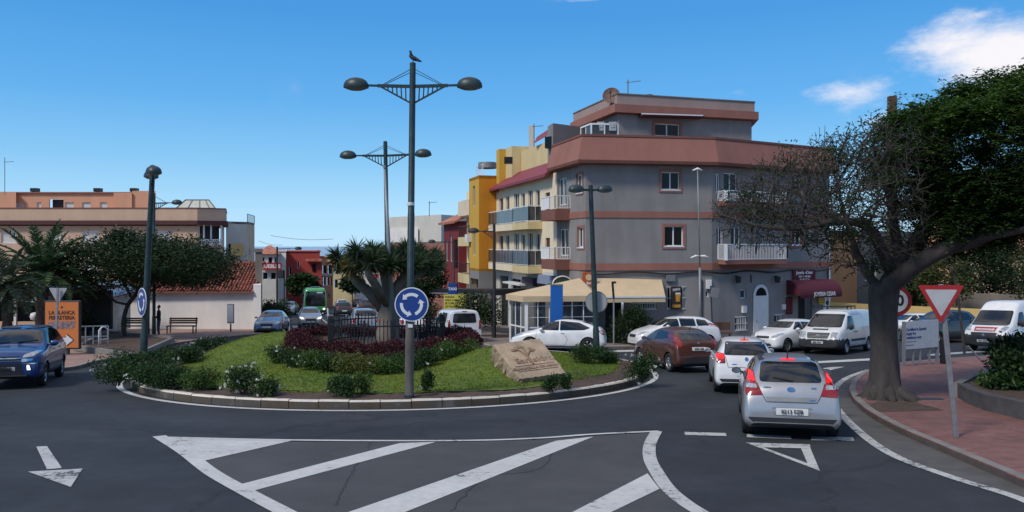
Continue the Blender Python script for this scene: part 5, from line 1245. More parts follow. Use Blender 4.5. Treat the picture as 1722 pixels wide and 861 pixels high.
MB().tube([Mo @ Vector((r * .9 * math.cos(a), r * .72 * math.sin(a), .1)) for a in np.linspace(0, math.pi, 20)], .035, 6).build('rim', M['white_metal'], st_)
MB().prism([Mo @ Vector(p) for p in ((-.8, -.16, -.06), (.8, -.16, -.06), (.8, .06, -.06), (-.8, .06, -.06))], Mo.to_3x3() @ Vector((0, 0, .16))).build('name_bar', mat('sign_green_light', (.05, .12, .05), .4), st_)
# satellite dish and aerials
dt = thing('satellite_dish', 'rusty round satellite dish on the penthouse roof of the grey house', 'dish', P(1028, 178, 47))
c = P(1028, 161, 46.0); Md = Matrix.Translation(c) @ Vector((-.25, -1, .35)).to_track_quat('Z', 'Y').to_matrix().to_4x4()
MB().lathe([(.001, -.10), (.2, -.085), (.38, -.03), (.49, .05), (.50, .06), (.49, .045), (.38, -.045), (.2, -.105), (.001, -.12)], 28, Md).build('bowl', mat('rusty_dish', (.22, .12, .10), .7, var=.35, dirt=.2, scale=4), dt, True)
mb = MB(); mb.bar(Md @ Vector((0, -.45, 0)), Md @ Vector((0, 0, .42)), .03).box(Md @ Vector((0, 0, .42)), (.1, .1, .12)); mb.build('receiver', M['plastic'], dt)
MB().tube([c + Vector((0, .1, -.1)), c + Vector((0, .15, -.95))], .04).build('mast', M['galv'], dt)
def aerial(label, x, ybase, ytop, Y, n=5, side=0.0):
	t = thing('tv_aerial', label, 'aerial', P(x, ybase, Y), group='rooftop aerials'); a, c = P(x, ybase + 6, Y), P(x, ytop, Y)
	MB().tube([a, c], .035, 6).build('mast', M['grey_metal'], t); mb = MB(); d = Vector((math.cos(side), math.sin(side), .12)); e = Vector((-d.y, d.x, 0)).normalized()
	k = (c.z - a.z); top = c - Vector((0, 0, k * .12)); mb.bar(top - d * .1, top + d * .75, .04)
	for i in range(n): p = top + d * (.75 * i / n); mb.bar(p - e * .22 - Vector((0, 0, .04)), p + e * .22 + Vector((0, 0, .04)), .03)
	mb.build('element', M['grey_metal'], t)
aerial('thin television aerial on the penthouse roof right of the satellite dish', 1056, 166, 134, 47)
aerial('small tilted aerial right of the dish near the roof tank', 1073, 168, 160, 47, 6, .3)
aerial('tall thin aerial behind the chimney of the cream house', 898, 240, 208, 58, 4, .4)
aerial('lone aerial on the beige house at the frame edge', 8, 322, 265, 76, 4, .6)
aerial('aerial above the pale warehouse behind the trees', 722, 358, 338, 78, 4)
rt = MB().lathe([(.001, .3), (.3, .28), (.34, .2), (.34, -.02), (.30, -.05)], 18, Matrix.Translation(P(1090, 168, 47))).build('roof_vent_cap', M['iron']); props(rt, 'dark round vent cap on the roof of the penthouse', 'vent')
# --- cream house beside it
def sop(u0, u1, z0, z1, st): return (u0, u1, z0, z1, st)
CA = S(GL_ + .02); CL = 14.2; CB = S(GL_ + CL)
b = Bld('cream_house', 'cream apartment house with maroon tiled eave and grey glass balconies up the street', 'house', (*CB, gz(55)))
zg = gz(60) - .8; ztop = z_at(290, CA[1] + .2); s1 = z_at(453, 44.7); s2 = z_at(369, 44.7)
# A (far, left) -> B (near, right)
ops = []
LW = CL
for z0 in (s1, s2):
	for u, w, h in ((.8, 1.2, 2.0), (2.7, 1.0, 2.0), (4.9, 1.3, 2.1), (6.7, .9, 2.0), (8.3, 1.1, 2.1), (10.0, .9, 2.0)): ops.append((u, u + w, z0 + .1, z0 + .1 + h, 'door2' if h > 2 else 'single'))
	ops.append((12.0, 12.9, z0 + .5, z0 + 1.8, 'brownframe'))
b.facade(CB, CA, s1 - .3, ztop, W_['creamlight'], ops)
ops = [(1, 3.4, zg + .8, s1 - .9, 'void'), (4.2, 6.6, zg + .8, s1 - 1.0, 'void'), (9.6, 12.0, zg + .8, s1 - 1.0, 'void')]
b.facade(CB, CA, zg, s1 - .3, W_['offwhite'], ops)
b.facade(S(GL_ + CL, 0), S(GL_ + CL + .01, 0), zg, ztop, W_['cream'])
A0, A1 = CB, CA
u = Vector((CA[0] - CB[0], CA[1] - CB[1])).normalized()
vs = [(*S(GL_ + CL + .1, .55), ztop - .05), (*S(GL_ + .62, .55), ztop - .05), (*S(GL_ + .62, -1.0), ztop + 1.05), (*S(GL_ + CL + .1, -1.0), ztop + 1.05)]
MB().add(vs + [(v[0], v[1], v[2] - .18) for v in vs], [(0, 1, 2, 3), (7, 6, 5, 4), (0, 4, 5, 1), (1, 5, 6, 2), (3, 2, 6, 7), (0, 3, 7, 4)]).build('tiled_eave', M['tile_maroon'], b.t)
for k in range(2):
	z0 = (s1, s2)[k]
	for (u0, u1, dep, first) in ((GL_ + 2.8, GL_ + 6.4, .95, 1), (GL_ + 6.4, GL_ + CL - .3, .7, 0)):
		poly = [S(u0, .004), S(u0, dep), S(u1, dep), S(u1, .004)]
		b.solid(poly, z0 - .42, z0 + .04, W_['yellowcream'] if first else W_['creamlight'], 'balcony')
		b.railing([S(u0, .03), S(u0, dep - .05), S(u1, dep - .05), S(u1, .03)], z0 + .04, 1.0, M['white_metal'], gap=.75)
		MB().quad((*S(u0, dep - .04), z0 + .12), (*S(u1, dep - .04), z0 + .12), (*S(u1, dep - .04), z0 + .98), (*S(u0, dep - .04), z0 + .98)).quad((*S(u0, .03), z0 + .12), (*S(u0, dep - .04), z0 + .12), (*S(u0, dep - .04), z0 + .98), (*S(u0, .03), z0 + .98)).build('balcony_glass', M['glass_room'], b.t)
# shop strip under it
MB().box((*S(GL_ + 1.6, .12), s1 - .75), (.3, 3.0, .55), math.atan2(STD.y, STD.x) - math.pi / 2).build('shop_fascia', W_['blueish'], b.t)
MB().box((*S(GL_ + 7.5, .35), s1 - 1.25), (.8, 4.2, .12), math.atan2(STD.y, STD.x) - math.pi / 2).build('shop_canopy', M['white'], b.t)
MB().box((*S(GL_ + 5.0, .2), s1 - 1.0), (.3, 2.4, .5), math.atan2(STD.y, STD.x) - math.pi / 2).build('shop_sign_panel', mat('plum_fascia', (.08, .035, .05), .6), b.t)
# roof storey set back: yellow box and parapets
zr = z_at(262, 60)
b.solid([S(GL_ + CL - .1, -.5), S(GL_ + CL - 2.6, -.5), S(GL_ + CL - 2.6, -4), S(GL_ + CL - .1, -4)], ztop + .2, z_at(250, 60.5), W_['yellowcream'], 'roof_room')
b.solid([S(GL_ + CL - 2.65, -1.2), S(GL_ + 3.0, -1.2), S(GL_ + 3.0, -5), S(GL_ + CL - 2.65, -5)], ztop + .3, z_at(247, 56), W_['yellowcream'], 'roof_room')
b.solid([S(GL_ + CL + .0, .0), S(GL_ + CL - .9, .0), S(GL_ + CL - .9, -2), S(GL_ + CL, -2)], ztop - .3, z_at(252, 61), W_['ochre'], 'roof_pier')
b.solid([P(889, 220, 58)[:2], P(898, 220, 58)[:2], P(899, 220, 59)[:2], P(890, 220, 59)[:2]], ztop + .5, z_at(211, 58), W_['offwhite'], 'chimney')
MB().box(P(855, 270, 57.6), (.6, .4, .5)).build('roof_window', M['glass_dark'], b.t)
q0, q1, q2, q3 = P(897, 242, 55), P(921, 228, 53), P(921, 218, 56), P(903, 230, 57)
MB().add([q0, q1, q2, q3], [(0, 1, 2, 3)]).build('roof_slope', M['tile_maroon'], b.t)
b.facade(S(GL_ + CL, -8), S(GL_ + CL, 0), zg, ztop, W_['cream']); b.solid([S(GL_ + .05, -.3), S(GL_ + CL - .05, -.3), S(GL_ + CL - .05, -8), S(GL_ + .05, -8)], ztop - .3, ztop + .3, W_['fawn'], 'roof')
# --- orange house
OU = GL_ + CL + .05
b = Bld('orange_house', 'bright orange and ochre house with curved balconies projecting past the cream house', 'house', (*S(OU + 2, 1), gz(63)))
v0 = 1.35
ztop = z_at(296, 61.6); zbot = z_at(456, 61.6)
F0, F1, F2, F3 = S(OU, -.6), S(OU, v0), S(OU + 3.4, v0), S(OU + 9.2, .5)
b.facade(F1, F0, zbot, ztop, W_['orange']); b.facade(F2, F1, zbot, ztop, W_['ochre'], [(1.3, 2.1, zbot + 1.2, zbot + 3.0, 'single'), (1.3, 2.1, zbot + 5.0, zbot + 6.6, 'single')])
b.solid([F0, F1, F2, S(OU + 3.4, -.6)], ztop - .25, ztop, W_['orange'], 'roof'); b.solid([F0, F1, F2, S(OU + 3.4, -.6)], zbot, zbot + .2, W_['ochre'], 'bay_floor')
zs_ = [z_at(455, 66), z_at(395, 66), z_at(352, 66)]
b.facade(S(OU + 9.5, .2), S(OU + 3.3, .2), gz(66) - 1, z_at(318, 66), W_['creamlight'], [(.8, 2.0, zs_[0] + .1, zs_[0] + 2.2, 'door2'), (3.2, 4.2, zs_[0] + .1, zs_[0] + 2.2, 'single'), (.8, 2.0, zs_[1] + .1, zs_[1] + 2.0, 'door2'), (3.2, 4.2, zs_[1] + .1, zs_[1] + 2.0, 'single')])
for k, zz in enumerate((z_at(478, 64), z_at(414, 64), z_at(361, 64))):
	poly = [S(OU + 3.2, .1)] + [S(OU + 3.2 + t, .2 + 1.15 * min(1, (6.2 - t) / 1.4) ** .5 if t > 4.8 else 1.35) for t in np.linspace(0, 6.2, 12)]
	b.solid(poly, zz, zz + (.75, .75, 1.25)[k], W_['yellowcream'] if k < 2 else W_['cream'], 'balcony')
	if k < 2: b.railing([poly[1], poly[8]], zz + .75, .9, M['iron'], gap=.2)
mb = MB(); pa, pb = S(OU + 5.6, .6), S(OU + 3.5, .6); za = z_at(361, 64) + 1.25
for p in (pa, pb, S(OU + 4.5, .6)): mb.bar((*p, za), (*p, za + 1.75), .08)
mb.bar((*pa, za + 1.75), (*pb, za + 1.75), .08); gb = mb.build('glazed_loggia', M['white_metal'], b.t)
MB().quad((*pa, za), (*pb, za), (*pb, za + 1.7), (*pa, za + 1.7)).build('pane', M['glass_room'], gb)
b.railing([S(OU + 2.8, .9), S(OU + .6, .9)], ztop, .9, M['white_metal'], gap=.3); MB().lathe([(.001, .5), (.7, .45), (.75, 0)], 18, Matrix.Translation((*S(OU + 1.6, .3), ztop + .7))).build('water_tank', M['grey_metal'], b.t)
MB().box((*S(OU + 3.0, v0 + .15), z_at(400, 63)), (.4, .8, .6), math.atan2(STD.y, STD.x) - math.pi / 2).build('air_conditioner', M['white'], b.t)
b.facade(F2, F1, gz(64) - 1, zbot, W_['grey'], [(.3, 3.2, gz(64) - .8, zbot - .6, 'void')]); b.facade(F1, S(OU, -.6), gz(63) - 1, zbot, W_['grey'])
# --- maroon house and those behind
MU = OU + 9.4
b = Bld('maroon_house', 'dark maroon house with white lattice windows beyond the orange house', 'house', (*S(MU + 3, 1), gz(75)))
zt = z_at(375, 76)
b.facade(S(MU + 7, .9), S(MU, .9), gz(78) - 1, zt, W_['maroon'], [(1.0, 2.2, zt - 3.6, zt - 1.6, 'single'), (3.0, 4.0, zt - 3.6, zt - 1.2, 'single'), (5.0, 6.6, zt - 4.2, zt - 1.6, 'lattice'), (5.0, 6.6, zt - 8.0, zt - 5.6, 'lattice'), (1.5, 2.5, zt - 7.4, zt - 5.4, 'single')])
b.facade(S(MU, .9), S(MU, -4), gz(76) - 1, zt, W_['maroon']); b.facade(S(MU + 7, -4), S(MU + 7, .9), gz(78) - 1, zt, W_['maroon'])
vs = [(*S(MU - .2, 1.4), zt), (*S(MU + 7.2, 1.4), zt), (*S(MU + 7.2, -2), zt + 1.6), (*S(MU - .2, -2), zt + 1.6)]
MB().add(vs + [(x, y, z - .2) for x, y, z in vs], [(3, 2, 1, 0), (4, 5, 6, 7), (0, 1, 5, 4), (3, 0, 4, 7), (1, 2, 6, 5)]).build('roof', M['tile_orange'], b.t)
b.solid([S(MU + 1.0, .9), S(MU + 1.0, 2.0), S(MU + 3.0, 2.0), S(MU + 3.0, .9)], zt - 8.6, zt - 8.3, W_['offwhite'], 'balcony')
b.solid([S(MU - .15, -4), S(MU + 7, -4), S(MU + 7, -9), S(MU - .15, -9)], gz(76) - 1, zt + .5, W_['offwhite'], 'rear_wing')
b = Bld('pale_warehouse', 'plain pale block standing behind the dragon tree and the lamp posts', 'building', (*P(710, 450, 88)[:2], gz(88)))
poly = [P(655, 400, 92)[:2], P(742, 400, 84)[:2], P(790, 400, 90)[:2], P(690, 400, 100)[:2]]
b.solid(poly, gz(90) - 1, z_at(362, 86), W_['offwhite'], 'wall'); b.solid([P(654, 400, 91.6)[:2], P(703, 400, 87)[:2], P(703, 400, 95)[:2]], gz(90), z_at(385, 90) , W_['whitewash'], 'side_wing')
b = Bld('low_rose_shop', 'low pinkish shop building between the warehouse and the maroon house', 'building', (*P(720, 450, 80)[:2], gz(80)))
b.facade(P(650, 450, 84)[:2], P(756, 450, 76)[:2], gz(82) - 1, z_at(410, 79), W_['brown'], [(3, 4.2, z_at(470, 80), z_at(445, 80), 'single'), (5.2, 6.4, z_at(470, 80), z_at(445, 80), 'single')]); b.solid([P(648, 450, 84.3)[:2], P(757, 450, 76.3)[:2], P(770, 450, 82)[:2], P(660, 450, 90)[:2]], z_at(410, 79) - .2, z_at(407, 79), W_['stone'], 'roof')
cw = Bld('dark_canopy', 'long dark flat-roofed canopy over the shop fronts behind the taxi sign', 'canopy', (*P(800, 500, 52)[:2], gz(52)))
ca, cb = P(735, 489, 58), P(862, 491, 46.5)
MB().bar(ca, cb, 2.6, .35).build('canopy_roof', M['black'], cw.t); MB().bar(ca + Vector((-1.3, -.4, -.12)), cb + Vector((-1.3, -.4, -.12)), .06, .09).build('edge_trim', M['galv'], cw.t)
mb = MB()
for t in (.05, .35, .65, .95): p = ca.lerp(cb, t); mb.bar((p.x - .9, p.y, gz(p.y)), (p.x - .9, p.y, p.z), .12)
mb.build('canopy_post', M['grey_metal'], cw.t)
# --- chapel with clay-tiled roof on the left
A, B_ = P(178, 520, 55.4)[:2], P(438, 520, 54.6)[:2]
b = Bld('chapel', 'low whitewashed chapel with a red clay-tiled roof behind the benches', 'building', (*P(300, 560, 55)[:2], gz(55)))
zw = z_at(490, 55); zg = gz(55) - .6
b.facade(A, B_, zg, zw, W_['whitewash'])
Bb = (B_[0] * 1.16, B_[1] * 1.165); b.facade(B_, Bb, zg, zw + .05, W_['whitewash']); b.facade((A[0] - 1.6, A[1] + 9), A, zg, zw, W_['whitewash'])
# raised pier at the street end
b.solid([P(426, 500, 54.5)[:2], P(439, 500, 54.45)[:2], (Bb[0], Bb[1]), (Bb[0] - .7, Bb[1])], zg, z_at(478, 55), W_['whitewash'], 'end_wall')
# roof: real tile rows
r0, r1 = Vector((*P(190, 500, 54.9)[:2], zw + .02)), Vector((*P(425, 500, 54.3)[:2], zw + .05)); dz = z_at(444, 59) - zw; up = Vector((-.5, 4.4, dz)); Ln = (r1 - r0).length; nrow = int(Ln / .23); mb = MB()
ex = (r1 - r0).normalized(); nz = ex.cross(up.normalized()); nz = nz if nz.z > 0 else -nz; SEG = 14
mb.quad(r0 - nz * .02, r1 - nz * .02, r1 + up - nz * .02, r0 + up - nz * .02)
for i in range(nrow):
	for j in range(SEG):
		o = r0 + ex * (i + .5) * .23 + up * (j / SEG) + nz * random.uniform(0, .02); e = o + up * (1.12 / SEG) + nz * .0; o = o + nz * .03
		r = .085 + random.uniform(-.008, .008); vs = []
		for p, rr in ((o, r), (e, r * .85)):
			for k in range(5): a = math.pi * k / 4; vs.append(p + ex * rr * math.cos(a) + nz * rr * math.sin(a))
		mb.add(vs, [(k, k + 1, 6 + k, 5 + k) for k in range(4)] + [(0, 1, 2, 3, 4)])
mb.build('roof', M['tile_red'], b.t, recalc=False)
MB().tube([r0 + up + nz * .05, r1 + up + nz * .05], .12, 8).build('ridge', M['tile_red'], b.t)
MB().bar(r0 + Vector((0, .05, -.08)), r1 + Vector((0, .05, -.08)), .12, .1).build('eave_moulding', W_['brown_dark'], b.t)
ch = Bld('stone_pillar', 'square grey stone bell pillar rising at the right end of the chapel roof', 'pillar', (*P(434, 480, 56)[:2], gz(56)))
ch.solid([P(429, 500, 56)[:2], P(441, 500, 56)[:2], P(441, 500, 56.6)[:2], P(429, 500, 56.6)[:2]], gz(56), z_at(424, 56), W_['stone'], 'shaft'); ch.solid([P(428, 500, 55.9)[:2], P(442, 500, 55.9)[:2], P(442, 500, 56.7)[:2], P(428, 500, 56.7)[:2]], z_at(424, 56) + .003, z_at(418, 56), W_['stone'], 'cap')
# --- long beige house on the left
A, B_, B2 = P(-160, 400, 76)[:2], P(332, 400, 76)[:2], P(375, 400, 77.5)[:2]
b = Bld('beige_house', 'long beige three-storey house with dark red cornice and salmon roof storey, far left', 'house', (*P(150, 450, 76)[:2], gz(76)))
ze = z_at(378, 76); zg = gz(76) - 1; zp = z_at(351, 76)
ops = []
for x in (-130, -60, 2, 78, 139, 202, 262):
	ops.append(op(A, B_, x, x + 27, 388, 409, 'shutter' if x not in (202,) else 'slide'))
	ops.append(op(A, B_, x, x + 27, 440, 470, 'shutter'))
b.facade(A, B_, zg, ze, W_['tan'], ops)
cb = [op(B_, B2, 336, 372, 378, 412, 'void')]
b.facade(B_, B2, zg, ze, W_['tanlight'], cb)
mb = MB()
for px in (343, 355, 372): p = P(px, 400, 75.9 + (px - 332) * .034); mb.bar((p.x, p.y, z_at(412, 76)), (p.x, p.y, ze), .12)
p0, p1 = P(338, 403, 75.8), P(374, 403, 77.2); mb.bar(p0, p1, .08)
for k in range(12):
	a = p0.lerp(p1, k / 12); e = p0.lerp(p1, (k + 1) / 12); mb.bar(a, e - Vector((0, 0, .6)), .04); mb.bar(e, a - Vector((0, 0, .6)), .04)
mb.build('balcony_railing', M['white_metal'], b.t)
BE = (B2[0] * 1.125, B2[1] * 1.13); pth = [A, B_, B2, BE]
b.band(pth, ze, z_at(371, 76), .45, mat('dark_red_cornice', (.075, .022, .022), .7), 'cornice', back=.4); b.band(pth, z_at(371, 76) + .003, zp, .25, W_['tan'], 'parapet', back=.1); b.band(pth, zp + .003, zp + .1, .3, W_['brown_dark'], 'coping', back=.15)
b.facade(B2, BE, zg, ze, W_['tanlight'])
R0, R1 = P(-160, 330, 80)[:2], P(250, 330, 80)[:2]; zt = z_at(325, 80)
ro = [op(R0, R1, x0, x1, y0, 356, st) for x0, x1, y0, st in ((26, 40, 340, 'shutter'), (62, 69, 340, 'shutter'), (83, 107, 335, 'void'), (109, 124, 340, 'shutter'), (138, 152, 340, 'shutter'), (168, 180, 340, 'shutter'), (-60, -40, 340, 'shutter'))]
b.facade(R0, R1, ze, zt, W_['salmon'], ro, name='roof_storey'); b.facade(R1, (R1[0] * 1.07, R1[1] + 6), ze, zt, W_['salmon'], name='roof_storey'); b.band([R0, R1, (R1[0] * 1.07, R1[1] + 6)], zt + .003, zt + .12, .2, W_['brown'], 'coping', back=.3)
b.solid([P(-160, 330, 79.3)[:2], P(27, 330, 79.3)[:2], P(27, 330, 83)[:2], P(-160, 330, 83)[:2]], ze, z_at(322.5, 79.3), W_['salmon'], 'roof_storey'); b.solid([P(191, 330, 79.4)[:2], P(222, 330, 79.4)[:2], P(222, 330, 83)[:2], P(191, 330, 83)[:2]], ze, z_at(324, 79.4), W_['salmon'], 'roof_storey')
b.solid([P(222.5, 330, 79.6)[:2], P(262, 330, 79.6)[:2], P(262, 330, 83)[:2], P(222.5, 330, 83)[:2]], ze, z_at(321, 79.6), W_['salmon'], 'roof_storey')
for px in (59, 165, 226): q = P(px, 320, 81); MB().box((q.x, q.y, z_at(323, 80)), (.5, .5, .9)).box((q.x, q.y, z_at(320, 80) + .1), (.65, .65, .35)).build('chimney', M['black'], b.t)
b.solid([A, B_, B2, BE, (A[0], A[1] + 10)], ze - .1, ze + .3, W_['fawn'], 'roof')
# greenhouse frame on the roof
mb = MB(); g = [P(296, 350, 79), P(362, 350, 79), P(351, 336, 80), P(312, 336, 80)]
for i in range(4): mb.bar(g[i], g[(i + 1) % 4], .09)
for t in (.3, .6, .85): mb.bar(g[0].lerp(g[1], t), g[3].lerp(g[2], t), .07)
gf_ = mb.build('glass_roof', M['grey_metal'], b.t); MB().add([p + Vector((0, .05, 0)) for p in g], [(0, 1, 2, 3)]).build('pane', mat('milky_glass', (.50, .50, .42), .3, var=.15), gf_)
# --- houses beyond, left side of the street
b = Bld('pale_grey_house', 'tall pale grey house with rooftop railing behind the chapel', 'house', (*P(395, 450, 84)[:2], gz(84)))
A, B_ = P(380, 400, 84)[:2], P(416, 400, 86)[:2]; C_ = P(428, 400, 92)[:2]; zt = z_at(373, 84)
b.facade(A, B_, gz(84) - 1, zt, W_['offwhite'], [(.3, 1.2, z_at(436, 85), z_at(410, 85), 'brownframe')]); b.facade(B_, C_, gz(88) - 1, zt, W_['tan'], [(1.2, 2.4, z_at(430, 88), z_at(418, 88), 'single')]); b.facade((A[0], A[1] + 6), A, gz(84), zt, W_['offwhite'])
b.solid([A, B_, C_, (A[0], A[1] + 7)], zt - .2, zt + .05, W_['stone'], 'roof'); b.railing([B_, C_], zt, .9, M['iron'], gap=.5); b.solid([P(388, 400, 83.6)[:2], P(410, 400, 84.9)[:2], P(410, 400, 85.4)[:2], P(388, 400, 84)[:2]], z_at(430, 84), z_at(410, 84), W_['yellow'], 'yellow_panel')
def house(name, label, x0, x1, Y, yt, wall, roof=None, rows=(), style='single', side=None, ground=None, dep=8):
	b = Bld(name, label, 'house', (*at((x0 + x1) / 2, Y)[:2], gz(Y)), group='houses further down the street')
	A, B_ = at(x0, Y)[:2], at(x1, Y)[:2]; zt = z_at(yt, Y); ops = []
	for (y0, y1, xs) in rows:
		for xa, xb in xs: ops.append(op(A, B_, xa, xb, y0, y1, style))
	b.facade(A, B_, gz(Y) - 1.5, zt, W_[wall], ops)
	d = STD * dep; Br = (B_[0] + d.x, B_[1] + d.y); Al = (A[0] + d.x, A[1] + d.y)
	b.facade(B_, Br, gz(Y) - 1.5, zt, W_[side or wall]); b.facade(Al, A, gz(Y) - 1.5, zt, W_[side or wall])
	if roof:
		h = 1.2; vs = [(A[0] - .4, A[1] - .5, zt), (B_[0] + .4, B_[1] - .5, zt), (Br[0] + .4, Br[1], zt), (Al[0] - .4, Al[1], zt)]; c1 = ((A[0] + Al[0]) / 2 + 1, (A[1] + Al[1]) / 2, zt + h); c2 = ((B_[0] + Br[0]) / 2 - 1, (B_[1] + Br[1]) / 2, zt + h)
		MB().add(vs + [c1, c2], [(0, 1, 5, 4), (1, 2, 5), (2, 3, 4, 5), (3, 0, 4), (3, 2, 1, 0)]).build('roof', roof, b.t)
	else:
		b.solid([A, B_, Br, Al], zt - .1, zt + .02, W_['stone'], 'roof'); b.band([Al, A, B_, Br], zt + .003, zt + .25, .12, W_[wall], 'parapet', back=.15)
	return b
h = house('white_house', 'white house with orange tiled roof and red shop banner down the street', 438, 468, 112, 427, 'offwhite', M['tile_orange'], [(432, 444, ((441, 445), (451, 458), (461, 465))), (458, 470, ((442, 450), (455, 464)))])
q = P(455, 448, 111.4); ht = thing('shop_banner', 'red and white shop banner across the white house down the street', 'sign', q); MB().box(q, (3.0, .2, 1.0)).build('board', M['sign_red'], ht); lettering('MUEBLES', .7, M['sign_white'], ht, frame(q - Vector((0, .12, 0)), (1, 0, 0), (0, -1, 0)), bold=.02)
h = house('white_gable_house', 'narrow white house wall behind the street lamp down the street', 462, 481, 118, 423, 'whitewash')
h = house('red_house', 'red flat-roofed house with terrace wall in the middle of the street view', 480, 538, 120, 424, 'red', None, [(448, 462, ((486, 491),)), (440, 452, ((500, 504),))])
A, B_ = at(480, 119.5)[:2], at(540, 119.5)[:2]
h.solid([at(517, 118.6)[:2], at(541, 118.6)[:2], at(541, 121)[:2], at(517, 121)[:2]], gz(119), z_at(440, 119), W_['salmon'] if False else W_['red'], 'bay'); MB().box(P(529, 437, 118.4), (2.4, 1.4, .25)).build('bay_roof', M['tile_orange'], h.t); MB().box(P(528, 450, 118.5), (.5, .1, 1.1)).build('window', M['glass_dark'], h.t)
h.railing([at(500, 120.5)[:2], at(536, 120.5)[:2]], z_at(432, 120), .9, M['white_metal'], gap=.5)
h = house('salmon_top_house', 'beige house with dark loggias and salmon upper floor beyond the red house', 539, 560, 128, 433, 'salmon', None, [(446, 460, ((542, 549), (551, 558))), (466, 480, ((543, 547), (549, 553), (555, 558)))], 'void')
h.band([at(538, 127.8)[:2], at(561, 127.8)[:2]], z_at(464, 128), z_at(460, 128), .2, W_['offwhite'], 'balcony')
h = house('sand_house', 'sand-coloured low house with balcony at the end of the street', 558, 596, 140, 448, 'yellowcream', M['tile_orange'], [(454, 461, ((563, 572), (577, 584))), (470, 484, ((562, 568), (572, 578), (584, 590)))], 'void')
h = house('far_white_house', 'white house glimpsed between the dragon tree branches', 590, 655, 150, 436, 'whitewash', None, [(450, 458, ((603, 610), (618, 625))), (466, 476, ((604, 612), (624, 634)))])
q = P(628, 460, 149); ht = thing('shop_banner', 'red and white sign board glimpsed through the dragon tree branches', 'sign', q); MB().box(q, (1.9, .2, 1.6)).build('board', M['sign_red'], ht); MB().box(q - Vector((0, .12, 0)), (1.5, .05, .25)).build('stripe', M['sign_white'], ht)
# dark green garden hedge and fence at chapel corner handled with the plants
# --- right-hand side
b = Bld('terracotta_house', 'terracotta orange house right of the grey corner house, behind the big tree', 'house', (*P(1430, 480, 58)[:2], gz(58)))
A, B_, C_ = P(1396, 450, 56)[:2], P(1441, 450, 57)[:2], P(1560, 450, 62)[:2]; zt = z_at(330, 57)
b.facade(A, B_, gz(58) - 1, z_at(392, 57), W_['terracotta']); b.facade(B_, C_, gz(60) - 1, z_at(398, 58), W_['stone'], [(1, 2.4, z_at(470, 59), z_at(440, 59), 'slide')])
b.solid([A, B_, C_, (C_[0], C_[1] + 8), (A[0] + 2, A[1] + 8)], z_at(392, 57) - .3, z_at(388, 57), W_['stone'], 'roof')
b = Bld('terraced_house', 'salmon terraced house glimpsed high behind the right-hand tree canopy', 'house', (*P(1650, 420, 80)[:2], gz(80)))
A, B_ = P(1560, 400, 80)[:2], P(1800, 400, 74)[:2]; zt = z_at(340, 78)
b.facade(A, B_, gz(80) - 2, zt, W_['salmon'], [op(A, B_, x, x + 22, 400, 425, 'slide') for x in (1590, 1640, 1690, 1740)] + [op(A, B_, x, x + 22, 350, 372, 'slide') for x in (1590, 1640, 1690, 1740)]); b.band([A, B_], z_at(385, 78), z_at(380, 78), .6, W_['tan'], 'ledge'); b.solid([A, B_, (B_[0], B_[1] + 9), (A[0], A[1] + 9)], zt, zt + .3, W_['tan'], 'roof')
b = Bld('tan_house', 'tan house with pale windows behind the shrubs at the right edge', 'house', (*P(1680, 470, 66)[:2], gz(66)))
A, B_ = P(1600, 470, 68)[:2], P(1830, 470, 64)[:2]; zt = z_at(438, 66)
b.facade(A, B_, gz(66) - 1, zt, W_['tan'], [op(A, B_, x, x + 14, 462, 480, 'slide') for x in (1622, 1668, 1720)]); b.solid([A, B_, (B_[0], B_[1] + 6), (A[0], A[1] + 6)], zt, zt + .3, W_['stone'], 'roof')
def wall_run(label, pts, yt0, th, m, coping=None, name='garden_wall'):
	t = thing(name, label, 'wall', (*pts[0], gz(pts[0][1])))
	mb = MB()
	for (a, ya), (c, yc) in zip(list(zip(pts, yt0))[:-1], list(zip(pts, yt0))[1:]):
		za, zc = z_at(ya, a[1]), z_at(yc, c[1]); d = Vector((c[0] - a[0], c[1] - a[1])).normalized(); n = Vector((d.y, -d.x)) * th / 2; vs = []
		for p, z in ((a, za), (c, zc)):
			vs += [(p[0] + n.x, p[1] + n.y, gz(p[1]) - .3), (p[0] + n.x, p[1] + n.y, z), (p[0] - n.x, p[1] - n.y, z), (p[0] - n.x, p[1] - n.y, gz(p[1]) - .3)]
		mb.add(vs, [(0, 1, 5, 4), (1, 2, 6, 5), (2, 3, 7, 6), (3, 0, 4, 7), (0, 3, 2, 1), (4, 5, 6, 7)])
	mb.build('wall_body', m, t); return t
wall_run('yellow garden wall beyond the road on the right', [P(1390, 540, 51)[:2], P(1470, 540, 51.5)[:2], P(1700, 540, 47)[:2], P(1900, 540, 44)[:2]], [508, 512, 522, 524], .3, W_['yellow'])
wall_run('brown upper retaining wall above the yellow wall', [P(1560, 500, 54)[:2], P(1740, 500, 50)[:2], P(1900, 500, 48)[:2]], [490, 497, 500], .3, W_['stone'])
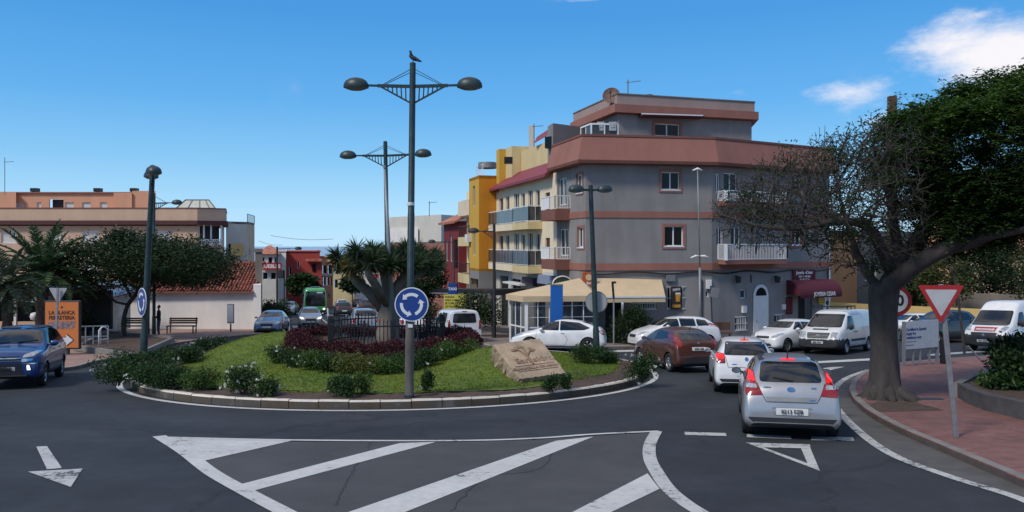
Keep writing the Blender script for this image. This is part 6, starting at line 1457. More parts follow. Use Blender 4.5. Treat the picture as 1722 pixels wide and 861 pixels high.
# ---------------------------------------------------------------- vegetation
RNG = np.random.default_rng(11)
V = {
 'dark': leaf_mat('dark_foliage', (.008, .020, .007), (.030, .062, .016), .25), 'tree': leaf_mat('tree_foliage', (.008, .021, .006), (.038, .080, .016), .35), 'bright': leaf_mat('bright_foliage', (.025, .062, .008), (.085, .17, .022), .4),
 'palm': leaf_mat('palm_foliage', (.016, .040, .013), (.055, .115, .034), .25), 'palmgrey': leaf_mat('grey_palm_foliage', (.035, .055, .03), (.10, .13, .07), .25), 'dragon': leaf_mat('dragon_tree_foliage', (.014, .032, .014), (.05, .085, .032), .2),
 'bush': leaf_mat('bush_foliage', (.010, .028, .008), (.045, .10, .022), .3), 'bush2': leaf_mat('light_bush_foliage', (.03, .07, .012), (.10, .18, .04), .35), 'olive': leaf_mat('olive_bush_foliage', (.05, .07, .012), (.16, .17, .035), .3), 'redhedge': leaf_mat('red_hedge_foliage', (.026, .007, .009), (.105, .022, .028), .25),
 'olivetree': leaf_mat('olive_tree_foliage', (.03, .042, .012), (.10, .11, .03), .3), 'grass': leaf_mat('grass_blades', (.10, .165, .010), (.26, .31, .03), .45, None, (.55, (.62, .80, .8), (1.35, 1.1, .95))), 'flower': leaf_mat('white_petals', (.55, .55, .5), (.8, .8, .76), .3), 'rust': leaf_mat('rust_petals', (.22, .07, .04), (.36, .13, .08), .3), 'yellowish': leaf_mat('yellow_dragon_leaves', (.10, .10, .02), (.22, .17, .04), .2)}
BK = {'grey': mat('grey_bark', (.055, .047, .043), .95, var=.35, scale=5, bump=.8, bscale=14, stretch=(1, 1, .35)), 'dark': mat('dark_bark', (.05, .042, .036), .95, var=.35, scale=5, bump=.7, bscale=12), 'twig': mat('twig_bark', (.050, .042, .037), .9, var=.35, scale=4), 'dragon': mat('dragon_bark', (.20, .165, .135), .9, var=.3, scale=4, bump=.6, bscale=10, stretch=(1, 1, .3)), 'palm': mat('palm_bark', (.06, .045, .035), .95, var=.4, scale=6, bump=1, bscale=8)}
def unit(a): return a / (np.linalg.norm(a, axis=-1, keepdims=True) + 1e-9)
def mesh_np(name, V_, faces, m, parent=None, smooth=False):
	"V_ (n,3) world points, faces (k,4) or (k,3)"
	V_ = np.asarray(V_, float); faces = np.asarray(faces, np.int32)
	if parent is not None:
		Mi = np.array(wm(parent).inverted()); V_ = V_ @ Mi[:3, :3].T + Mi[:3, 3]
	me = bpy.data.meshes.new(name); k, w = faces.shape
	me.vertices.add(len(V_)); me.vertices.foreach_set('co', V_.astype(np.float32).ravel())
	me.loops.add(k * w); me.loops.foreach_set('vertex_index', faces.ravel())
	me.polygons.add(k); me.polygons.foreach_set('loop_start', np.arange(0, k * w, w, dtype=np.int32)); me.polygons.foreach_set('loop_total', np.full(k, w, np.int32))
	if smooth: me.polygons.foreach_set('use_smooth', [True] * k)
	me.materials.append(m); me.update(calc_edges=True); me.validate()
	o = bpy.data.objects.new(name, me); return put(o, parent)
def blades(pts, dirs, length, width, bend=0.0, twist=None):
	"narrow leaves: pts (n,3), dirs (n,3); returns verts, quads (two quads a leaf when bent)"
	n = len(pts); dirs = unit(dirs); r = unit(RNG.normal(size=(n, 3))) if twist is None else twist
	side = unit(np.cross(dirs, r)); length = np.broadcast_to(length, (n,))[:, None]; width = np.broadcast_to(width, (n,))[:, None]
	if not np.any(bend):
		a = pts; b = pts + dirs * length * .5 + side * width * .5; c = pts + dirs * length; d = pts + dirs * length * .5 - side * width * .5
		v = np.stack([a, b, c, d], 1).reshape(-1, 3); return v, np.arange(4 * n).reshape(-1, 4)
	dn = np.array([0, 0, -1.0]) * bend
	m = pts + dirs * length * .55; e = m + unit(dirs + dn) * length * .5
	v = np.stack([pts - side * width * .3, pts + side * width * .3, m + side * width * .5, m - side * width * .5, e + side * width * .06, e - side * width * .06], 1).reshape(-1, 3)
	q = np.array([[0, 1, 2, 3], [3, 2, 4, 5]]); return v, (np.arange(n)[:, None, None] * 6 + q).reshape(-1, 4)
class Plant:
	def __init__(s, name, label, cat, loc, group=None): s.t = thing(name, label, cat, tuple(loc), group=group)
	def leaves(s, name, parts, m):
		vs, fs, b = [], [], 0
		for v, f in parts: vs.append(v); fs.append(f + b); b += len(v)
		return mesh_np(name, np.concatenate(vs), np.concatenate(fs), m, s.t)
def colonize(attr, nodes_, parents, step, di, dk, it=90):
	P_ = [Vector(p) for p in nodes_]; par = list(parents); A = [Vector(a) for a in attr]
	for _ in range(it):
		if not A: break
		kd = KDTree(len(P_)); [kd.insert(p, i) for i, p in enumerate(P_)]; kd.balance()
		pull = {}; keep = []
		for a in A:
			co, i, d = kd.find(a)
			if d < dk: continue
			keep.append(a)
			if d < di: pull.setdefault(i, Vector()); pull[i] += (a - co).normalized()
		A = keep
		if not pull: break
		new = 0
		for i, d in pull.items():
			if d.length < 1e-3: continue
			q = P_[i] + (d.normalized() + Vector(RNG.normal(size=3) * .12)).normalized() * step
			P_.append(q); par.append(i); new += 1
		if not new or len(P_) > 9000: break
	return P_, par
def radii(P_, par, tip=.006, e=2.3, cap=.4):
	r = [0.0] * len(P_); kids = [0] * len(P_)
	for i, p in enumerate(par):
		if p >= 0: kids[p] += 1
	acc = [0.0] * len(P_)
	for i in range(len(P_) - 1, -1, -1):
		r[i] = tip if kids[i] == 0 else min(cap, acc[i] ** (1 / e))
		if par[i] >= 0: acc[par[i]] += r[i] ** e
	return np.array(r), np.array(kids)
def limbs_mesh(P_, par, r, name, m, parent, lo=0.0, hi=9.0, sides=6):
	P_ = np.array([tuple(p) for p in P_]); par = np.array(par); inc = [False] * len(par)
	for i in range(len(par)): inc[i] = par[i] < 0 or (lo <= r[i] < hi and (lo == 0 or inc[par[i]]))
	idx = [i for i in range(len(par)) if par[i] >= 0 and inc[i]]
	if not idx: return None
	a = P_[par[idx]]; b = P_[idx]; ra = np.minimum(r[par[idx]], r[idx] * 1.35); rb = r[idx]; d = unit(b - a); b = b + d * rb[:, None] * .5
	ref = np.where(np.abs(d[:, 2:3]) < .9, np.array([[0, 0, 1.0]]), np.array([[1.0, 0, 0]])); x = unit(np.cross(d, ref)); y = np.cross(d, x); n = len(a); ang = np.arange(sides) * 2 * math.pi / sides
	ring = lambda c, rr: c[:, None, :] + (x[:, None, :] * np.cos(ang)[None, :, None] + y[:, None, :] * np.sin(ang)[None, :, None]) * rr[:, None, None]
	v = np.concatenate([ring(a, ra), ring(b, rb)], 1).reshape(-1, 3); k = np.arange(sides)
	q = np.stack([k, (k + 1) % sides, sides + (k + 1) % sides, sides + k], 1); f = (np.arange(n)[:, None, None] * 2 * sides + q).reshape(-1, 4)
	return mesh_np(name, v, f, m, parent, True)
def in_ell(n, c, r, shell=0.0, zmin=-9):
	p = unit(RNG.normal(size=(n * 2, 3))) * (shell + (1 - shell) * RNG.random((n * 2, 1))) ** (1 / 3); p = p[p[:, 2] > zmin][:n]; return p * np.array(r) + np.array(c)
def chain(pts):
	"limb through photo-measured points: list of nodes at about 0.3 m"
	out = []; pts = [Vector(p) for p in pts]
	for i in range(len(pts) - 1):
		p0 = pts[max(i - 1, 0)]; p1 = pts[i]; p2 = pts[i + 1]; p3 = pts[min(i + 2, len(pts) - 1)]; k = max(1, int((p2 - p1).length / .28))
		for j in range(k):
			t = j / k; out.append(.5 * ((2 * p1) + (p2 - p0) * t + (2 * p0 - 5 * p1 + 4 * p2 - p3) * t * t + (3 * p1 - p0 - 3 * p2 + p3) * t ** 3))
	out.append(pts[-1]); return out
def skeleton(limbs):
	"limbs: list of (parent_limb_index, parent fraction, points)"
	N, par, spans = [], [], []
	for pl, fr, pts in limbs:
		c = chain(pts); st = len(N)
		prev = -1 if pl is None else spans[pl][0] + int(fr * (spans[pl][1] - 1))
		for q in c: N.append(q); par.append(prev); prev = len(N) - 1
		spans.append((st, len(c)))
	return N, par
# --- big tree on the right-hand pavement
Yt = 19.6
tb = at(1489, Yt, .12)
pt = Plant('flamboyant_tree', 'big spreading street tree with bare twigs on its left and dense foliage on its right', 'tree', tb)
q = lambda x, y, dy=0.0: P(x, y, Yt + dy)
trunk_pts = [(tb + Vector((0, 0, -.1)), .42), (tb + Vector((0, 0, .12)), .385), (tb + Vector((-.01, 0, .4)), .335), (q(1486, 600), .315), (q(1484, 550), .31), (q(1484, 515), .33), (q(1486, 490), .37), (q(1489, 470), .34)]
mb = MB(); NSd = 20; vs = []; fs = []
for i, (p, r) in enumerate(trunk_pts):
	for k in range(NSd):
		a = 2 * math.pi * k / NSd; fl = 1 + (max(0, 1 - i / 2.6) * .75) * max(0, math.sin(a * 5 + .6)) ** 1.2 + .05 * math.sin(3 * a + i * .7) + .035 * math.sin(7 * a + i * 1.3)
		vs.append(p + Vector((math.cos(a), math.sin(a), 0)) * r * fl)
for i in range(len(trunk_pts) - 1):
	for k in range(NSd): fs.append((i * NSd + k, i * NSd + (k + 1) % NSd, (i + 1) * NSd + (k + 1) % NSd, (i + 1) * NSd + k))
fs.append(tuple((len(trunk_pts) - 1) * NSd + k for k in range(NSd)))
to = MB().add(vs, fs).build('trunk', BK['grey'], pt.t, True)
sb = to.modifiers.new('s', 'SUBSURF'); sb.levels = 1; sb.render_levels = 2
mb = MB()
for ang, ln, h in ((.3, 1.0, .16), (-.5, .85, .14), (1.4, .6, .1), (2.6, .7, .14), (3.6, .7, .12), (4.5, .75, .13), (5.3, .9, .16)):
	d = Vector((math.cos(ang), math.sin(ang), 0)); mb.tube([tb + d * .2 + Vector((0, 0, .32)), tb + d * .42 + Vector((0, 0, h)), tb + d * (ln * .7) + Vector((.05, 0, h * .4)), tb + d * ln + Vector((0, .06, -.06))], [.16, .13, .09, .03], 8)
mb.build('root', BK['grey'], pt.t, True)
fork = q(1488, 478)
limbs = [(None, 0, [q(1488, 492), q(1512, 452, .2), q(1540, 410, .5), q(1560, 372, .7), q(1572, 335, 1.2), q(1590, 285, 1.6)]),
 (0, 0, [q(1492, 486, -.15), q(1530, 452, -.5), q(1565, 430, -.7), q(1600, 414, -.9), q(1640, 404, -1.1), q(1682, 382, -1.0), q(1740, 350, -.9), q(1800, 320, -.6)]),
 (0, 0, [q(1480, 488, .1), q(1455, 455, .3), q(1440, 425, .5), q(1432, 400, .9), q(1420, 360, 1.2)]),
 (0, .25, [q(1500, 460, .1), q(1478, 410, -.4), q(1458, 380, -.6), q(1420, 372, -.9), q(1375, 378, -1.1), q(1320, 385, -1.0), q(1265, 378, -.8), q(1215, 362, -.8)]),
 (0, .35, [q(1515, 440, .3), q(1505, 390, .9), q(1495, 330, 1.6), q(1480, 280, 1.9)]),
 (1, .55, [q(1620, 409, -1.0), q(1670, 396, -1.6), q(1722, 386, -2.0), q(1790, 372, -2.2)]),
 (3, .4, [q(1420, 373, -.9), q(1380, 345, -.4), q(1330, 320, 0), q(1280, 300, .3)]),
 (0, .6, [q(1560, 372, .7), q(1610, 320, .2), q(1660, 265, -.2), q(1700, 210, 0)])]
N, par = skeleton(limbs)
bare = np.concatenate([in_ell(1500, (7.5, 19.4, 3.95), (2.3, 2.2, 1.1)), in_ell(650, (6.4, 19.2, 3.45), (1.6, 1.6, .8)), in_ell(250, (8.6, 19.6, 2.65), (1.5, 1.4, .55)), in_ell(700, (8.7, 19.8, 5.0), (1.5, 1.6, .62)), in_ell(350, (10.6, 19.3, 3.2), (1.4, 1.4, .6))])
lush = in_ell(1000, (12.7, 20.2, 5.0), (3.5, 3.3, 2.15), .25)
lush = lush[(lush[:, 2] > 3.3 + .35 * np.abs(lush[:, 0] - 11)) | (RNG.random(len(lush)) < .3)]
Pn, pr = colonize(np.concatenate([bare, lush]), N, par, .15, 1.8, .19)
r, kids = radii(Pn, pr, .0085, 2.3, .30)
for i in range(len(N)): r[i] = max(r[i], .04)
_st = 0
for (pl_, fr_, pts_), (r0_, r1_) in zip(limbs, ((.27, .09), (.22, .10), (.13, .04), (.16, .012), (.16, .05), (.11, .06), (.07, .012), (.10, .045))):
	k_ = len(chain(pts_))
	for j_ in range(k_): r[_st + j_] = r0_ + (r1_ - r0_) * j_ / k_
	_st += k_
nb = len(Pn)
for i in range(len(N), nb):                          # fine dead twigs on the bare side
	p = Pn[i]
	if p.x - .12 * max(0, p.z - 3.6) < 9.9 and kids[i] <= 1 and RNG.random() < .75:
		for _ in range(2):
			d = Vector(RNG.normal(size=3)); d = (d.normalized() + (p - Pn[pr[i]]).normalized() * .9 + Vector((0, 0, .15))).normalized(); prev = i
			for j in range(3):
				Pn.append(Pn[prev] + d * RNG.uniform(.08, .15)); pr.append(prev); prev = len(Pn) - 1; d = (d + Vector(RNG.normal(size=3)) * .4).normalized()
r = np.concatenate([r, np.full(len(Pn) - nb, .0065)]); kids = np.concatenate([kids, np.ones(len(Pn) - nb, int)]); kids[nb + 2::3] = 0
limbs_mesh(Pn, pr, r, 'branches', BK['grey'], pt.t, .035, 9, 10); limbs_mesh(Pn, pr, r, 'twigs', BK['twig'], pt.t, 0, .035, 4)
A_ = np.array([tuple(p) for p in Pn]); tips = A_[:nb][(kids[:nb] == 0) | (r[:nb] < .014)]; ntw = A_[nb + 2::3]
# leafiness rises to the right and to the top
den = np.clip((tips[:, 0] - 9.45 - .25 * np.maximum(0, 4.6 - tips[:, 2])) / 1.5, 0, 1) + .08 * (RNG.random(len(tips)) < .16)
T = tips[RNG.random(len(tips)) < den * .74]
fr = np.repeat(T, 26, 0); dr = unit(RNG.normal(size=fr.shape) * np.array([1, 1, .5]) + np.array([0, 0, .12]))
fr = fr + RNG.normal(size=fr.shape) * np.array([.20, .20, .12])
# each frond: paired leaflets along a drooping midrib
m = len(fr); ribs = []; base = []; dd = []
for k in range(5):
	t = (k + .5) / 5; pos = fr + dr * (.32 * t) + np.array([0, 0, -.14]) * t * t
	for sgn in (-1, 1):
		sd = unit(np.cross(dr, np.array([0, 0, 1.0]))) * sgn; base.append(pos); dd.append(sd + dr * .5 + RNG.normal(size=dr.shape) * .2 + np.array([0, 0, -.25]))
base = np.concatenate(base); dd = np.concatenate(dd); up_ = np.tile(np.array([0, 0, 1.0]), (len(base), 1))
bri = (base[:, 2] > 5.0 + RNG.normal(size=len(base)) * .5) & (RNG.random(len(base)) < .6)  # upper leaves take the paler foliage, painting sunlight into the crown
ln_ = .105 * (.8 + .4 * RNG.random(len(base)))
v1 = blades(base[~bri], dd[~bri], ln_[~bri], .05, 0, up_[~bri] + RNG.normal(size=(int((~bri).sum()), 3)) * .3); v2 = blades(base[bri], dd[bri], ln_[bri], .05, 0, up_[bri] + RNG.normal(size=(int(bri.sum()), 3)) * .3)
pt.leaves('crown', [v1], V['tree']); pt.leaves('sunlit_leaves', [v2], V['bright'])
# stray tufts and seed pods on the bare side
bt_ = tips[(tips[:, 0] < 9.9)]; sel = np.concatenate([bt_[RNG.random(len(bt_)) < .10], ntw[RNG.random(len(ntw)) < .12 + .25 * (ntw[:, 2] > 4.6)]]); s2 = np.repeat(sel, 7, 0) + RNG.normal(size=(len(sel) * 7, 3)) * .06
pt.leaves('sparse_leaves', [blades(s2, RNG.normal(size=s2.shape), .09, .035)], V['tree'])
sel = bt_[RNG.random(len(bt_)) < .05]; pt.leaves('seed_pods', [blades(sel, RNG.normal(size=sel.shape) * .4 + np.array([0, 0, -1.0]), .36, .06)], BK['dark'])
# bare soil pit round the trunk
pit = [G(1458, 683, .125), G(1476, 675, .125), G(1535, 676, .125), G(1588, 690, .125), G(1466, 693, .125)]
structure(MB().add([(p.x, p.y, p.z + .006) for p in pit], [(0, 1, 2, 3, 4)]).build('tree_pit_soil', M['earth']))
def crown_tree(name, label, base, trunk, crowns, leafm, bark='dark', na=260, nl=14, leaf=(.16, .07), tip=.010, step=.32, group=None, spread=.28, dk=.4):
	"trunk: list of (points) limbs; crowns: list of (centre, radii)"
	pl = Plant(name, label, 'tree', base, group); N, par = skeleton(trunk)
	at_ = np.concatenate([in_ell(int(na * w), c, rr, .35) for c, rr, w in crowns])
	Pn, pr = colonize(at_, N, par, step, 6.0, dk, 60); r, kids = radii(Pn, pr, tip, 2.2, .3)
	for i in range(len(N)): r[i] = max(r[i], .05)
	n0 = len(chain(trunk[0][2])); limbs_mesh(Pn, pr, r, 'trunk', BK[bark], pl.t, 0.02, 9, 8)
	A_ = np.array([tuple(p) for p in Pn]); tips = A_[(r < tip * 2.2)]
	L_ = np.repeat(tips, nl, 0) + RNG.normal(size=(len(tips) * nl, 3)) * spread * np.array([1, 1, .7])
	d = RNG.normal(size=L_.shape) * np.array([1, 1, .5]); s = leaf[0] * (.7 + .6 * RNG.random(len(L_)))
	pl.leaves('crown', [blades(L_, d, s, leaf[1])], V[leafm] if isinstance(leafm, str) else leafm); return pl
# flat-crowned trees on the left
Y = 44; b0 = at(212, Y, .1); z = lambda y: z_at(y, Y); X = lambda x: (x - CX) * Y / F
crown_tree('umbrella_tree', 'flat-crowned dark tree with curved pale trunk in front of the chapel wall', b0, [(None, 0, [b0, P(207, 545, Y), P(214, 515, Y), P(225, 500, Y), P(240, 480, Y + .5), P(270, 455, Y + 1)]), (0, .45, [P(217, 512, Y), P(195, 508, Y - .3), P(182, 495, Y - .6), P(160, 478, Y - .8), P(120, 460, Y - 1)]), (0, .6, [P(222, 502, Y), P(205, 470, Y + .6), P(190, 445, Y + 1)])],
		   [((X(205), Y, z(438)), (4.1, 3.6, 1.35), 1.5), ((X(290), Y, z(438)), (3.0, 2.8, 1.25), .9), ((X(130), Y - .5, z(452)), (2.3, 2.6, 1.2), .6)], 'dark', na=300, nl=40, leaf=(.17, .08), spread=.34)
Y = 46.5; b0 = at(249, Y, .1)
crown_tree('umbrella_tree', 'straight dark-trunked tree right behind the blue arrow sign pole at the left', b0, [(None, 0, [b0, P(249, 540, Y), P(250, 500, Y), P(255, 470, Y), P(262, 440, Y)]), (0, .6, [P(251, 490, Y), P(272, 480, Y), P(300, 465, Y + .5)])], [((X(300), Y + .5, z_at(445, Y)), (3.3, 2.8, 1.35), 1.2), ((X(345) - .3, Y + 1, z_at(458, Y)), (1.9, 2.0, .8), .5), ((X(240), Y + .5, z_at(430, Y)), (2.6, 2.6, 1.3), .7)], 'dark', na=300, nl=38, leaf=(.17, .08), spread=.34)
# street trees
def simple_tree(name, label, x, Y, ytop, ybot, halfw, leafm, group='street trees', nl=16, na=120, leaf=(.22, .1), lean=0, dz=.1, bark='dark'):
	b0 = at(x, Y, dz); zt, zb = z_at(ytop, Y), z_at(ybot, Y); w = halfw * Y / F; c = (b0.x + lean, Y, (zt + zb) / 2); h = (zt - zb) / 2
	top = Vector((b0.x + lean, Y, zb + h * .8))
	return crown_tree(name, label, b0, [(None, 0, [b0, b0.lerp(top, .5) + Vector((.08, 0, 0)), top])], [(c, (w, w * .85, h), 1.0), ((c[0] - w * .3, Y, c[2] + h * .15), (w * .6, w * .6, h * .8), .4)], leafm, bark, na, nl, leaf, .012, max(.3, h * .16), group, spread=max(.22, h * .14), dk=max(.3, h * .2))
simple_tree('street_tree', 'round green tree in front of the red house down the street', 511, 108, 459, 497, 26, 'tree', leaf=(.5, .25), nl=30)
simple_tree('street_tree', 'dark small tree behind the dragon tree over the distant cars', 592, 104, 466, 492, 20, 'dark', leaf=(.45, .22), nl=24)
simple_tree('street_tree', 'dark tree standing behind the dragon tree, left of the taxi sign', 712, 56, 428, 512, 36, 'dark', leaf=(.24, .12), nl=42)
simple_tree('street_tree', 'dark bushy tree on the pavement left of the glazed restaurant terrace', 797, 46, 489, 545, 26, 'dark', leaf=(.16, .08), nl=40)
simple_tree('street_tree', 'smaller dark bushy tree close to the brown street lamp', 828, 45, 500, 552, 17, 'dark', leaf=(.16, .08), nl=34)
simple_tree('street_tree', 'dark tree behind the blue arrow sign and the white van', 716, 53, 505, 553, 22, 'dark', leaf=(.16, .08), nl=30)
for x, Y, yt, yb, hw, lm, lab in ((1590, 50, 425, 520, 45, 'olivetree', 'olive-green bushy tree behind the give-way sign'), (1650, 54, 408, 500, 50, 'dark', 'dark tree between the give-way sign and the delivery van roof'), (1700, 56, 400, 500, 55, 'olivetree', 'olive-green tree behind the delivery van'), (1545, 55, 440, 520, 40, 'dark', 'dark low tree right of the big trunk and behind the speed sign'), (1760, 50, 420, 520, 50, 'dark', 'dark tree at the frame edge behind the delivery van')):
	simple_tree('garden_tree', lab, x, Y, yt, yb, hw, lm, 'garden trees on the right', leaf=(.22, .1), nl=34, na=150)
b0 = at(1622, 33, .13)
crown_tree('young_tree', 'slender young tree with thin leaning trunk behind the give-way sign', b0, [(None, 0, [b0, P(1618, 560, 33), P(1612, 510, 33), P(1606, 470, 33), P(1600, 440, 33)])], [(tuple(P(1600, 425, 33)), (1.2, 1.1, .8), .5)], 'olivetree', 'dark', 140, 14, (.14, .06))
# --- dragon tree on the island
Yd = 27.6; xd = (652 - CX) * Yd / F; b0 = Vector((xd, Yd, island_z(xd, Yd)))
dt = Plant('dragon_tree', 'dragon tree with thick forked trunk and spiky crown inside the iron fence', 'tree', b0)
tw = MB()
q = lambda x, y, dy=0.0: P(x, y, Yd + dy)
mb = MB(); mb.tube([b0 + Vector((0, 0, -.2)), b0 + Vector((0, 0, .5)), q(653, 545), q(654, 520), q(655, 508)], [.46, .40, .36, .37, .33], 16)
ends = []
for pts, rr in (([q(646, 522), q(622, 492, -.2), q(604, 478, -.3), q(588, 460, -.4)], .22), ([q(655, 515), q(651, 480), q(646, 462), q(641, 448)], .2), ([q(660, 515), q(668, 480, .2), q(680, 464, .4), q(694, 446, .5)], .2), ([q(656, 512, .3), q(672, 482, 1.0), q(700, 464, 1.4), q(722, 452, 1.7)], .17), ([q(652, 512, -.2), q(632, 480, -1.0), q(622, 466, -1.5), q(617, 450, -1.6)], .16)):
	mb.tube(pts, [rr, rr * .9, rr * .75, rr * .6], 10); e = pts[-1]; o = pts[-2]
	for k in range(4):
		a = k * 1.7 + pts[0].x; d = Vector((math.cos(a) * .8, math.sin(a) * .7, .55 + .2 * math.sin(k * 2))).normalized(); f = e + d * (.30 + .12 * (k % 2)); mb.tube([e - (e - o) * .1, e.lerp(f, .5) + Vector((0, 0, .05)), f], [rr * .5, rr * .4, rr * .35], 7); ends.append((f, d))
		if k % 2: g = f + Vector((math.cos(a + 1) * .4, math.sin(a + 1) * .3, .22)); mb.tube([f, g], [rr * .35, rr * .3], 6); ends.append((g, d))
mb.build('trunk', BK['dragon'], dt.t, True)
for k in range(58):                                   # more rosettes fill the flat umbrella
	a = k * 2.39996; rr = (k / 58) ** .5; f = Vector(q(655, 447)) + Vector((math.cos(a) * rr * 1.62, math.sin(a) * rr * 1.45, .30 * (1 - rr * rr) - .06 * (k % 3))); ends.append((f, Vector((math.cos(a) * rr, math.sin(a) * rr, .9)).normalized()))
	j = min(range(25), key=lambda i_: (ends[i_][0] - f).length) if len(ends) > 25 else 0; e = ends[j][0]; tw.tube([e - Vector((0, 0, .12)), e.lerp(f, .6) - Vector((0, 0, .08)), f], [.06, .05, .045], 6)
tw.build('twigs', BK['dragon'], dt.t, True)
pts, dirs, py, dy_ = [], [], [], []
for f, d in ends:
	n = 120; dv = unit(RNG.normal(size=(n, 3)) + np.array(d) * .7 + np.array([0, 0, .25])); b_ = np.array(f) + dv * .05
	if abs(f.x - q(598, 430).x) < .3 and RNG.random() < .6: py.append(b_); dy_.append(dv)
	else: pts.append(b_); dirs.append(dv)
pts = np.concatenate(pts); dirs = np.concatenate(dirs)
dt.leaves('crown', [blades(pts, dirs, (.40 * (.7 + .6 * RNG.random(len(pts)))), .034, .35)], V['dragon'])
if py: py = np.concatenate(py); dy_ = np.concatenate(dy_); dt.leaves('yellowing_leaves', [blades(py, dy_, .42, .034, .35)], V['yellowish'])
# --- palms
def palm(name, label, base, top, nf, ln, m, trunk_r=.22, droop=.75, up=.5):
	pl = Plant(name, label, 'palm', base); mb = MB(); k = 9; mb.tube([base.lerp(top, i / k) for i in range(k + 1)], [trunk_r * (1.15 if i % 2 else .95) * (1.2 - .25 * i / k) for i in range(k + 1)], 12); mb.build('trunk', BK['palm'], pl.t, True)
	V_, F_ = [], []; rb = MB()
	for i in range(nf):
		a = i * 2.39996; el = 1.38 - (1.38 + .55 - up) * (i / nf) ** .9; L_ = ln * (.8 + .3 * RNG.random()); p = np.array(top); d = np.array([math.cos(a) * math.cos(el), math.sin(a) * math.cos(el), math.sin(el)]); seg = 12; prev = p.copy(); path = [Vector(p)]; sp, sdir = [], []
		for j in range(seg):
			d = unit(d + np.array([0, 0, -droop * .16 * (j / seg + .3)])); prev = prev + d * L_ / seg; path.append(Vector(prev)); side = unit(np.cross(d, [0, 0, 1.0]))
			for s_ in (-1, 1):
				for e in (0, .25, .5, .75):
					sp.append(prev - d * L_ / seg * e); sdir.append(side * s_ + d * .75 + np.array([0, 0, .22]) + RNG.normal(size=3) * .08)
		rb.tube(path, [.03 * (1 - .8 * j / seg) for j in range(seg + 1)], 5); sp = np.array(sp); sdir = np.array(sdir); tt = np.tile(np.linspace(0, 1, seg).repeat(8), 1)
		V_.append(blades(sp, sdir, ln * .145 * (np.sin(np.pi * (.12 + .84 * tt)) + .15), .06, .25))
	pl.leaves('fronds', V_, m); rb.build('midribs', BK['palm'], pl.t); return pl
Y = 41; palm('date_palm', 'tall dark date palm with upright fronds beside the orange poster', at(70, Y, .1), P(72, 462, Y), 46, 3.1, V['palm'], .26, .62, .3)
Y = 36; palm('date_palm', 'grey-green palm with drooping fronds at the left frame edge', at(12, Y, .1), P(12, 482, Y), 34, 2.1, V['palmgrey'], .18, 1.1, 0)
Y = 47; palm('small_palm', 'small young palm standing in front of the blue kiosk poster', at(146, Y, .1), P(147, 548, Y), 18, 1.1, V['palm'], .1, .9, .2)
# --- shrubs
def bush(name, label, c, r, m, n=1500, leaf=(.07, .035), flowers=0, fm='flower', group=None, cat='bush', stems=7, lumps=7, fsize=.05, loose=.16):
	"c: ground point; r: (rx, ry, height)"
	pl = Plant(name, label, cat, c, group); c = np.array(c); mb = MB(); lp = []
	for k in range(lumps):
		a = RNG.random() * 6.283; rad = RNG.random() ** .5 * .7; lc = c + np.array([math.cos(a) * r[0] * rad, math.sin(a) * r[1] * rad, r[2] * (.35 + .45 * RNG.random())]); lp.append((lc, (.35 + .3 * RNG.random())))
	for k in range(stems):
		e = Vector(lp[k % lumps][0]) + Vector(RNG.normal(size=3) * .04); mb.tube([Vector(c) + Vector((RNG.normal() * .05, RNG.normal() * .05, -.05)), Vector(c).lerp(e, .55) + Vector(RNG.normal(size=3) * .04), e + Vector((0, 0, .1))], [.014, .01, .005], 4)
	mb.build('stems', BK['twig'], pl.t); per = n // lumps; P_ = []
	for lc, s in lp:
		dirs = unit(RNG.normal(size=(per, 3))); rad = (.25 + .75 * RNG.random((per, 1))) ** .5; P_.append(lc + dirs * rad * s * np.array([r[0], r[1], r[2] * .9]) + RNG.normal(size=(per, 3)) * loose * .3)
	P_ = np.concatenate(P_); P_ = P_[P_[:, 2] > c[2] + .02]
	pl.leaves('foliage', [blades(P_, RNG.normal(size=P_.shape) + np.array([0, 0, .3]), leaf[0] * (.7 + .6 * RNG.random(len(P_))), leaf[1])], V[m])
	if flowers:
		fv = []; cc = P_[RNG.integers(0, len(P_), flowers)]; out = unit(cc - (c + np.array([0, 0, r[2] * .4]))); cc = cc + out * .10
		for k in range(7):
			d = unit(out + RNG.normal(size=out.shape) * .8); fv.append(blades(cc, d, fsize * 1.3, fsize * .9))
		pl.leaves('blossoms', fv, V[fm])
	return pl
def ib(x, y, dz=.3):
	"island point under photo pixel"
	g = G(x, y, dz)
	for _ in range(4):
		h = island_z(g.x, g.y) - gz(g.y); g = G(x, y, h)
	return Vector((g.x, g.y, island_z(g.x, g.y)))
BG = 'bushes on the roundabout'
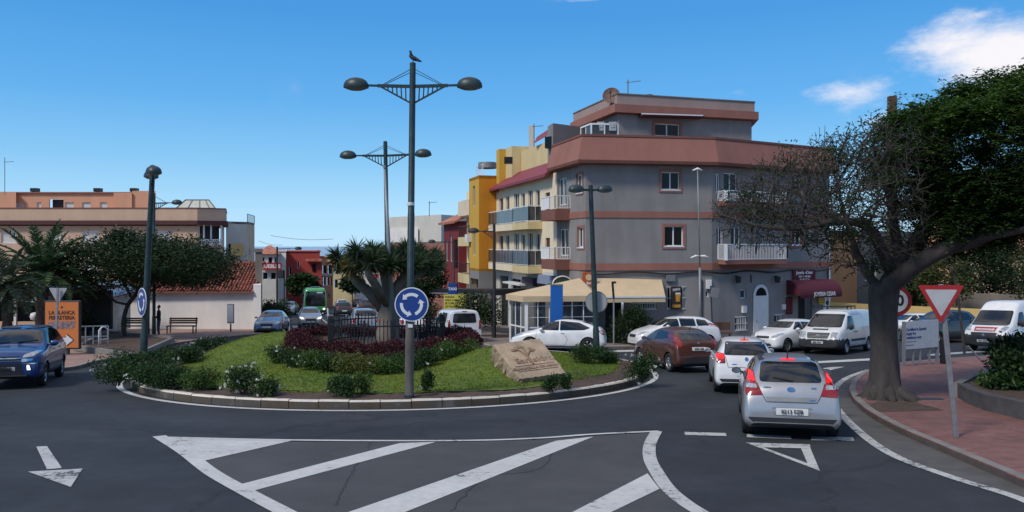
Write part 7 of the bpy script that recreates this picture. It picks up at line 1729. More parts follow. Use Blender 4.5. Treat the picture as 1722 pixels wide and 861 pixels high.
for i, (x, y, rx, h, m, fl, fm, lab) in enumerate((
	(196, 646, .75, .75, 'bush', 5, 'flower', 'dark bush with a few white flowers at the left tip of the roundabout'), (222, 632, .8, .85, 'bush', 6, 'rust', 'bush with rust blooms left of the arrow sign pole'), (262, 652, .85, .75, 'bush', 3, 'flower', 'dark bush at the kerb under the arrow sign pole'),
	(300, 662, .75, .6, 'bush', 5, 'rust', 'dark bush with reddish blooms near the yellow-stained kerb'), (336, 655, .6, .62, 'bush2', 6, 'rust', 'lighter bush with reddish blooms right of the dark kerb bushes'), (268, 622, .7, .6, 'bush', 3, 'flower', 'bush just right of the arrow sign pole base'),
	(315, 612, .75, .55, 'bush', 0, 'flower', 'low dark bush at the back edge of the lawn below the dashed lines'), (352, 606, .7, .5, 'bush', 5, 'flower', 'low dark bush at the foot of the grass mound'), (290, 605, .6, .5, 'bush', 6, 'rust', 'rust-tinged bush behind the arrow sign pole'),
	(408, 672, .55, .72, 'bush', 26, 'flower', 'bush covered in white roses at the front kerb'), (446, 675, .4, .42, 'bush', 10, 'flower', 'small bush with white roses right of the larger rose bush'), (575, 676, .5, .55, 'bush', 3, 'flower', 'leggy rose bush at the front kerb left of the central lamp post'), (612, 672, .28, .6, 'bush2', 0, 'flower', 'thin upright rose shoots beside the leggy rose bush'),
	(716, 668, .22, .6, 'bush', 3, 'flower', 'thin young rose plant right of the central lamp post'), (925, 668, .25, .42, 'bush', 0, 'flower', 'small young plant at the kerb below the stone slab'), (950, 664, .25, .45, 'bush', 2, 'flower', 'small young plant right of the one below the stone slab'),
	(985, 612, .8, .62, 'bush', 4, 'flower', 'dark bush beside the pole of the round grey sign'), (1020, 612, .5, .45, 'bush', 0, 'flower', 'low bush right of the pole of the round grey sign'), (1080, 640, .64, .85, 'bush', 14, 'flower', 'rounded bush with white flowers at the right tip of the roundabout'))):
	thin = rx < .35; rx *= .84; h *= .82; y -= 9 if y > 655 else 0
	bush('rose_bush', lab, ib(x, y), (rx, rx * .8, h), m, 900 if thin else int(2600 * (rx / .7) ** 1.5) + 600, (.06, .035) if thin else (.065, .036), fl, fm, BG, loose=.1 if thin else .18, lumps=5 if thin else 9)
# front shrubs along the red hedge
for i, (x, m, fl, lab) in enumerate(((468, 'bush', 8, 'dark green shrub with white flowers at the left end of the red hedge'), (497, 'bush', 10, 'dark green shrub with small white flowers below the red hedge, second from its left end'), (527, 'bush2', 4, 'green shrub with pale flowers below the left half of the red hedge'), (558, 'bush', 2, 'dark shrub left of the yellow-green shrub'), (590, 'olive', 3, 'yellow-green shrub in front of the red hedge'), (622, 'olive', 1, 'second yellow-green shrub, right of the first'), (652, 'bush2', 1, 'bright green shrub in front of the red hedge beside the lamp post'), (682, 'bush', 0, 'dark shrub behind the central lamp post foot'), (716, 'bush', 2, 'dark shrub right of the central lamp post'), (748, 'bush2', 2, 'green shrub towards the right end of the red hedge'), (776, 'bush2', 0, 'green shrub closing the right end of the red hedge'))):
	a = math.pi * (1.13 + .74 * (i / 10)); gy = 27.4 + 4.3 * math.sin(a)
	gx = (x - CX) * gy / F
	bush('garden_shrub', lab, (gx, gy, island_z(gx, gy)), (.50, .42, .50), m, 2100, (.06, .034), fl, 'flower', 'shrubs below the red hedge', lumps=8)
# red hedge round the fence
hd = Plant('red_hedge', 'dark red clipped hedge curving round the iron fence on the roundabout', 'hedge', (-4.2, 27.5, island_z(-4.2, 27.5)))
n = 34000; a = RNG.random(n) * 2 * math.pi; rr = 2.9 + (RNG.random(n) - .5) * .85 + .1 * np.sin(a * 9); hx = -4.4 + rr * np.cos(a); hy = 27.5 + rr * np.sin(a); hz = np.array([island_z(x, y) for x, y in zip(hx, hy)]); HT = -.20 + .06 * np.cos(a) ** 2 - .05 * np.maximum(0, np.sin(a)); top = HT + .05 * np.sin(a * 13) + .035 * np.sin(a * 29 + 1) - np.minimum(hz + .16, HT - .25)
edge = 1 - ((rr - 2.9) / .52) ** 2; hh = top * np.clip(edge, .25, 1) ** .5 * (.15 + .85 * RNG.random(n) ** .5); pts = np.stack([hx, hy, hz * 0 + np.minimum(hz + .16, HT - .25) + hh], 1)
hd.leaves('foliage', [blades(pts, RNG.normal(size=pts.shape) + np.array([0, 0, .5]), .075 * (.7 + .6 * RNG.random(n)), .035)], V['redhedge'])
mb = MB()
for k in range(60):
	t = 2 * math.pi * k / 60; x, y = -4.4 + 2.9 * math.cos(t), 27.5 + 2.9 * math.sin(t); mb.bar((x, y, island_z(x, y) - .05), (x + .05, y, island_z(x, y) + .5), .03)
mb.build('stems', BK['twig'], hd.t)
# large dark shrubs on the pavement by the restaurant, hedge at the chapel corner, planter plants
bush('oleander_shrub', 'large dark shrub on the pavement between the slim post and the white car', at(1056, 39.8, .12), (1.05, .8, 1.65), 'dark', 6500, (.12, .05), 3, lumps=12)
bush('oleander_shrub', 'narrow dark shrub left of the slim post by the restaurant', at(1034, 40.2, .12), (.5, .5, 1.0), 'dark', 1800, (.12, .05), lumps=6)
for x, Y, lab in ((452, 60, 'dark green hedge plant beyond the chapel corner, nearest of two'), (466, 66, 'dark green hedge plant beyond the chapel corner, the further one')): bush('hedge_plant', lab, at(x, Y, .1), (1.0, 1.2, 1.6), 'dark', 3200, (.16, .08), lumps=10)
PTOP = [(1610, 644), (1628, 654), (1659, 664), (1722, 677), (1800, 690), (2000, 712)]
pl_edge = [G(x, y, .48) for x, y in PTOP]
back = [G(1633, 632, .48), G(1697, 612, .48), G(1900, 606, .48)]
pw = thing('planter', 'low dark-walled brick planter with bushes at the right edge', 'planter', tuple(pl_edge[0]))
A2, B2 = ribbon_pts([tuple(p[:2]) for p in pl_edge] , 0, .22)
mb = MB(); n = len(A2)
for (a, c) in zip(A2, B2):
	mb.v += [(a[0], a[1], gz(a[1]) + .1), (a[0], a[1], gz(a[1]) + .48), (c[0], c[1], gz(c[1]) + .48), (c[0], c[1], gz(c[1]) + .1)]
for i in range(n - 1):
	for k in range(3): mb.f.append((i * 4 + k, (i + 1) * 4 + k, (i + 1) * 4 + k + 1, i * 4 + k + 1)); mb.m.append(0)
mb.f.append((0, 1, 2, 3)); mb.m.append(0)
mb.build('planter_wall', mat('planter_block', (.075, .07, .068), .85, var=.3, scale=3, bump=.4), pw)
so_ = [Vector((p.x + .15, p.y + .15, p.z - .05)) for p in pl_edge] + [Vector((12.5, 18.5, gz(18.5) + .42)), Vector((24, 26, gz(26) + .42)), Vector((24, 32, gz(32) + .42))] + [Vector((p.x, p.y, p.z - .05)) for p in back[::-1]]
poly = [pl_edge[0], *pl_edge[1:], back[2], back[1], back[0]]
MB().add([(p.x, p.y + .02, gz(p.y) + .42) for p in poly], [tuple(range(len(poly)))]).build('soil', M['earth'], pw)
mb = MB(); ed = [pl_edge[0], back[0], back[1], back[2]]
for i in range(3): mb.bar(Vector((ed[i].x, ed[i].y, gz(ed[i].y) + .3)), Vector((ed[i + 1].x, ed[i + 1].y, gz(ed[i + 1].y) + .3)), .18, .36)
mb.build('planter_back_wall', M['kerb_grey'], pw)
for x, y, r_, lab, m_ in ((1700, 636, (.75, .6, .95), 'leafy dark shrub in the planter near the delivery van', 'tree'), (1728, 652, (.8, .6, .9), 'leafy shrub in the planter at the frame edge', 'tree'), (1690, 655, (.35, .3, .25), 'low creeping plant on the planter soil', 'bush'), (1668, 650, (.25, .22, .15), 'smallest creeping plant on the planter soil', 'bush2'), (1775, 650, (1.0, .8, 1.3), 'tall shrub in the planter beyond the frame edge', 'tree')):
	g = G(x, y, .42); bush('planter_shrub', lab, (g.x, g.y, gz(g.y) + .42), r_, m_, int(3600 * r_[0]) + 300, (.15, .06), 0, group='planter shrubs', lumps=8)
g = G(1655, 612, .13); props(MB().tube([P(1628, 582, g.y), g], .03, 6).build('leaning_stake', M['grey_metal']), 'thin grey stake leaning on the pavement behind the planter', 'stake')
# --- lawn grass
n = 90000; t = RNG.random(n) * 2 * math.pi; r_ = np.sqrt(RNG.random(n)) * .892; gx = ICX + IRX * r_ * np.cos(t); gy = ICY + IRY * r_ * np.sin(t)
keep = (gy < ICY + 6) & (np.hypot(gx + 4.4, gy - 27.5) > 3.1); gx, gy = gx[keep], gy[keep]; gzv = np.array([island_z(x, y) for x, y in zip(gx, gy)]); pts = np.stack([gx, gy, gzv + .012], 1)
d = RNG.normal(size=pts.shape) * .8 + np.array([0, 0, .8]); v, f = blades(pts, d, .05 * (.6 + .8 * RNG.random(len(pts))), .024)
props(mesh_np('grass', v, f, V['grass']), kind='stuff')
# ---------------------------------------------------------------- street furniture, signs, people
def sign_plate(o, x_dir, n_dir, outline, m, th=.02, name='plate', parent=None):
	Mx = frame(o, x_dir, n_dir); p = [Mx @ Vector((a, b, 0)) for a, b in outline]
	return MB().prism(p, -(Mx.to_3x3() @ Vector((0, 0, th)))).build(name, m, parent), Mx
def disc(r, n=40): return [(r * math.cos(2 * math.pi * k / n), r * math.sin(2 * math.pi * k / n)) for k in range(n)]
def ring_arrows(parent, Mx, r):
	"three arrows chasing round: roundabout sign"
	for k in range(3):
		a0 = R(90 + 38) + k * 2 * math.pi / 3; span = R(-70) * -1; mb = MB(); ri, ro = r * .50, r * .68; mid = (ri + ro) / 2; s0 = a0 - R(76); NN = 10; vs = []
		for i in range(NN):
			a = s0 + (a0 - s0) * i / (NN - 1) ; vs += [Mx @ Vector((ri * math.cos(a), ri * math.sin(a), .004)), Mx @ Vector((ro * math.cos(a), ro * math.sin(a), .004))]
		mb.add(vs, [(2 * i, 2 * i + 1, 2 * i + 3, 2 * i + 2) for i in range(NN - 1)])
		h = R(24); tip = Mx @ Vector((mid * math.cos(a0 + h), mid * math.sin(a0 + h), .004)); mb.add([Mx @ Vector(((ri - .085 * r * 1.3) * math.cos(a0), (ri - .085 * r * 1.3) * math.sin(a0), .004)), Mx @ Vector(((ro + .085 * r * 1.3) * math.cos(a0), (ro + .085 * r * 1.3) * math.sin(a0), .004)), tip], [(0, 1, 2)])
		mb.build('arrow', M['sign_white'], parent)
def lamp(label, base, h, arms_dir, span, r=.085, lean=0.0, one=False, m='green_metal', name='street_lamp', group=None, headr=.27, plain=False, armz=.93):
	t = thing(name, label, 'street lamp', tuple(base), group=group); t.rotation_euler = (0, lean, 0)
	B = Vector(base); mb = MB(); loc = lambda v: Vector(v)
	prof = [(r * 1.5, -.1), (r * 1.5, .06), (r * 1.25, .08), (r * 1.2, 1.1), (r, 1.16), (r * .98, h * .55), (r * .92, h * .551), (r * .85, h), (.001, h + .03)]
	o = MB().lathe(prof, 16).build('pole', M[m], t, True, world=False); o.data.set_sharp_from_angle(angle=R(35))
	d = Vector((math.cos(arms_dir), math.sin(arms_dir), 0)); za = h * armz if not plain else h * .97
	for sg in ((1,) if one else (1, -1)):
		e = d * sg; mb = MB(); a = Vector((0, 0, za)); tip = a + e * span * .72 + Vector((0, 0, .02)); mb.bar(a, tip, .05, .075); mb.bar(tip - e * .02, a + e * span + Vector((0, 0, .03)), .04, .05)
		if not plain:
			lo = a - Vector((0, 0, .085 * h if h < 5 else .42)); mb.bar(lo, a + e * span * .66, .035, .04)
			for k in range(1, 6): p = a + e * span * .66 * k / 7.2 + e * .06; ql = lo.lerp(a + e * span * .66, k / 7.2 + .06); mb.bar(p, ql, .028)
			mb.bar(Vector((0, 0, h - .12)), a + e * span * .64 + Vector((0, 0, .03)), .014); mb.bar(Vector((0, 0, h - .20)), a + e * span * .60 + Vector((0, 0, .03)), .014)
		arm = mb.build('arm', M[m], t, world=False)
		c = a + e * (span + headr * .72) + Vector((0, 0, .0)); Mh = Matrix.Translation(c) @ Matrix.Rotation(arms_dir, 4, 'Z') @ Matrix.Diagonal((1.12, .8, 1, 1))
		MB().lathe([(headr, -.03), (headr * 1.02, 0), (headr * .97, .07), (headr * .82, .14), (headr * .55, .19), (headr * .22, .215), (.001, .22)], 24, Mh).build('lamp_head', M[m], t, True, world=False)
		MB().lathe([(.001, -.09), (headr * .5, -.085), (headr * .8, -.055), (headr * .96, -.028)], 20, Mh).build('lamp_glass', M['grey_metal'], t, True, world=False)
	return t
# main double lamp on the front of the island
b0 = ib(688, 668); h = z_at(106, b0.y) - b0.z
t = lamp('tall dark green double street lamp carrying the round blue arrow sign, nearest of the lamps', b0, h, R(-4), 1.18, .085, .011)
MB().lathe([(.108, 0), (.107, 1.3), (.1, 1.78), (.097, 1.8)], 16).build('weathered_sleeve', mat('weathered_sleeve', (.13, .115, .10), .8, var=.35, scale=4, dirt=.1, stretch=(1, 1, .3)), t, True, world=False)
bd = thing('pigeon', 'small dark pigeon perched on top of the tallest street lamp', 'bird', tuple(b0 + Vector((h * .011, 0, h + .03))))
mb = MB(); c = Vector(bd.location)
pg = c + Vector((.02, 0, .09)); Mx = Matrix.Translation(pg) @ Matrix.Rotation(R(35), 4, 'Y') @ Matrix.Diagonal((.075, .06, .06, 1))
mb.lathe([(math.sin(a) + 1e-4, -1.9 * math.cos(a) * .9) for a in np.linspace(0, math.pi, 9)], 12, Matrix.Translation(pg) @ Matrix.Rotation(R(-60), 4, 'Y') @ Matrix.Diagonal((.055, .055, .075, 1)))
mb.tube([pg + Vector((-.05, 0, .05)), pg + Vector((-.07, 0, .11)), pg + Vector((-.072, 0, .15)), pg + Vector((-.085, 0, .165)), pg + Vector((-.115, 0, .155))], [.045, .03, .032, .026, .004], 8); mb.tube([pg + Vector((.07, 0, -.03)), pg + Vector((.13, 0, -.065)), pg + Vector((.19, 0, -.085))], [.045, .03, .012], 8)
for s_ in (-.02, .02): mb.tube([pg + Vector((0, s_, -.04)), c + Vector((0, s_, 0))], .007, 5)
mb.build('body', mat('pigeon_grey', (.035, .036, .04), .8, var=.3, scale=20), bd, True)
c = P(692, 512, b0.y - .14); rs = 28.5 * b0.y / F
t = thing('roundabout_sign', 'round blue roundabout sign with three white arrows on the central lamp post', 'sign', tuple(c))
_, Mx = sign_plate(c, (1, 0, 0), (-.05, -1, 0), disc(rs, 48), M['sign_white'], .02, 'rim_plate', t); sign_plate(c + Vector((0, -.004, 0)), (1, 0, 0), (-.05, -1, 0), disc(rs * .94, 48), M['sign_blue'], .003, 'face', t); ring_arrows(t, Matrix.Translation((0, -.006, 0)) @ Mx, rs)
MB().box(c + Vector((0, .08, 0)), (.22, .06, .05)).box(c + Vector((0, .08, .2)), (.22, .06, .05)).build('bracket', M['galv'], t)
props(MB().box(P(690, 548, b0.y - .105), (.11, .02, .08)).build('pole_label', M['sign_white']), 'small white sticker on the central lamp post below the arrow sign', 'sticker'); props(MB().lathe([(.092, -.04), (.094, 0), (.092, .04)], 16, Matrix.Translation(P(690.5, 343, b0.y))).build('pole_band', M['sign_white']), 'white band around the upper part of the central lamp post', 'band')
# second double lamp near the dragon tree
x2 = (654 - CX) * 29.0 / F; b2 = Vector((x2, 29.0, island_z(x2, 29.0))); h2 = z_at(238, 29) - b2.z
lamp('dark green double street lamp rising behind the dragon tree', b2, h2, R(-2), 1.17, .085, -.018)
t = thing('slim_pole', 'slim bare grey pole in front of the dragon tree', 'pole', tuple(ib(661, 590))); p0 = Vector(t.location); p0 = Vector(((663 - CX) * 26.9 / F, 26.9, island_z(-4, 26.9))); t.location = p0
p1 = P(647, 283, 26.9); MB().tube([p0, p0.lerp(p1, .5), p1], [.11, .07, .04], 12).build('shaft', M['grey_metal'], t, True); MB().lathe([(.001, .1), (.05, .08), (.055, 0)], 12, Matrix.Translation(p1)).build('cap', M['grey_metal'], t)
# lamp with arrow sign seen edge-on, left
b0 = ib(240, 618); p1 = P(257, 278, b0.y); h = p1.z - b0.z
t = lamp('dark green street lamp at the left of the roundabout with its lamp heads seen end-on', b0, h, R(116), 1.0, .10, math.atan2(p1.x - b0.x, h), headr=.30, armz=.955)
c = P(238, 508, b0.y - .22); t = thing('roundabout_sign', 'blue roundabout sign seen at a slant on the left lamp post', 'sign', tuple(c)); nd = (-.75, -.66, .02)
rs = .47; _, Mx = sign_plate(c, (.66, -.75, 0), nd, disc(rs, 40), M['sign_white'], .02, 'rim_plate', t); cc = c + Vector(nd) * .005; sign_plate(cc, (.66, -.75, 0), nd, disc(rs * .94, 40), M['sign_blue'], .003, 'face', t); ring_arrows(t, Matrix.Translation(Vector(nd) * .007) @ Mx, rs)
# shift the slanted face towards the viewer
b3 = at(259, 47, .1); h = z_at(325, 47) - b3.z; lamp('dark street lamp with a single arm reaching right above the chapel tree', b3, h, R(0), 1.15, .09, 0, True)
b4 = ib(1004, 606); p1 = P(993, 311, b4.y); h = p1.z - b4.z
lamp('shorter double street lamp carrying the grey back of a round sign', b4, h, R(28), .42, .095, math.atan2(p1.x - b4.x, h), headr=.27, plain=True)
c = P(1003, 508, b4.y + .14); t = thing('round_sign', 'grey back of a round traffic sign on the pole in front of the restaurant', 'sign', tuple(c)); sign_plate(c, (1, 0, 0), (0, -1, 0), disc(.40, 40), M['grey_metal'], .02, 'plate', t); sign_plate(c + Vector((0, -.005, 0)), (1, 0, 0), (0, -1, 0), disc(.37, 40), M['sign_back'], .003, 'back_face', t)
b5 = at(831, 44.5, .12); h = z_at(376, 44.5) - b5.z; lamp('brown street lamp with a single arm reaching left by the restaurant terrace', b5, h, R(180), .95, .09, 0, True, 'plastic')
b6 = at(466, 70, .1); h = z_at(415, 70) - b6.z; lamp('dark street lamp with arm over the street left of the bus', b6, h, R(10), 1.6, .09, 0, True, 'plastic', plain=True)
b7 = at(763, 66, .12); h = z_at(403, 66) - b7.z; lamp('brown street lamp in front of the maroon house', b7, h, R(180), 1.6, .08, 0, True, 'plastic', plain=True)
b8 = at(478, 66, .1); t = thing('sign_post', 'thin dark post with box beside the street lamp left of the bus', 'post', tuple(b8)); MB().tube([b8, Vector((b8.x, b8.y, z_at(455, 66)))], .05).build('pole', M['plastic'], t); MB().box((b8.x - .3, b8.y, z_at(461, 66)), (.5, .25, .7)).build('box', M['plastic'], t)
t = thing('white_flexible_post', 'thin white bent marker pole between the silver car and the iron fence', 'pole', tuple(G(562, 585))); Yv = 42; MB().tube([P(551, 518, Yv), P(553, 545, Yv), P(558, 562, Yv), P(561, 588, Yv)], .04, 6).build('shaft', M['white'], t)
# wall-mounted lamp heads and thin grey lamp in front of the grey house
b9 = at(1177, 41.0, .12); t = thing('slender_lamp', 'slender grey lamp with small curved white heads in front of the grey house', 'street lamp', tuple(b9)); ztop = z_at(285, 41); mb = MB(); mb.tube([b9, Vector((b9.x, b9.y, z_at(450, 41)))], .07, 10); mb.tube([Vector((b9.x, b9.y, z_at(450, 41))), Vector((b9.x - .12, b9.y, ztop))], .035, 8); mb.build('pole', M['grey_metal'], t, True)
for yy, sds in ((285, (0,)), (432, (-1, 1))):
	for sd in sds:
		c = Vector((b9.x + sd * .22 - (.12 if yy < 300 else 0), b9.y, z_at(yy, 41))); MB().tube([c + Vector((-.26 if sd <= 0 else -.2, 0, -.05 if sd < 1 else .05)), c + Vector((0, 0, .04)), c + Vector((.26 if sd >= 0 else .2, 0, -.05 if sd > -1 else .05))], [.03, .07, .03], 8).build('lamp_head', M['white'], t, True)
MB().box(b9 + Vector((0, -.15, .55)), (.5, .35, 1.1)).build('control_cabinet', M['sign_back'], t, bevel=.02); MB().box(b9 + Vector((0, -.33, .75)), (.14, .02, .2)).build('cabinet_label', M['black'], t)
t = thing('wooden_pole', 'square brown wooden pole rising out of the big right-hand tree', 'pole', tuple(at(1500, 31, .1))); a = at(1500, 31, .1); MB().bar(a, P(1500, 162, 31), .26, .26, up=(0, 1, 0)).build('shaft', M['wood_brown'], t); MB().bar(P(1493, 172, 31), P(1507, 172, 31), .06).bar(P(1493, 178, 30.9), P(1500, 178, 30.9), .05).build('cross_peg', M['galv'], t)
t = thing('slim_post', 'slim post with dark angled top arm in front of the restaurant awning', 'post', tuple(at(1032, 38.8, .12))); a = at(1032, 38.8, .12); MB().tube([a, P(1032, 500, 38.8)], .04).build('pole', M['galv'], t); MB().bar(P(1032, 502, 38.8), P(1030, 475, 38.8), .1).bar(P(1029, 475, 38.8), P(1036, 475, 38.8), .1).build('arm', M['black'], t)
t = thing('street_name_post', 'post with small grey angled panel in front of the grey house wall', 'sign', tuple(at(1199, 40.6, .12))); a = at(1199, 40.6, .12); MB().tube([a, P(1195, 481, 40.6)], .035).bar(P(1195, 481, 40.6), P(1208, 487, 40.6), .05).build('pole', M['plastic'], t); c = P(1202, 492, 40.5); sign_plate(c, (1, 0, -.15), (0, -1, 0), [(-.2, -.25), (.2, -.25), (.2, .25), (-.2, .25)], M['grey_metal'], .03, 'plate', t)
# give-way sign leaning on the right pavement
b0 = G(1608, 735, .125); Yg = b0.y; p1 = P(1582, 478, Yg); t = thing('give_way_sign', 'red and white triangular give-way sign on a leaning grey post', 'sign', tuple(b0))
MB().bar(b0, p1, .085, .05, up=(0, 1, 0)).build('post', M['galv'], t, bevel=.01)
c = P(1582.5, 510, Yg - .05); s = 37 * Yg / F; w_ = 13 / 36
tri = lambda k, dz=0: round_poly([(-s * k, s * .82 * k + dz), (0, -s * .94 * k + dz), (s * k, s * .82 * k + dz)], .05 * k, 4)
_, Mx = sign_plate(c, (1, 0, 0), (-.12, -1, 0), [(p.x, p.y) for p in tri(1)], M['sign_red'], .015, 'red_border', t); sign_plate(c + Vector((0, -.004, 0)), (1, 0, 0), (-.12, -1, 0), [(p.x, p.y) for p in tri(.70, .018)], mat('dull_sign_face', (.44, .44, .45), .5), .003, 'face', t)  # white face painted grey, its shade put into the colour
# speed limit behind the trunk
b1 = at(1512, 23.5, .13); c = P(1507, 506, 23.4); t = thing('speed_limit_sign', 'round red-ringed speed limit sign half hidden by the big tree trunk', 'sign', tuple(b1)); MB().bar(b1, c + Vector((0, .05, .3)), .07, .05, up=(0, 1, 0)).build('post', M['galv'], t)
rs = 25.5 * 23.4 / F; _, Mx = sign_plate(c, (1, 0, 0), (-.1, -1, 0), disc(rs, 44), M['sign_red'], .02, 'red_ring', t); sign_plate(c + Vector((0, -.005, 0)), (1, 0, 0), (-.1, -1, 0), disc(rs * .74, 44), M['sign_white'], .003, 'face', t); lettering('50', rs * .98, M['plate_ink'], t, Matrix.Translation((.0, -.008, 0)) @ Mx, bold=.012)
# white information board
Yb = 28.0; a, e = P(1522, 540, Yb), P(1578, 545, Yb + .8); t = thing('information_board', 'white information board with blue lettering on slim posts beside the give-way sign', 'sign board', tuple(at(1550, Yb, .13)))
xd = Vector((e.x - a.x, e.y - a.y, 0)).normalized(); nd = (xd.y, -xd.x, 0); wd = (e - a).length; zt, zb_ = z_at(541, Yb), z_at(588, Yb)
ct = Vector(((a.x + e.x) / 2, (a.y + e.y) / 2, (zt + zb_) / 2)); hh = (zt - zb_) / 2; _, Mx = sign_plate(ct, xd, nd, [(-wd / 2, -hh), (wd / 2, -hh), (wd / 2, hh), (-wd / 2, hh)], mat('board_panel', (.46, .50, .54), .5), .03, 'panel', t)
M['ink_blue'] = mat('ink_blue', (.02, .06, .16), .6, var=0); Mt = Matrix.Translation(Vector(nd) * .003) @ Mx
for k, (tx, sz_, yy) in enumerate((('Certified in Spanish', .135, .20), ('Apply for', .135, .06), ('residency now', .135, -.08), ('Certificados de residencia', .05, -.22), ('Information here', .06, -.34))): lettering(tx, sz_, M['ink_blue'] if k < 3 else M['grey_metal'], t, Mt @ Matrix.Translation((-wd / 2 + .07, yy, 0)), align='LEFT', bold=.004 if k < 3 else .001, ext=.002)
mb = MB(); pc = [a.lerp(e, k) for k in (0, .27, .48, .76, 1.0)]
for k, p in enumerate(pc): mb.bar((p.x + nd[0] * -.05, p.y - nd[1] * .05, gz(p.y) + .1), (p.x - nd[0] * .05, p.y - nd[1] * .05, zt if k in (0, 4) else zb_ + .1), .09 if k in (0, 4) else .06)
mb.bar(pc[0] - Vector((0, 0, 0)) + Vector((0, .05, zb_ - pc[0].z)), pc[-1] + Vector((0, .05, zb_ - pc[-1].z)), .05, .07); mb.build('post', M['grey_metal'], t)
MB().box(P(1588, 590, Yb + .9), (.25, .18, .9)).build('side_box', M['black'], t, bevel=.02)
# taxi signs
Yx = 50; t = thing('taxi_sign', 'small blue taxi rank sign with white lettering above the yellow notice', 'sign', tuple(at(767, Yx, .12))); c = P(761, 486, Yx); b_ = at(769, Yx, .12); MB().tube([b_, P(769, 476, Yx)], .04).build('post', M['black'], t); _, Mx = sign_plate(c + Vector((0, -.06, 0)), (1, 0, 0), (0, -1, 0), [(-.28, -.36), (.28, -.36), (.28, .36), (-.28, .36)], M['sign_blue'], .04, 'panel', t); lettering('TAXI', .24, M['sign_white'], t, Mx, bold=.008); MB().box(c + Vector((0, -.09, -.38)), (.6, .05, .09)).build('base_strip', M['sign_white'], t)
t = thing('yellow_notice_board', 'yellow notice board with dark lettering above the white van', 'sign', tuple(at(765, 49, .12))); c = P(764.5, 510, 49); w2, h2 = .66, .53; MB().tube([at(764, 49.2, .12), P(764, 500, 49.2)], .05).build('post', M['black'], t)
_, Mx = sign_plate(c, (1, 0, 0), (0, -1, 0), [(-w2, -h2), (w2, -h2), (w2, h2), (-w2, h2)], mat('notice_yellow', (.60, .52, .07), .5, var=.1), .06, 'panel', t)
for k, (tx, al) in enumerate((('PARADA', .2), ('PARA LLAMAR', .155), ('SE COMUNICA', .155), ('DE PARADA A', .155), ('EL ABONA', .155))): lettering(tx, .17, M['plate_ink'], t, Mx @ Matrix.Translation((-w2 + .08, .38 - .195 * k, 0)), align='LEFT', bold=.006, xs=.86, ext=.002)
# iron fence round the dragon tree
t = thing('iron_fence', 'black iron fence with pointed bars around the dragon tree', 'fence', (-4.3, 27.4, island_z(-4.3, 27.4))); cx_, cy_, fr_ = -4.3, 27.5, 1.98; n = 14
for k in range(n):
	a0, a1 = 2 * math.pi * k / n, 2 * math.pi * (k + 1) / n; pa = Vector((cx_ + fr_ * math.cos(a0), cy_ + fr_ * .92 * math.sin(a0), 0)); pb = Vector((cx_ + fr_ * math.cos(a1), cy_ + fr_ * .92 * math.sin(a1), 0)); mb = MB(); za = -.66 - .02 * math.sin(a0)
	for zz in (.18, .82): mb.bar((pa.x, pa.y, za + zz), (pb.x, pb.y, za + zz), .03, .045)
	for j in range(1, 7): p = pa.lerp(pb, j / 7); mb.bar((p.x, p.y, za + .05), (p.x, p.y, za + .98), .024); mb.add([(p.x - .022, p.y, za + .96), (p.x + .022, p.y, za + .96), (p.x, p.y, za + 1.06)], [(0, 1, 2)])
	mb.build('fence_panel', M['iron'], t); MB().box((pa.x, pa.y, za + .5), (.05, .05, 1.02)).build('fence_post', M['iron'], t)
# monument slab
LB, RB, LT, RT = P(874, 637, 21.5), P(951, 627, 22.2), P(829, 580, 22.9), P(907, 569, 23.6)
t = thing('stone_slab', 'slanted sandstone slab with carved emblem and lettering on the roundabout lawn', 'monument', tuple((LB + RB) / 2))
xd = (RB - LB).normalized(); yd = ((LT + RT) / 2 - (LB + RB) / 2); nrm = xd.cross(yd).normalized(); nrm = nrm if nrm.y < 0 else -nrm
m_s = mat('sandstone', (.40, .295, .20), .9, var=.22, scale=2.5, bump=.4, bscale=18, dirt=.08); m_c = mat('carved_sandstone', (.255, .165, .11), .95, var=.25, scale=9)
bm = bmesh.new(); NXs, NYs = 22, 18; grid = {}
for i in range(NXs + 1):
	for j in range(NYs + 1):
		u, v = i / NXs, j / NYs; p = (LB.lerp(RB, u)).lerp(LT.lerp(RT, u), v); ed = min(u, 1 - u, v, 1 - v)
		p = p + Vector(RNG.normal(size=3) * (.006 if ed == 0 else .002)); grid[i, j] = bm.verts.new(p)
for i in range(NXs):
	for j in range(NYs): bm.faces.new((grid[i, j], grid[i + 1, j], grid[i + 1, j + 1], grid[i, j + 1]))
be = [e for e in bm.edges if e.is_boundary]
for st in range(3):
	g = bmesh.ops.extrude_edge_only(bm, edges=be); nv = [v for v in g['geom'] if isinstance(v, bmesh.types.BMVert)]; be = [e for e in g['geom'] if isinstance(e, bmesh.types.BMEdge) and e.is_boundary]
	for v in nv: v.co += -nrm * .13 + Vector(RNG.normal(size=3) * .022) + Vector((0, .03, -.03))
bmesh.ops.recalc_face_normals(bm, faces=bm.faces); me = bpy.data.meshes.new('slab'); inv = wm(t).inverted(); bm.transform(inv); bm.to_mesh(me); bm.free(); me.materials.append(m_s); put(bpy.data.objects.new('slab', me), t)
cen = (LB + RB + LT + RT) / 4; Ms = frame(cen + nrm * .012, xd, nrm); sh = Matrix(((1, -.52 * 0, 0, 0), (0, 1, 0, 0), (0, 0, 1, 0), (0, 0, 0, 1)))
wS = (RB - LB).length; hS = yd.length
shear = Matrix.Identity(4); yl = Ms.to_3x3().inverted() @ yd; shear[0][1] = yl.x / yl.y
Ml = Ms @ shear
lettering('San', .34, m_c, t, Ml @ Matrix.Translation((-.26, -.10, 0)), 'carved_lettering', .004, bold=.006); lettering('Isidro', .34, m_c, t, Ml @ Matrix.Translation((.36, -.10, 0)), 'carved_lettering', .004, bold=.006)
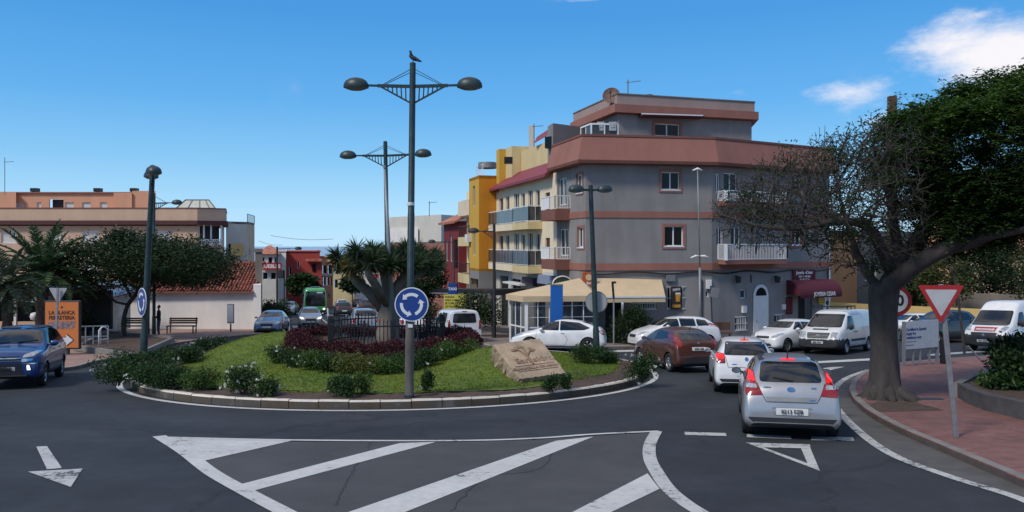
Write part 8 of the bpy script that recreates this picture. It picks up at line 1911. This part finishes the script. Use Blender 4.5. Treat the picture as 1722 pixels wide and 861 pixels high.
lettering('GRANADILLA DE ABONA', .135, m_c, t, Ml @ Matrix.Translation((.02, -.46, 0)), 'carved_lettering', .004, bold=.007)
mb = MB()
for pts in ([(-.02, -.3), (-.02, .1), (-.1, .34), (-.2, .5)], [(-.02, .1), (.03, .34), (.02, .52)], [(-.02, .1), (.14, .3), (.22, .42)], [(-.1, .34), (-.16, .42), (-.3, .44)], [(.14, .3), (.24, .3), (.3, .34)]):
	mb.tube([Ml @ Vector((a, b_, .003)) for a, b_ in pts], [.028, .026, .024, .02][:len(pts)], 6)
for a, b_ in ((-.2, .52), (.02, .55), (.22, .45), (-.31, .45), (.31, .36), (-.09, .58)): mb.lathe([(.001, .008), (.06, .007), (.068, -.005)], 10, Ml @ Matrix.Translation((a, b_, 0)))
for x0 in (-.75, ): pass
for yy in (-.33, -.575): mb.bar(Ml @ Vector((-.62, yy, 0)), Ml @ Vector((.66, yy, 0)), .015, .012)
mb.build('carved_emblem', m_c, t, recalc=False)
# low stone edging beyond the grass mound
pts = [P(372, 606, 33.2), P(396, 583, 33.6), P(420, 566, 34.0), P(455, 561, 34.6), P(495, 559, 35.0), P(512, 558, 35.2)]
t = thing('stone_edging', 'pale low stone wall curving behind the grass mound', 'wall', tuple(pts[2])); mb = MB()
vs = []
for p in pts: vs += [(p.x, p.y, gz(p.y)), (p.x, p.y, p.z), (p.x + .05, p.y + .32, p.z), (p.x + .05, p.y + .32, gz(p.y))]
MB().add(vs, [(i * 4 + k, (i + 1) * 4 + k, (i + 1) * 4 + k + 1, i * 4 + k + 1) for i in range(5) for k in range(3)] + [(0, 1, 2, 3), (20, 21, 22, 23)]).build('wall_body', mat('pale_stone', (.40, .31, .23), .9, var=.25, scale=3), t)
for px, py, lab in ((402, 588, 'short dark post at the low end of the stone edging'), (512, 565, 'short dark post at the right end of the stone edging')):
	p = P(px, py, 33); o = MB().box(p, (.14, .14, .5)).build('short_post', M['wood_brown'], bevel=.01); props(o, lab, 'post', 'short posts at the stone edging')
# benches, bus stop and person in front of the chapel
def bench(label, x, Y, w, back=True):
	b0 = at(x, Y, .115); t = thing('park_bench', label, 'bench', tuple(b0), group='brown benches'); hw = w / 2
	mb = MB(); [mb.box(b0 + Vector((0, -.18 + .13 * k, .45)), (w, .10, .04)) for k in range(4)]; mb.build('seat', M['wood_brown'], t)
	mb = MB(); [mb.box(b0 + Vector((0, .30 + .02 * k, .62 + .13 * k)), (w, .04, .10)) for k in range(3)]; mb.build('backrest', M['wood_brown'], t)
	for sx in (-hw + .08, hw - .08): MB().bar(b0 + Vector((sx, -.2, 0)), b0 + Vector((sx, -.2, .43)), .06).bar(b0 + Vector((sx, .26, 0)), b0 + Vector((sx, .36, .95)), .06).bar(b0 + Vector((sx, -.2, .42)), b0 + Vector((sx, .3, .42)), .05).build('leg', M['black'], t)
bench('brown slatted bench right of the standing person by the chapel wall', 305, 49.5, 1.75); bench('brown slatted bench behind the flat-crowned tree trunk', 226, 49.5, 1.5)
b0 = at(388, 51.5, .115); t = thing('bus_stop_sign', 'narrow white timetable board on a post by the chapel wall', 'sign', tuple(b0)); MB().tube([b0, b0 + Vector((0, 0, .5))], .05).build('post', M['black'], t); MB().box(b0 + Vector((0, 0, 1.15)), (.44, .1, 1.25)).build('frame', M['grey_metal'], t, bevel=.03); MB().box(b0 + Vector((0, -.055, 1.15)), (.36, .01, 1.1)).build('panel', M['sign_white'], t)
# the standing person: one skinned body, hair and clothes by height
def person(label, base, h, face):
	t = thing('person', label, 'person', tuple(base)); k = h / 1.75; t.rotation_euler = (0, 0, face); t.scale = (k, k, k)
	J = [(0, 0, .95), (0, 0, 1.12), (0, 0, 1.38), (0, .01, 1.50), (0, .02, 1.58), (-.10, 0, .90), (-.11, .02, .50), (-.12, -.02, .09), (-.13, .14, .03), (.10, 0, .90), (.12, .04, .50), (.14, .02, .09), (.15, .17, .03), (-.19, 0, 1.42), (-.26, .02, 1.15), (-.10, .22, 1.10), (.19, 0, 1.42), (.25, -.02, 1.14), (.16, .2, 1.03)]
	E_ = [(0, 1), (1, 2), (2, 3), (3, 4), (0, 5), (5, 6), (6, 7), (7, 8), (0, 9), (9, 10), (10, 11), (11, 12), (2, 13), (13, 14), (14, 15), (2, 16), (16, 17), (17, 18)]
	Rr = [.15, .13, .15, .06, .06, .10, .072, .05, .035, .10, .072, .05, .035, .065, .05, .036, .065, .05, .036]
	me = bpy.data.meshes.new('body'); me.from_pydata(J, E_, []); o = bpy.data.objects.new('body', me); COL.objects.link(o); sk = o.modifiers.new('skin', 'SKIN'); sk.use_smooth_shade = True
	for i, r_ in enumerate(Rr): me.skin_vertices[0].data[i].radius = (r_, r_ * .8)
	me.skin_vertices[0].data[0].use_root = True; sb = o.modifiers.new('s', 'SUBSURF'); sb.levels = 2; sb.render_levels = 2; m2 = evaluated_mesh(o); discard(o)
	for m in (mat('dark_jacket', (.015, .015, .018), .85), mat('dark_jeans', (.06, .065, .08), .85), mat('skin', (.30, .17, .12), .6), M['black']): m2.materials.append(m)
	for f in m2.polygons:
		c = f.center; f.material_index = 3 if c.z < .07 else 1 if c.z < .93 else 2 if (c.z > 1.5) else 0
		f.use_smooth = True
	m2.name = 'body'; o = bpy.data.objects.new('body', m2); put(o, t)
	mb = MB(); mb.lathe([(.078 * math.sin(a) * (1 - .12 * (a < 1.2)) + 1e-4, 1.665 - .115 * math.cos(a)) for a in np.linspace(0, math.pi, 12)], 16); mb.tube([(0, .075, 1.66), (0, .10, 1.64), (0, .08, 1.625)], [.012, .016, .012], 6)
	for sx in (-1, 1): mb.lathe([(.001, .006), (.02, .004), (.024, 0)], 8, Matrix.Translation((sx * .078, 0, 1.66)) @ Matrix.Rotation(R(90) * sx, 4, 'Y'))
	hd_ = mb.build('head', bpy.data.materials['skin'], t, True, world=False)
	MB().lathe([(.088 * math.sin(a) + 1e-4, 1.685 - .115 * math.cos(a)) for a in np.linspace(1.25, math.pi, 10)], 16, Matrix.Translation((0, -.015, 0))).build('hair', M['black'], t, True, world=False)
	mb = MB()
	for hx, hy, hz in ((-.10, .22, 1.10), (.16, .2, 1.03)):
		for q_, (dx, ln) in enumerate(((-.024, .06), (-.008, .07), (.008, .068), (.024, .055))): mb.tube([(hx + dx, hy, hz), (hx + dx, hy + ln * .6, hz - .01), (hx + dx, hy + ln, hz - .035)], [.011, .010, .007], 5)
		mb.tube([(hx + .03, hy - .01, hz), (hx + .045, hy + .03, hz + .015)], [.011, .008], 5)
	mb.build('fingers', bpy.data.materials['skin'], t, True, world=False); return t
pb = at(267, 46.2, .115); person('person in dark clothes standing beside the tree trunk near the bench', pb, (572 - 519) * 46.2 / F * .97, R(100))
# left pavement: poster, barriers, planting kerb, sign back
Yp = 33.0; a = at(104, Yp, .12); t = thing('poster_stand', 'upright orange advertising poster in a black frame behind the blue car', 'poster', tuple(a)); z0, z1p = z_at(585, Yp), z_at(508, Yp); w = 54 * Yp / F; hz = z1p - z0; c = Vector((a.x, Yp, (z0 + z1p) / 2)); xd = Vector((1, .06, .0)); nd = Vector((.06, -1, 0))
MB().box(c + Vector((0, .08, 0)), (w + .12, .14, hz + .12), .06).build('frame', M['black'], t, bevel=.03); MB().box((a.x, Yp + .08, (z0 + a.z) / 2), (.5, .14, z0 - a.z), .06).build('foot', M['green_metal'], t)
M['poster_orange'] = mat('poster_orange', (.62, .19, .045), .5, var=.06); _, Mx = sign_plate(c, xd, nd, [(-w / 2, -hz / 2), (w / 2, -hz / 2), (w / 2, hz / 2), (-w / 2, hz / 2)], M['poster_orange'], .01, 'panel', t)
M['poster_brown'] = mat('poster_brown', (.05, .025, .015), .6, var=0)
for tx, s_, yy in (('LA BLANCA', .21, .50), ('FERRETERIA', .21, .29), ('27', .09, .72)): lettering(tx, s_, M['poster_brown'], t, Mx @ Matrix.Translation((0, yy, .002)), bold=.008, xs=.93)
MB().prism([Mx @ Vector((p.x, p.y, .002)) for p in round_poly([(-w * .42, -.16), (w * .36, -.16), (w * .42, .16), (-w * .42, .14)], .08)], Mx.to_3x3() @ Vector((0, 0, .003))).build('picture', mat('poster_picture', (.26, .17, .17), .6, var=.7, scale=6), t)
ar = [(-.38, -.52), (.18, -.52), (.18, -.40), (.45, -.62), (.18, -.84), (.18, -.72), (-.38, -.72)]
MB().prism([Mx @ Vector((p[0] * 1.05, p[1] + .0, .002)) for p in [(q_[0] * 1.0 - .0 + (.025 if q_[0] > 0 else -.025), (q_[1] + .62) * 1.2 - .62) for q_ in ar]], Mx.to_3x3() @ Vector((0, 0, .003))).build('arrow_outline', M['poster_brown'], t); MB().prism([Mx @ Vector((p[0], p[1], .006)) for p in ar], Mx.to_3x3() @ Vector((0, 0, .003))).build('arrow', M['sign_white'], t)
b0 = at(93, 30.5, .12); t = thing('triangular_sign', 'grey back of a triangular sign on a post in front of the orange poster', 'sign', tuple(b0)); MB().bar(b0, P(97, 484, 30.5), .07, .05, up=(0, 1, 0)).build('post', M['galv'], t); s = 15.5 * 30.5 / F; sign_plate(P(97.5, 497, 30.6), (1, 0, 0), (0, -1, 0), [(p.x, p.y) for p in round_poly([(-s, s * .82), (0, -s * .94), (s, s * .82)], .05)], M['sign_back'], .02, 'plate', t)
def hoop(label, x, Y, w, h, ry=0.0):
	b0 = at(x, Y, .12); t = thing('hoop_barrier', label, 'barrier', tuple(b0), group='white tube barriers'); d = Vector((math.cos(ry), math.sin(ry), 0)) * w / 2; u_ = Vector((0, 0, 1)); r_ = .14
	MB().tube([b0 - d, b0 - d + u_ * (h - r_), b0 - d * (1 - r_ / (w / 2)) + u_ * h, b0 + d * (1 - r_ / (w / 2)) + u_ * h, b0 + d + u_ * (h - r_), b0 + d], .032, 8).build('tube', M['white'], t, True); MB().tube([b0 - d + u_ * .45, b0 + d + u_ * .45], .02, 6).build('cross_bar', M['white'], t)
hoop('white tube barrier on the pavement right of the orange poster', 174, 36.0, .42, 1.0, R(60))
t = thing('handrail', 'long pale handrail fence between the orange poster and the tube barrier', 'fence', tuple(at(150, 37, .12))); mb = MB(); p0, p1 = at(118, 36.8, .12), at(182, 37.6, .12)
for k in range(6): p = p0.lerp(p1, k / 5); mb.bar(p, p + Vector((0, 0, .98)), .04)
for zz in (.98, .5): mb.bar(p0 + Vector((0, 0, zz)), p1 + Vector((0, 0, zz)), .05)
mb.build('rail', M['sign_back'], t)
for lab, q4 in (('low stone-edged planting bed below the flat-crowned tree', [(128, 590), (232, 604), (290, 574), (180, 562)]), ):
	pts = [G(x, y, .12) for x, y in q4]; t = thing('planting_bed', lab, 'planter', tuple(pts[0])); mb = MB()
	for i in range(4): a_, b_ = pts[i], pts[(i + 1) % 4]; mb.bar(a_ + Vector((0, 0, .15)), b_ + Vector((0, 0, .08)), .16, .24)
	mb.build('edging', M['kerb_grey'], t); MB().add([p + Vector((0, 0, .14)) for p in pts], [(0, 1, 2, 3)]).build('soil', M['earth'], t)
# kiosk with curved roof
Yk = 50; t = thing('kiosk', 'turquoise kiosk with curved translucent roof beside the chapel', 'kiosk', tuple(at(150, Yk, .12))); x0, x1 = (112 - CX) * Yk / F, (181 - CX) * Yk / F; zk0 = gz(Yk) + .1; ze = z_at(503, Yk); zr = z_at(482, Yk)
M['turquoise'] = mat('turquoise_panel', (.05, .32, .34), .5, var=.15); M['kiosk_blue'] = mat('kiosk_poster_blue', (.02, .10, .42), .5, var=.5, scale=2)
mb = MB(); mb.box(((x0 + x1) / 2, Yk + 1.5, (zk0 + ze) / 2), (x1 - x0, 3.0, ze - zk0)); mb.build('wall', mat('kiosk_glass', (.26, .33, .34), .2, var=.5, scale=1.5), t)
MB().box(((x0 + x1) / 2, Yk - .05, ze - .38), (x1 - x0 + .1, .12, .8)).build('fascia', M['turquoise'], t); MB().box(((x0 + x1) / 2 + .55, Yk - .06, zk0 + .75), (1.2, .08, 1.1)).build('poster', M['kiosk_blue'], t)
vs = []; n = 12
for k in range(n + 1): a = math.pi * k / n; vs += [((x0 + x1) / 2 - .1 - math.cos(a) * (x1 - x0) * .62, Yk - .5, ze + .02 + (zr - ze) * math.sin(a)), ((x0 + x1) / 2 - .1 - math.cos(a) * (x1 - x0) * .62, Yk + 3.2, ze + .02 + (zr - ze) * math.sin(a) + .2)]
MB().add(vs, [(2 * i, 2 * i + 1, 2 * i + 3, 2 * i + 2) for i in range(n)]).build('curved_roof', mat('roof_sheet', (.30, .36, .42), .25, var=.2), t, True); mb = MB()
for k in range(0, n + 1, 3): mb.bar(Vector(vs[2 * k]) + Vector((0, 0, .03)), Vector(vs[2 * k + 1]) + Vector((0, 0, .03)), .07)
for k in range(n): mb.bar(Vector(vs[2 * k]), Vector(vs[2 * k + 2]), .06)
mb.build('roof_rib', M['black'], t)
mb = MB(); [mb.bar((x0 + (x1 - x0) * k / 4, Yk - .08, zk0), (x0 + (x1 - x0) * k / 4, Yk - .08, ze), .08) for k in range(5)]; mb.build('mullion', M['grey_metal'], t); mb = MB(); [mb.box((x0 + .9, Yk - .13, ze + .08 + .11 * k), (1.3 - .2 * k, .04, .05)) for k in range(4)]; mb.build('green_slats', mat('green_slats', (.04, .22, .06), .5), t)
# dark cafe terrace on the far left
Yc = 44; t = thing('cafe_terrace', 'dark roofed cafe terrace with white lettering on its fascia behind the palms', 'cafe', tuple(at(40, Yc, .12))); x0, x1 = (-230 - CX) * Yc / F, (108 - CX) * Yc / F; zc0 = gz(Yc) + .1; zf = z_at(497, Yc)
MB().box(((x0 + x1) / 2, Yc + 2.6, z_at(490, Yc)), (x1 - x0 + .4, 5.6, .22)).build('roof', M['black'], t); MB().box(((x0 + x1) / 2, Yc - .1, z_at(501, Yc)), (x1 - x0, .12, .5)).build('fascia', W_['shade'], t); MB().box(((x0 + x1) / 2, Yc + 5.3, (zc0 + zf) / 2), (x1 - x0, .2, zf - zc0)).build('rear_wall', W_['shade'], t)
mb = MB(); [mb.bar(((x - CX) * Yc / F, Yc, zc0), ((x - CX) * Yc / F, Yc, zf), .12) for x in (-150, -60, 26, 104)]; mb.build('post', M['white_metal'], t)
lettering('CAFETERIA HELADERIA', .36, M['sign_white'], t, frame(Vector(((18 - CX) * Yc / F, Yc - .17, z_at(504, Yc))), (1, 0, 0), (0, -1, 0)), bold=.012)
MB().box(((x0 + x1) / 2, Yc + .05, zc0 + .5), (x1 - x0, .1, .9)).build('parapet', W_['tan'], t); mb = MB()
for k, (x, s_) in enumerate(((58, .45), (10, .3), (-20, .35))): mb.lathe([(.001, s_ * .5), (s_ * .4, s_ * .4), (s_ * .5, 0), (s_ * .4, -s_ * .4), (.001, -s_ * .5)], 12, Matrix.Translation(((x - CX) * 43.4 / F, 43.4, zc0 + 1.15 + s_ * .3)))
mb.build('white_planter_ball', M['white'], t, True)
# bench and bin by the grey house, wires, grey wall stones near tree pit
b0 = at(1211, 40.9, .12); t = thing('dark_bench', 'dark brown bench against the grey house wall near the meter grille', 'bench', tuple(b0)); MB().box(b0 + Vector((0, 0, .48)), (1.15, .5, .08)).build('seat', M['wood_brown'], t); MB().box(b0 + Vector((0, .25, .8)), (1.15, .07, .4)).build('backrest', M['wood_brown'], t)
for sx in (-.48, .48): MB().bar(b0 + Vector((sx, 0, 0)), b0 + Vector((sx, 0, .45)), .07).build('leg', M['black'], t)
hoop('black tube barrier by the dark bench near the arched door', 1231, 40.3, .75, .85, 0.1).__class__ if False else None
for label, a, b_, sag in (('thin overhead cable crossing the sky above the street', P(455, 396, 90), P(560, 402, 90), .25), ('short overhead cable beside the red house roof', P(435, 405, 100), P(475, 412, 100), .2)):
	props(MB().tube([a.lerp(b_, k / 8) - Vector((0, 0, sag * math.sin(math.pi * k / 8))) for k in range(9)], .02, 5).build('overhead_cable', M['black']), label, 'cable')
for x, y, w_, lab in ((1563, 671, .62, 'dark metal drain cover in the red paving between the tree and the sign post'),):
	g = G(x, y, .13); props(MB().box(g + Vector((0, 0, .004)), (w_, .2, .012)).build('drain_cover', M['iron']), lab, 'drain cover')  # thin dark plate laid on the paving
SUN_E, SUN_ANG, SKY_E, EXPOSURE, SKY_GAIN = 2.4, 10, .10, 0.15, 1.10
CLOUD_COL = (8.6, 8.4, 8.8); CLOUDS = [(1715, 95, 190, 100, .80), (1620, 80, 110, 34, .60), (1440, 162, 120, 48, .58), (1500, 205, 90, 50, .5), (1235, 160, 70, 22, .42), (1655, 25, 40, 18, .5), (960, 0, 120, 10, .42), (1640, 150, 120, 50, .55)]
# ---------------------------------------------------------------- camera, light, sky
cam_d = bpy.data.cameras.new('camera'); cam = bpy.data.objects.new('camera', cam_d); COL.objects.link(cam)
cam.location = (0, 0, CH); cam.rotation_euler = (R(90), 0, 0)
cam_d.sensor_width = 36; cam_d.lens = 36 * F / 1722; cam_d.shift_y = -(430.5 - HY) / 1722
cam_d.clip_start = .1; cam_d.clip_end = 60000
SC.camera = cam
SUN_EL, SUN_AZ = 48.0, 228.0          # azimuth: degrees clockwise from the view direction (+Y) to where the sun stands
sd = bpy.data.lights.new('sun', 'SUN'); so = bpy.data.objects.new('sun', sd); COL.objects.link(so)
sd.energy = SUN_E; sd.angle = R(SUN_ANG); sd.color = (1, .94, .85)
dv = Vector((math.sin(R(SUN_AZ)) * math.cos(R(SUN_EL)), math.cos(R(SUN_AZ)) * math.cos(R(SUN_EL)), math.sin(R(SUN_EL))))
so.rotation_euler = (-dv).to_track_quat('-Z', 'Y').to_euler()
so.location = dv * 100
w = bpy.data.worlds.new('World'); SC.world = w; w.use_nodes = True
nt = w.node_tree; L = nt.links; bg = nt.nodes['Background']
sky = nt.nodes.new('ShaderNodeTexSky'); sky.sky_type = 'NISHITA'; sky.sun_disc = False
sky.sun_elevation = R(SUN_EL); sky.sun_rotation = R(SUN_AZ); sky.altitude = 500; sky.air_density = 1.15; sky.dust_density = .1; sky.ozone_density = 6
tc = nt.nodes.new('ShaderNodeTexCoord')
def wn(t, **k):
	n = nt.nodes.new(t)
	for a, b in k.items(): setattr(n, a, b)
	return n
def direction(px, py):
	return Vector(((px - CX) / F, 1, (HY - py) / F)).normalized()
noise = wn('ShaderNodeTexNoise'); noise.inputs['Scale'].default_value = 11; noise.inputs['Detail'].default_value = 10; noise.inputs['Roughness'].default_value = .62
mp = wn('ShaderNodeMapping'); mp.inputs['Scale'].default_value = (1, 1, 2.2); L.new(tc.outputs['Generated'], mp.inputs['Vector']); L.new(mp.outputs[0], noise.inputs['Vector'])
acc = None
for (px, py, rx, ry, gain) in CLOUDS:
	d = direction(px, py)
	sb = wn('ShaderNodeVectorMath', operation='SUBTRACT'); sb.inputs[1].default_value = d; L.new(tc.outputs['Generated'], sb.inputs[0])
	sc_ = wn('ShaderNodeVectorMath', operation='DIVIDE'); k = rx / F; sc_.inputs[1].default_value = (k, k, ry / F); L.new(sb.outputs[0], sc_.inputs[0])
	ln = wn('ShaderNodeVectorMath', operation='LENGTH'); L.new(sc_.outputs[0], ln.inputs[0])
	mr = wn('ShaderNodeMapRange'); mr.inputs['From Min'].default_value = 1.25; mr.inputs['From Max'].default_value = .2
	mr.inputs['To Min'].default_value = 0; mr.inputs['To Max'].default_value = gain; L.new(ln.outputs['Value'], mr.inputs['Value'])
	if acc is None: acc = mr.outputs[0]
	else:
		mx = wn('ShaderNodeMath', operation='MAXIMUM'); L.new(acc, mx.inputs[0]); L.new(mr.outputs[0], mx.inputs[1]); acc = mx.outputs[0]
ad = wn('ShaderNodeMath', operation='ADD'); L.new(noise.outputs['Fac'], ad.inputs[0]); L.new(acc, ad.inputs[1])
rp = wn('ShaderNodeMapRange'); rp.interpolation_type = 'SMOOTHSTEP'; rp.inputs['From Min'].default_value = .86; rp.inputs['From Max'].default_value = 1.3; L.new(ad.outputs[0], rp.inputs['Value'])
# deep clear blue of the photograph: the Nishita sky graded towards it by elevation, broken cloud overhead and behind the camera
sep = wn('ShaderNodeSeparateXYZ'); L.new(tc.outputs['Generated'], sep.inputs[0])
gr = wn('ShaderNodeValToRGB'); e = gr.color_ramp.elements
e[0].position = 0.0; e[0].color = (.40, .66, .88, 1); e[1].position = 1.0; e[1].color = (.03, .16, .46, 1)
for p_, c_ in ((.04, (.35, .62, .86)), (.10, (.20, .49, .79)), (.17, (.095, .37, .745)), (.27, (.048, .275, .66))):
	k = e.new(p_); k.color = (*c_, 1)
L.new(sep.outputs[2], gr.inputs['Fac'])
gs = wn('ShaderNodeVectorMath', operation='SCALE'); gs.inputs[3].default_value = 1 / SKY_E * SKY_GAIN; L.new(gr.outputs['Color'], gs.inputs[0])
mg_ = wn('ShaderNodeMix', data_type='RGBA'); mg_.inputs[0].default_value = .85; L.new(sky.outputs[0], mg_.inputs[6]); L.new(gs.outputs[0], mg_.inputs[7])
n3 = wn('ShaderNodeTexNoise'); n3.inputs['Scale'].default_value = 3.2; n3.inputs['Detail'].default_value = 8; L.new(tc.outputs['Generated'], n3.inputs['Vector'])
hi = wn('ShaderNodeMapRange'); hi.inputs['From Min'].default_value = .36; hi.inputs['From Max'].default_value = .62; hi.inputs['To Max'].default_value = .27; L.new(sep.outputs[2], hi.inputs['Value'])
bk = wn('ShaderNodeMapRange'); bk.inputs['From Min'].default_value = .1; bk.inputs['From Max'].default_value = -.5; bk.inputs['To Max'].default_value = .14; L.new(sep.outputs[1], bk.inputs['Value'])
mxx = wn('ShaderNodeMath', operation='MAXIMUM'); L.new(hi.outputs[0], mxx.inputs[0]); L.new(bk.outputs[0], mxx.inputs[1])
a3 = wn('ShaderNodeMath', operation='ADD'); L.new(n3.outputs['Fac'], a3.inputs[0]); L.new(mxx.outputs[0], a3.inputs[1])
r3 = wn('ShaderNodeMapRange'); r3.interpolation_type = 'SMOOTHSTEP'; r3.inputs['From Min'].default_value = .66; r3.inputs['From Max'].default_value = .84; L.new(a3.outputs[0], r3.inputs['Value'])
mc2 = wn('ShaderNodeMix', data_type='RGBA'); L.new(r3.outputs[0], mc2.inputs[0]); L.new(mg_.outputs[2], mc2.inputs[6]); mc2.inputs[7].default_value = (*[k * .75 for k in CLOUD_COL], 1)
mixc = wn('ShaderNodeMix', data_type='RGBA'); L.new(rp.outputs[0], mixc.inputs[0]); L.new(mc2.outputs[2], mixc.inputs[6]); mixc.inputs[7].default_value = (*CLOUD_COL, 1)
L.new(mixc.outputs[2], bg.inputs['Color']); bg.inputs['Strength'].default_value = SKY_E
SC.view_settings.view_transform = 'Standard'; SC.view_settings.look = 'None'; SC.view_settings.gamma = 1; SC.view_settings.exposure = EXPOSURE
SC.cycles.max_bounces = 6; SC.cycles.transparent_max_bounces = 8; SC.cycles.use_denoising = True
SC.render.film_transparent = False
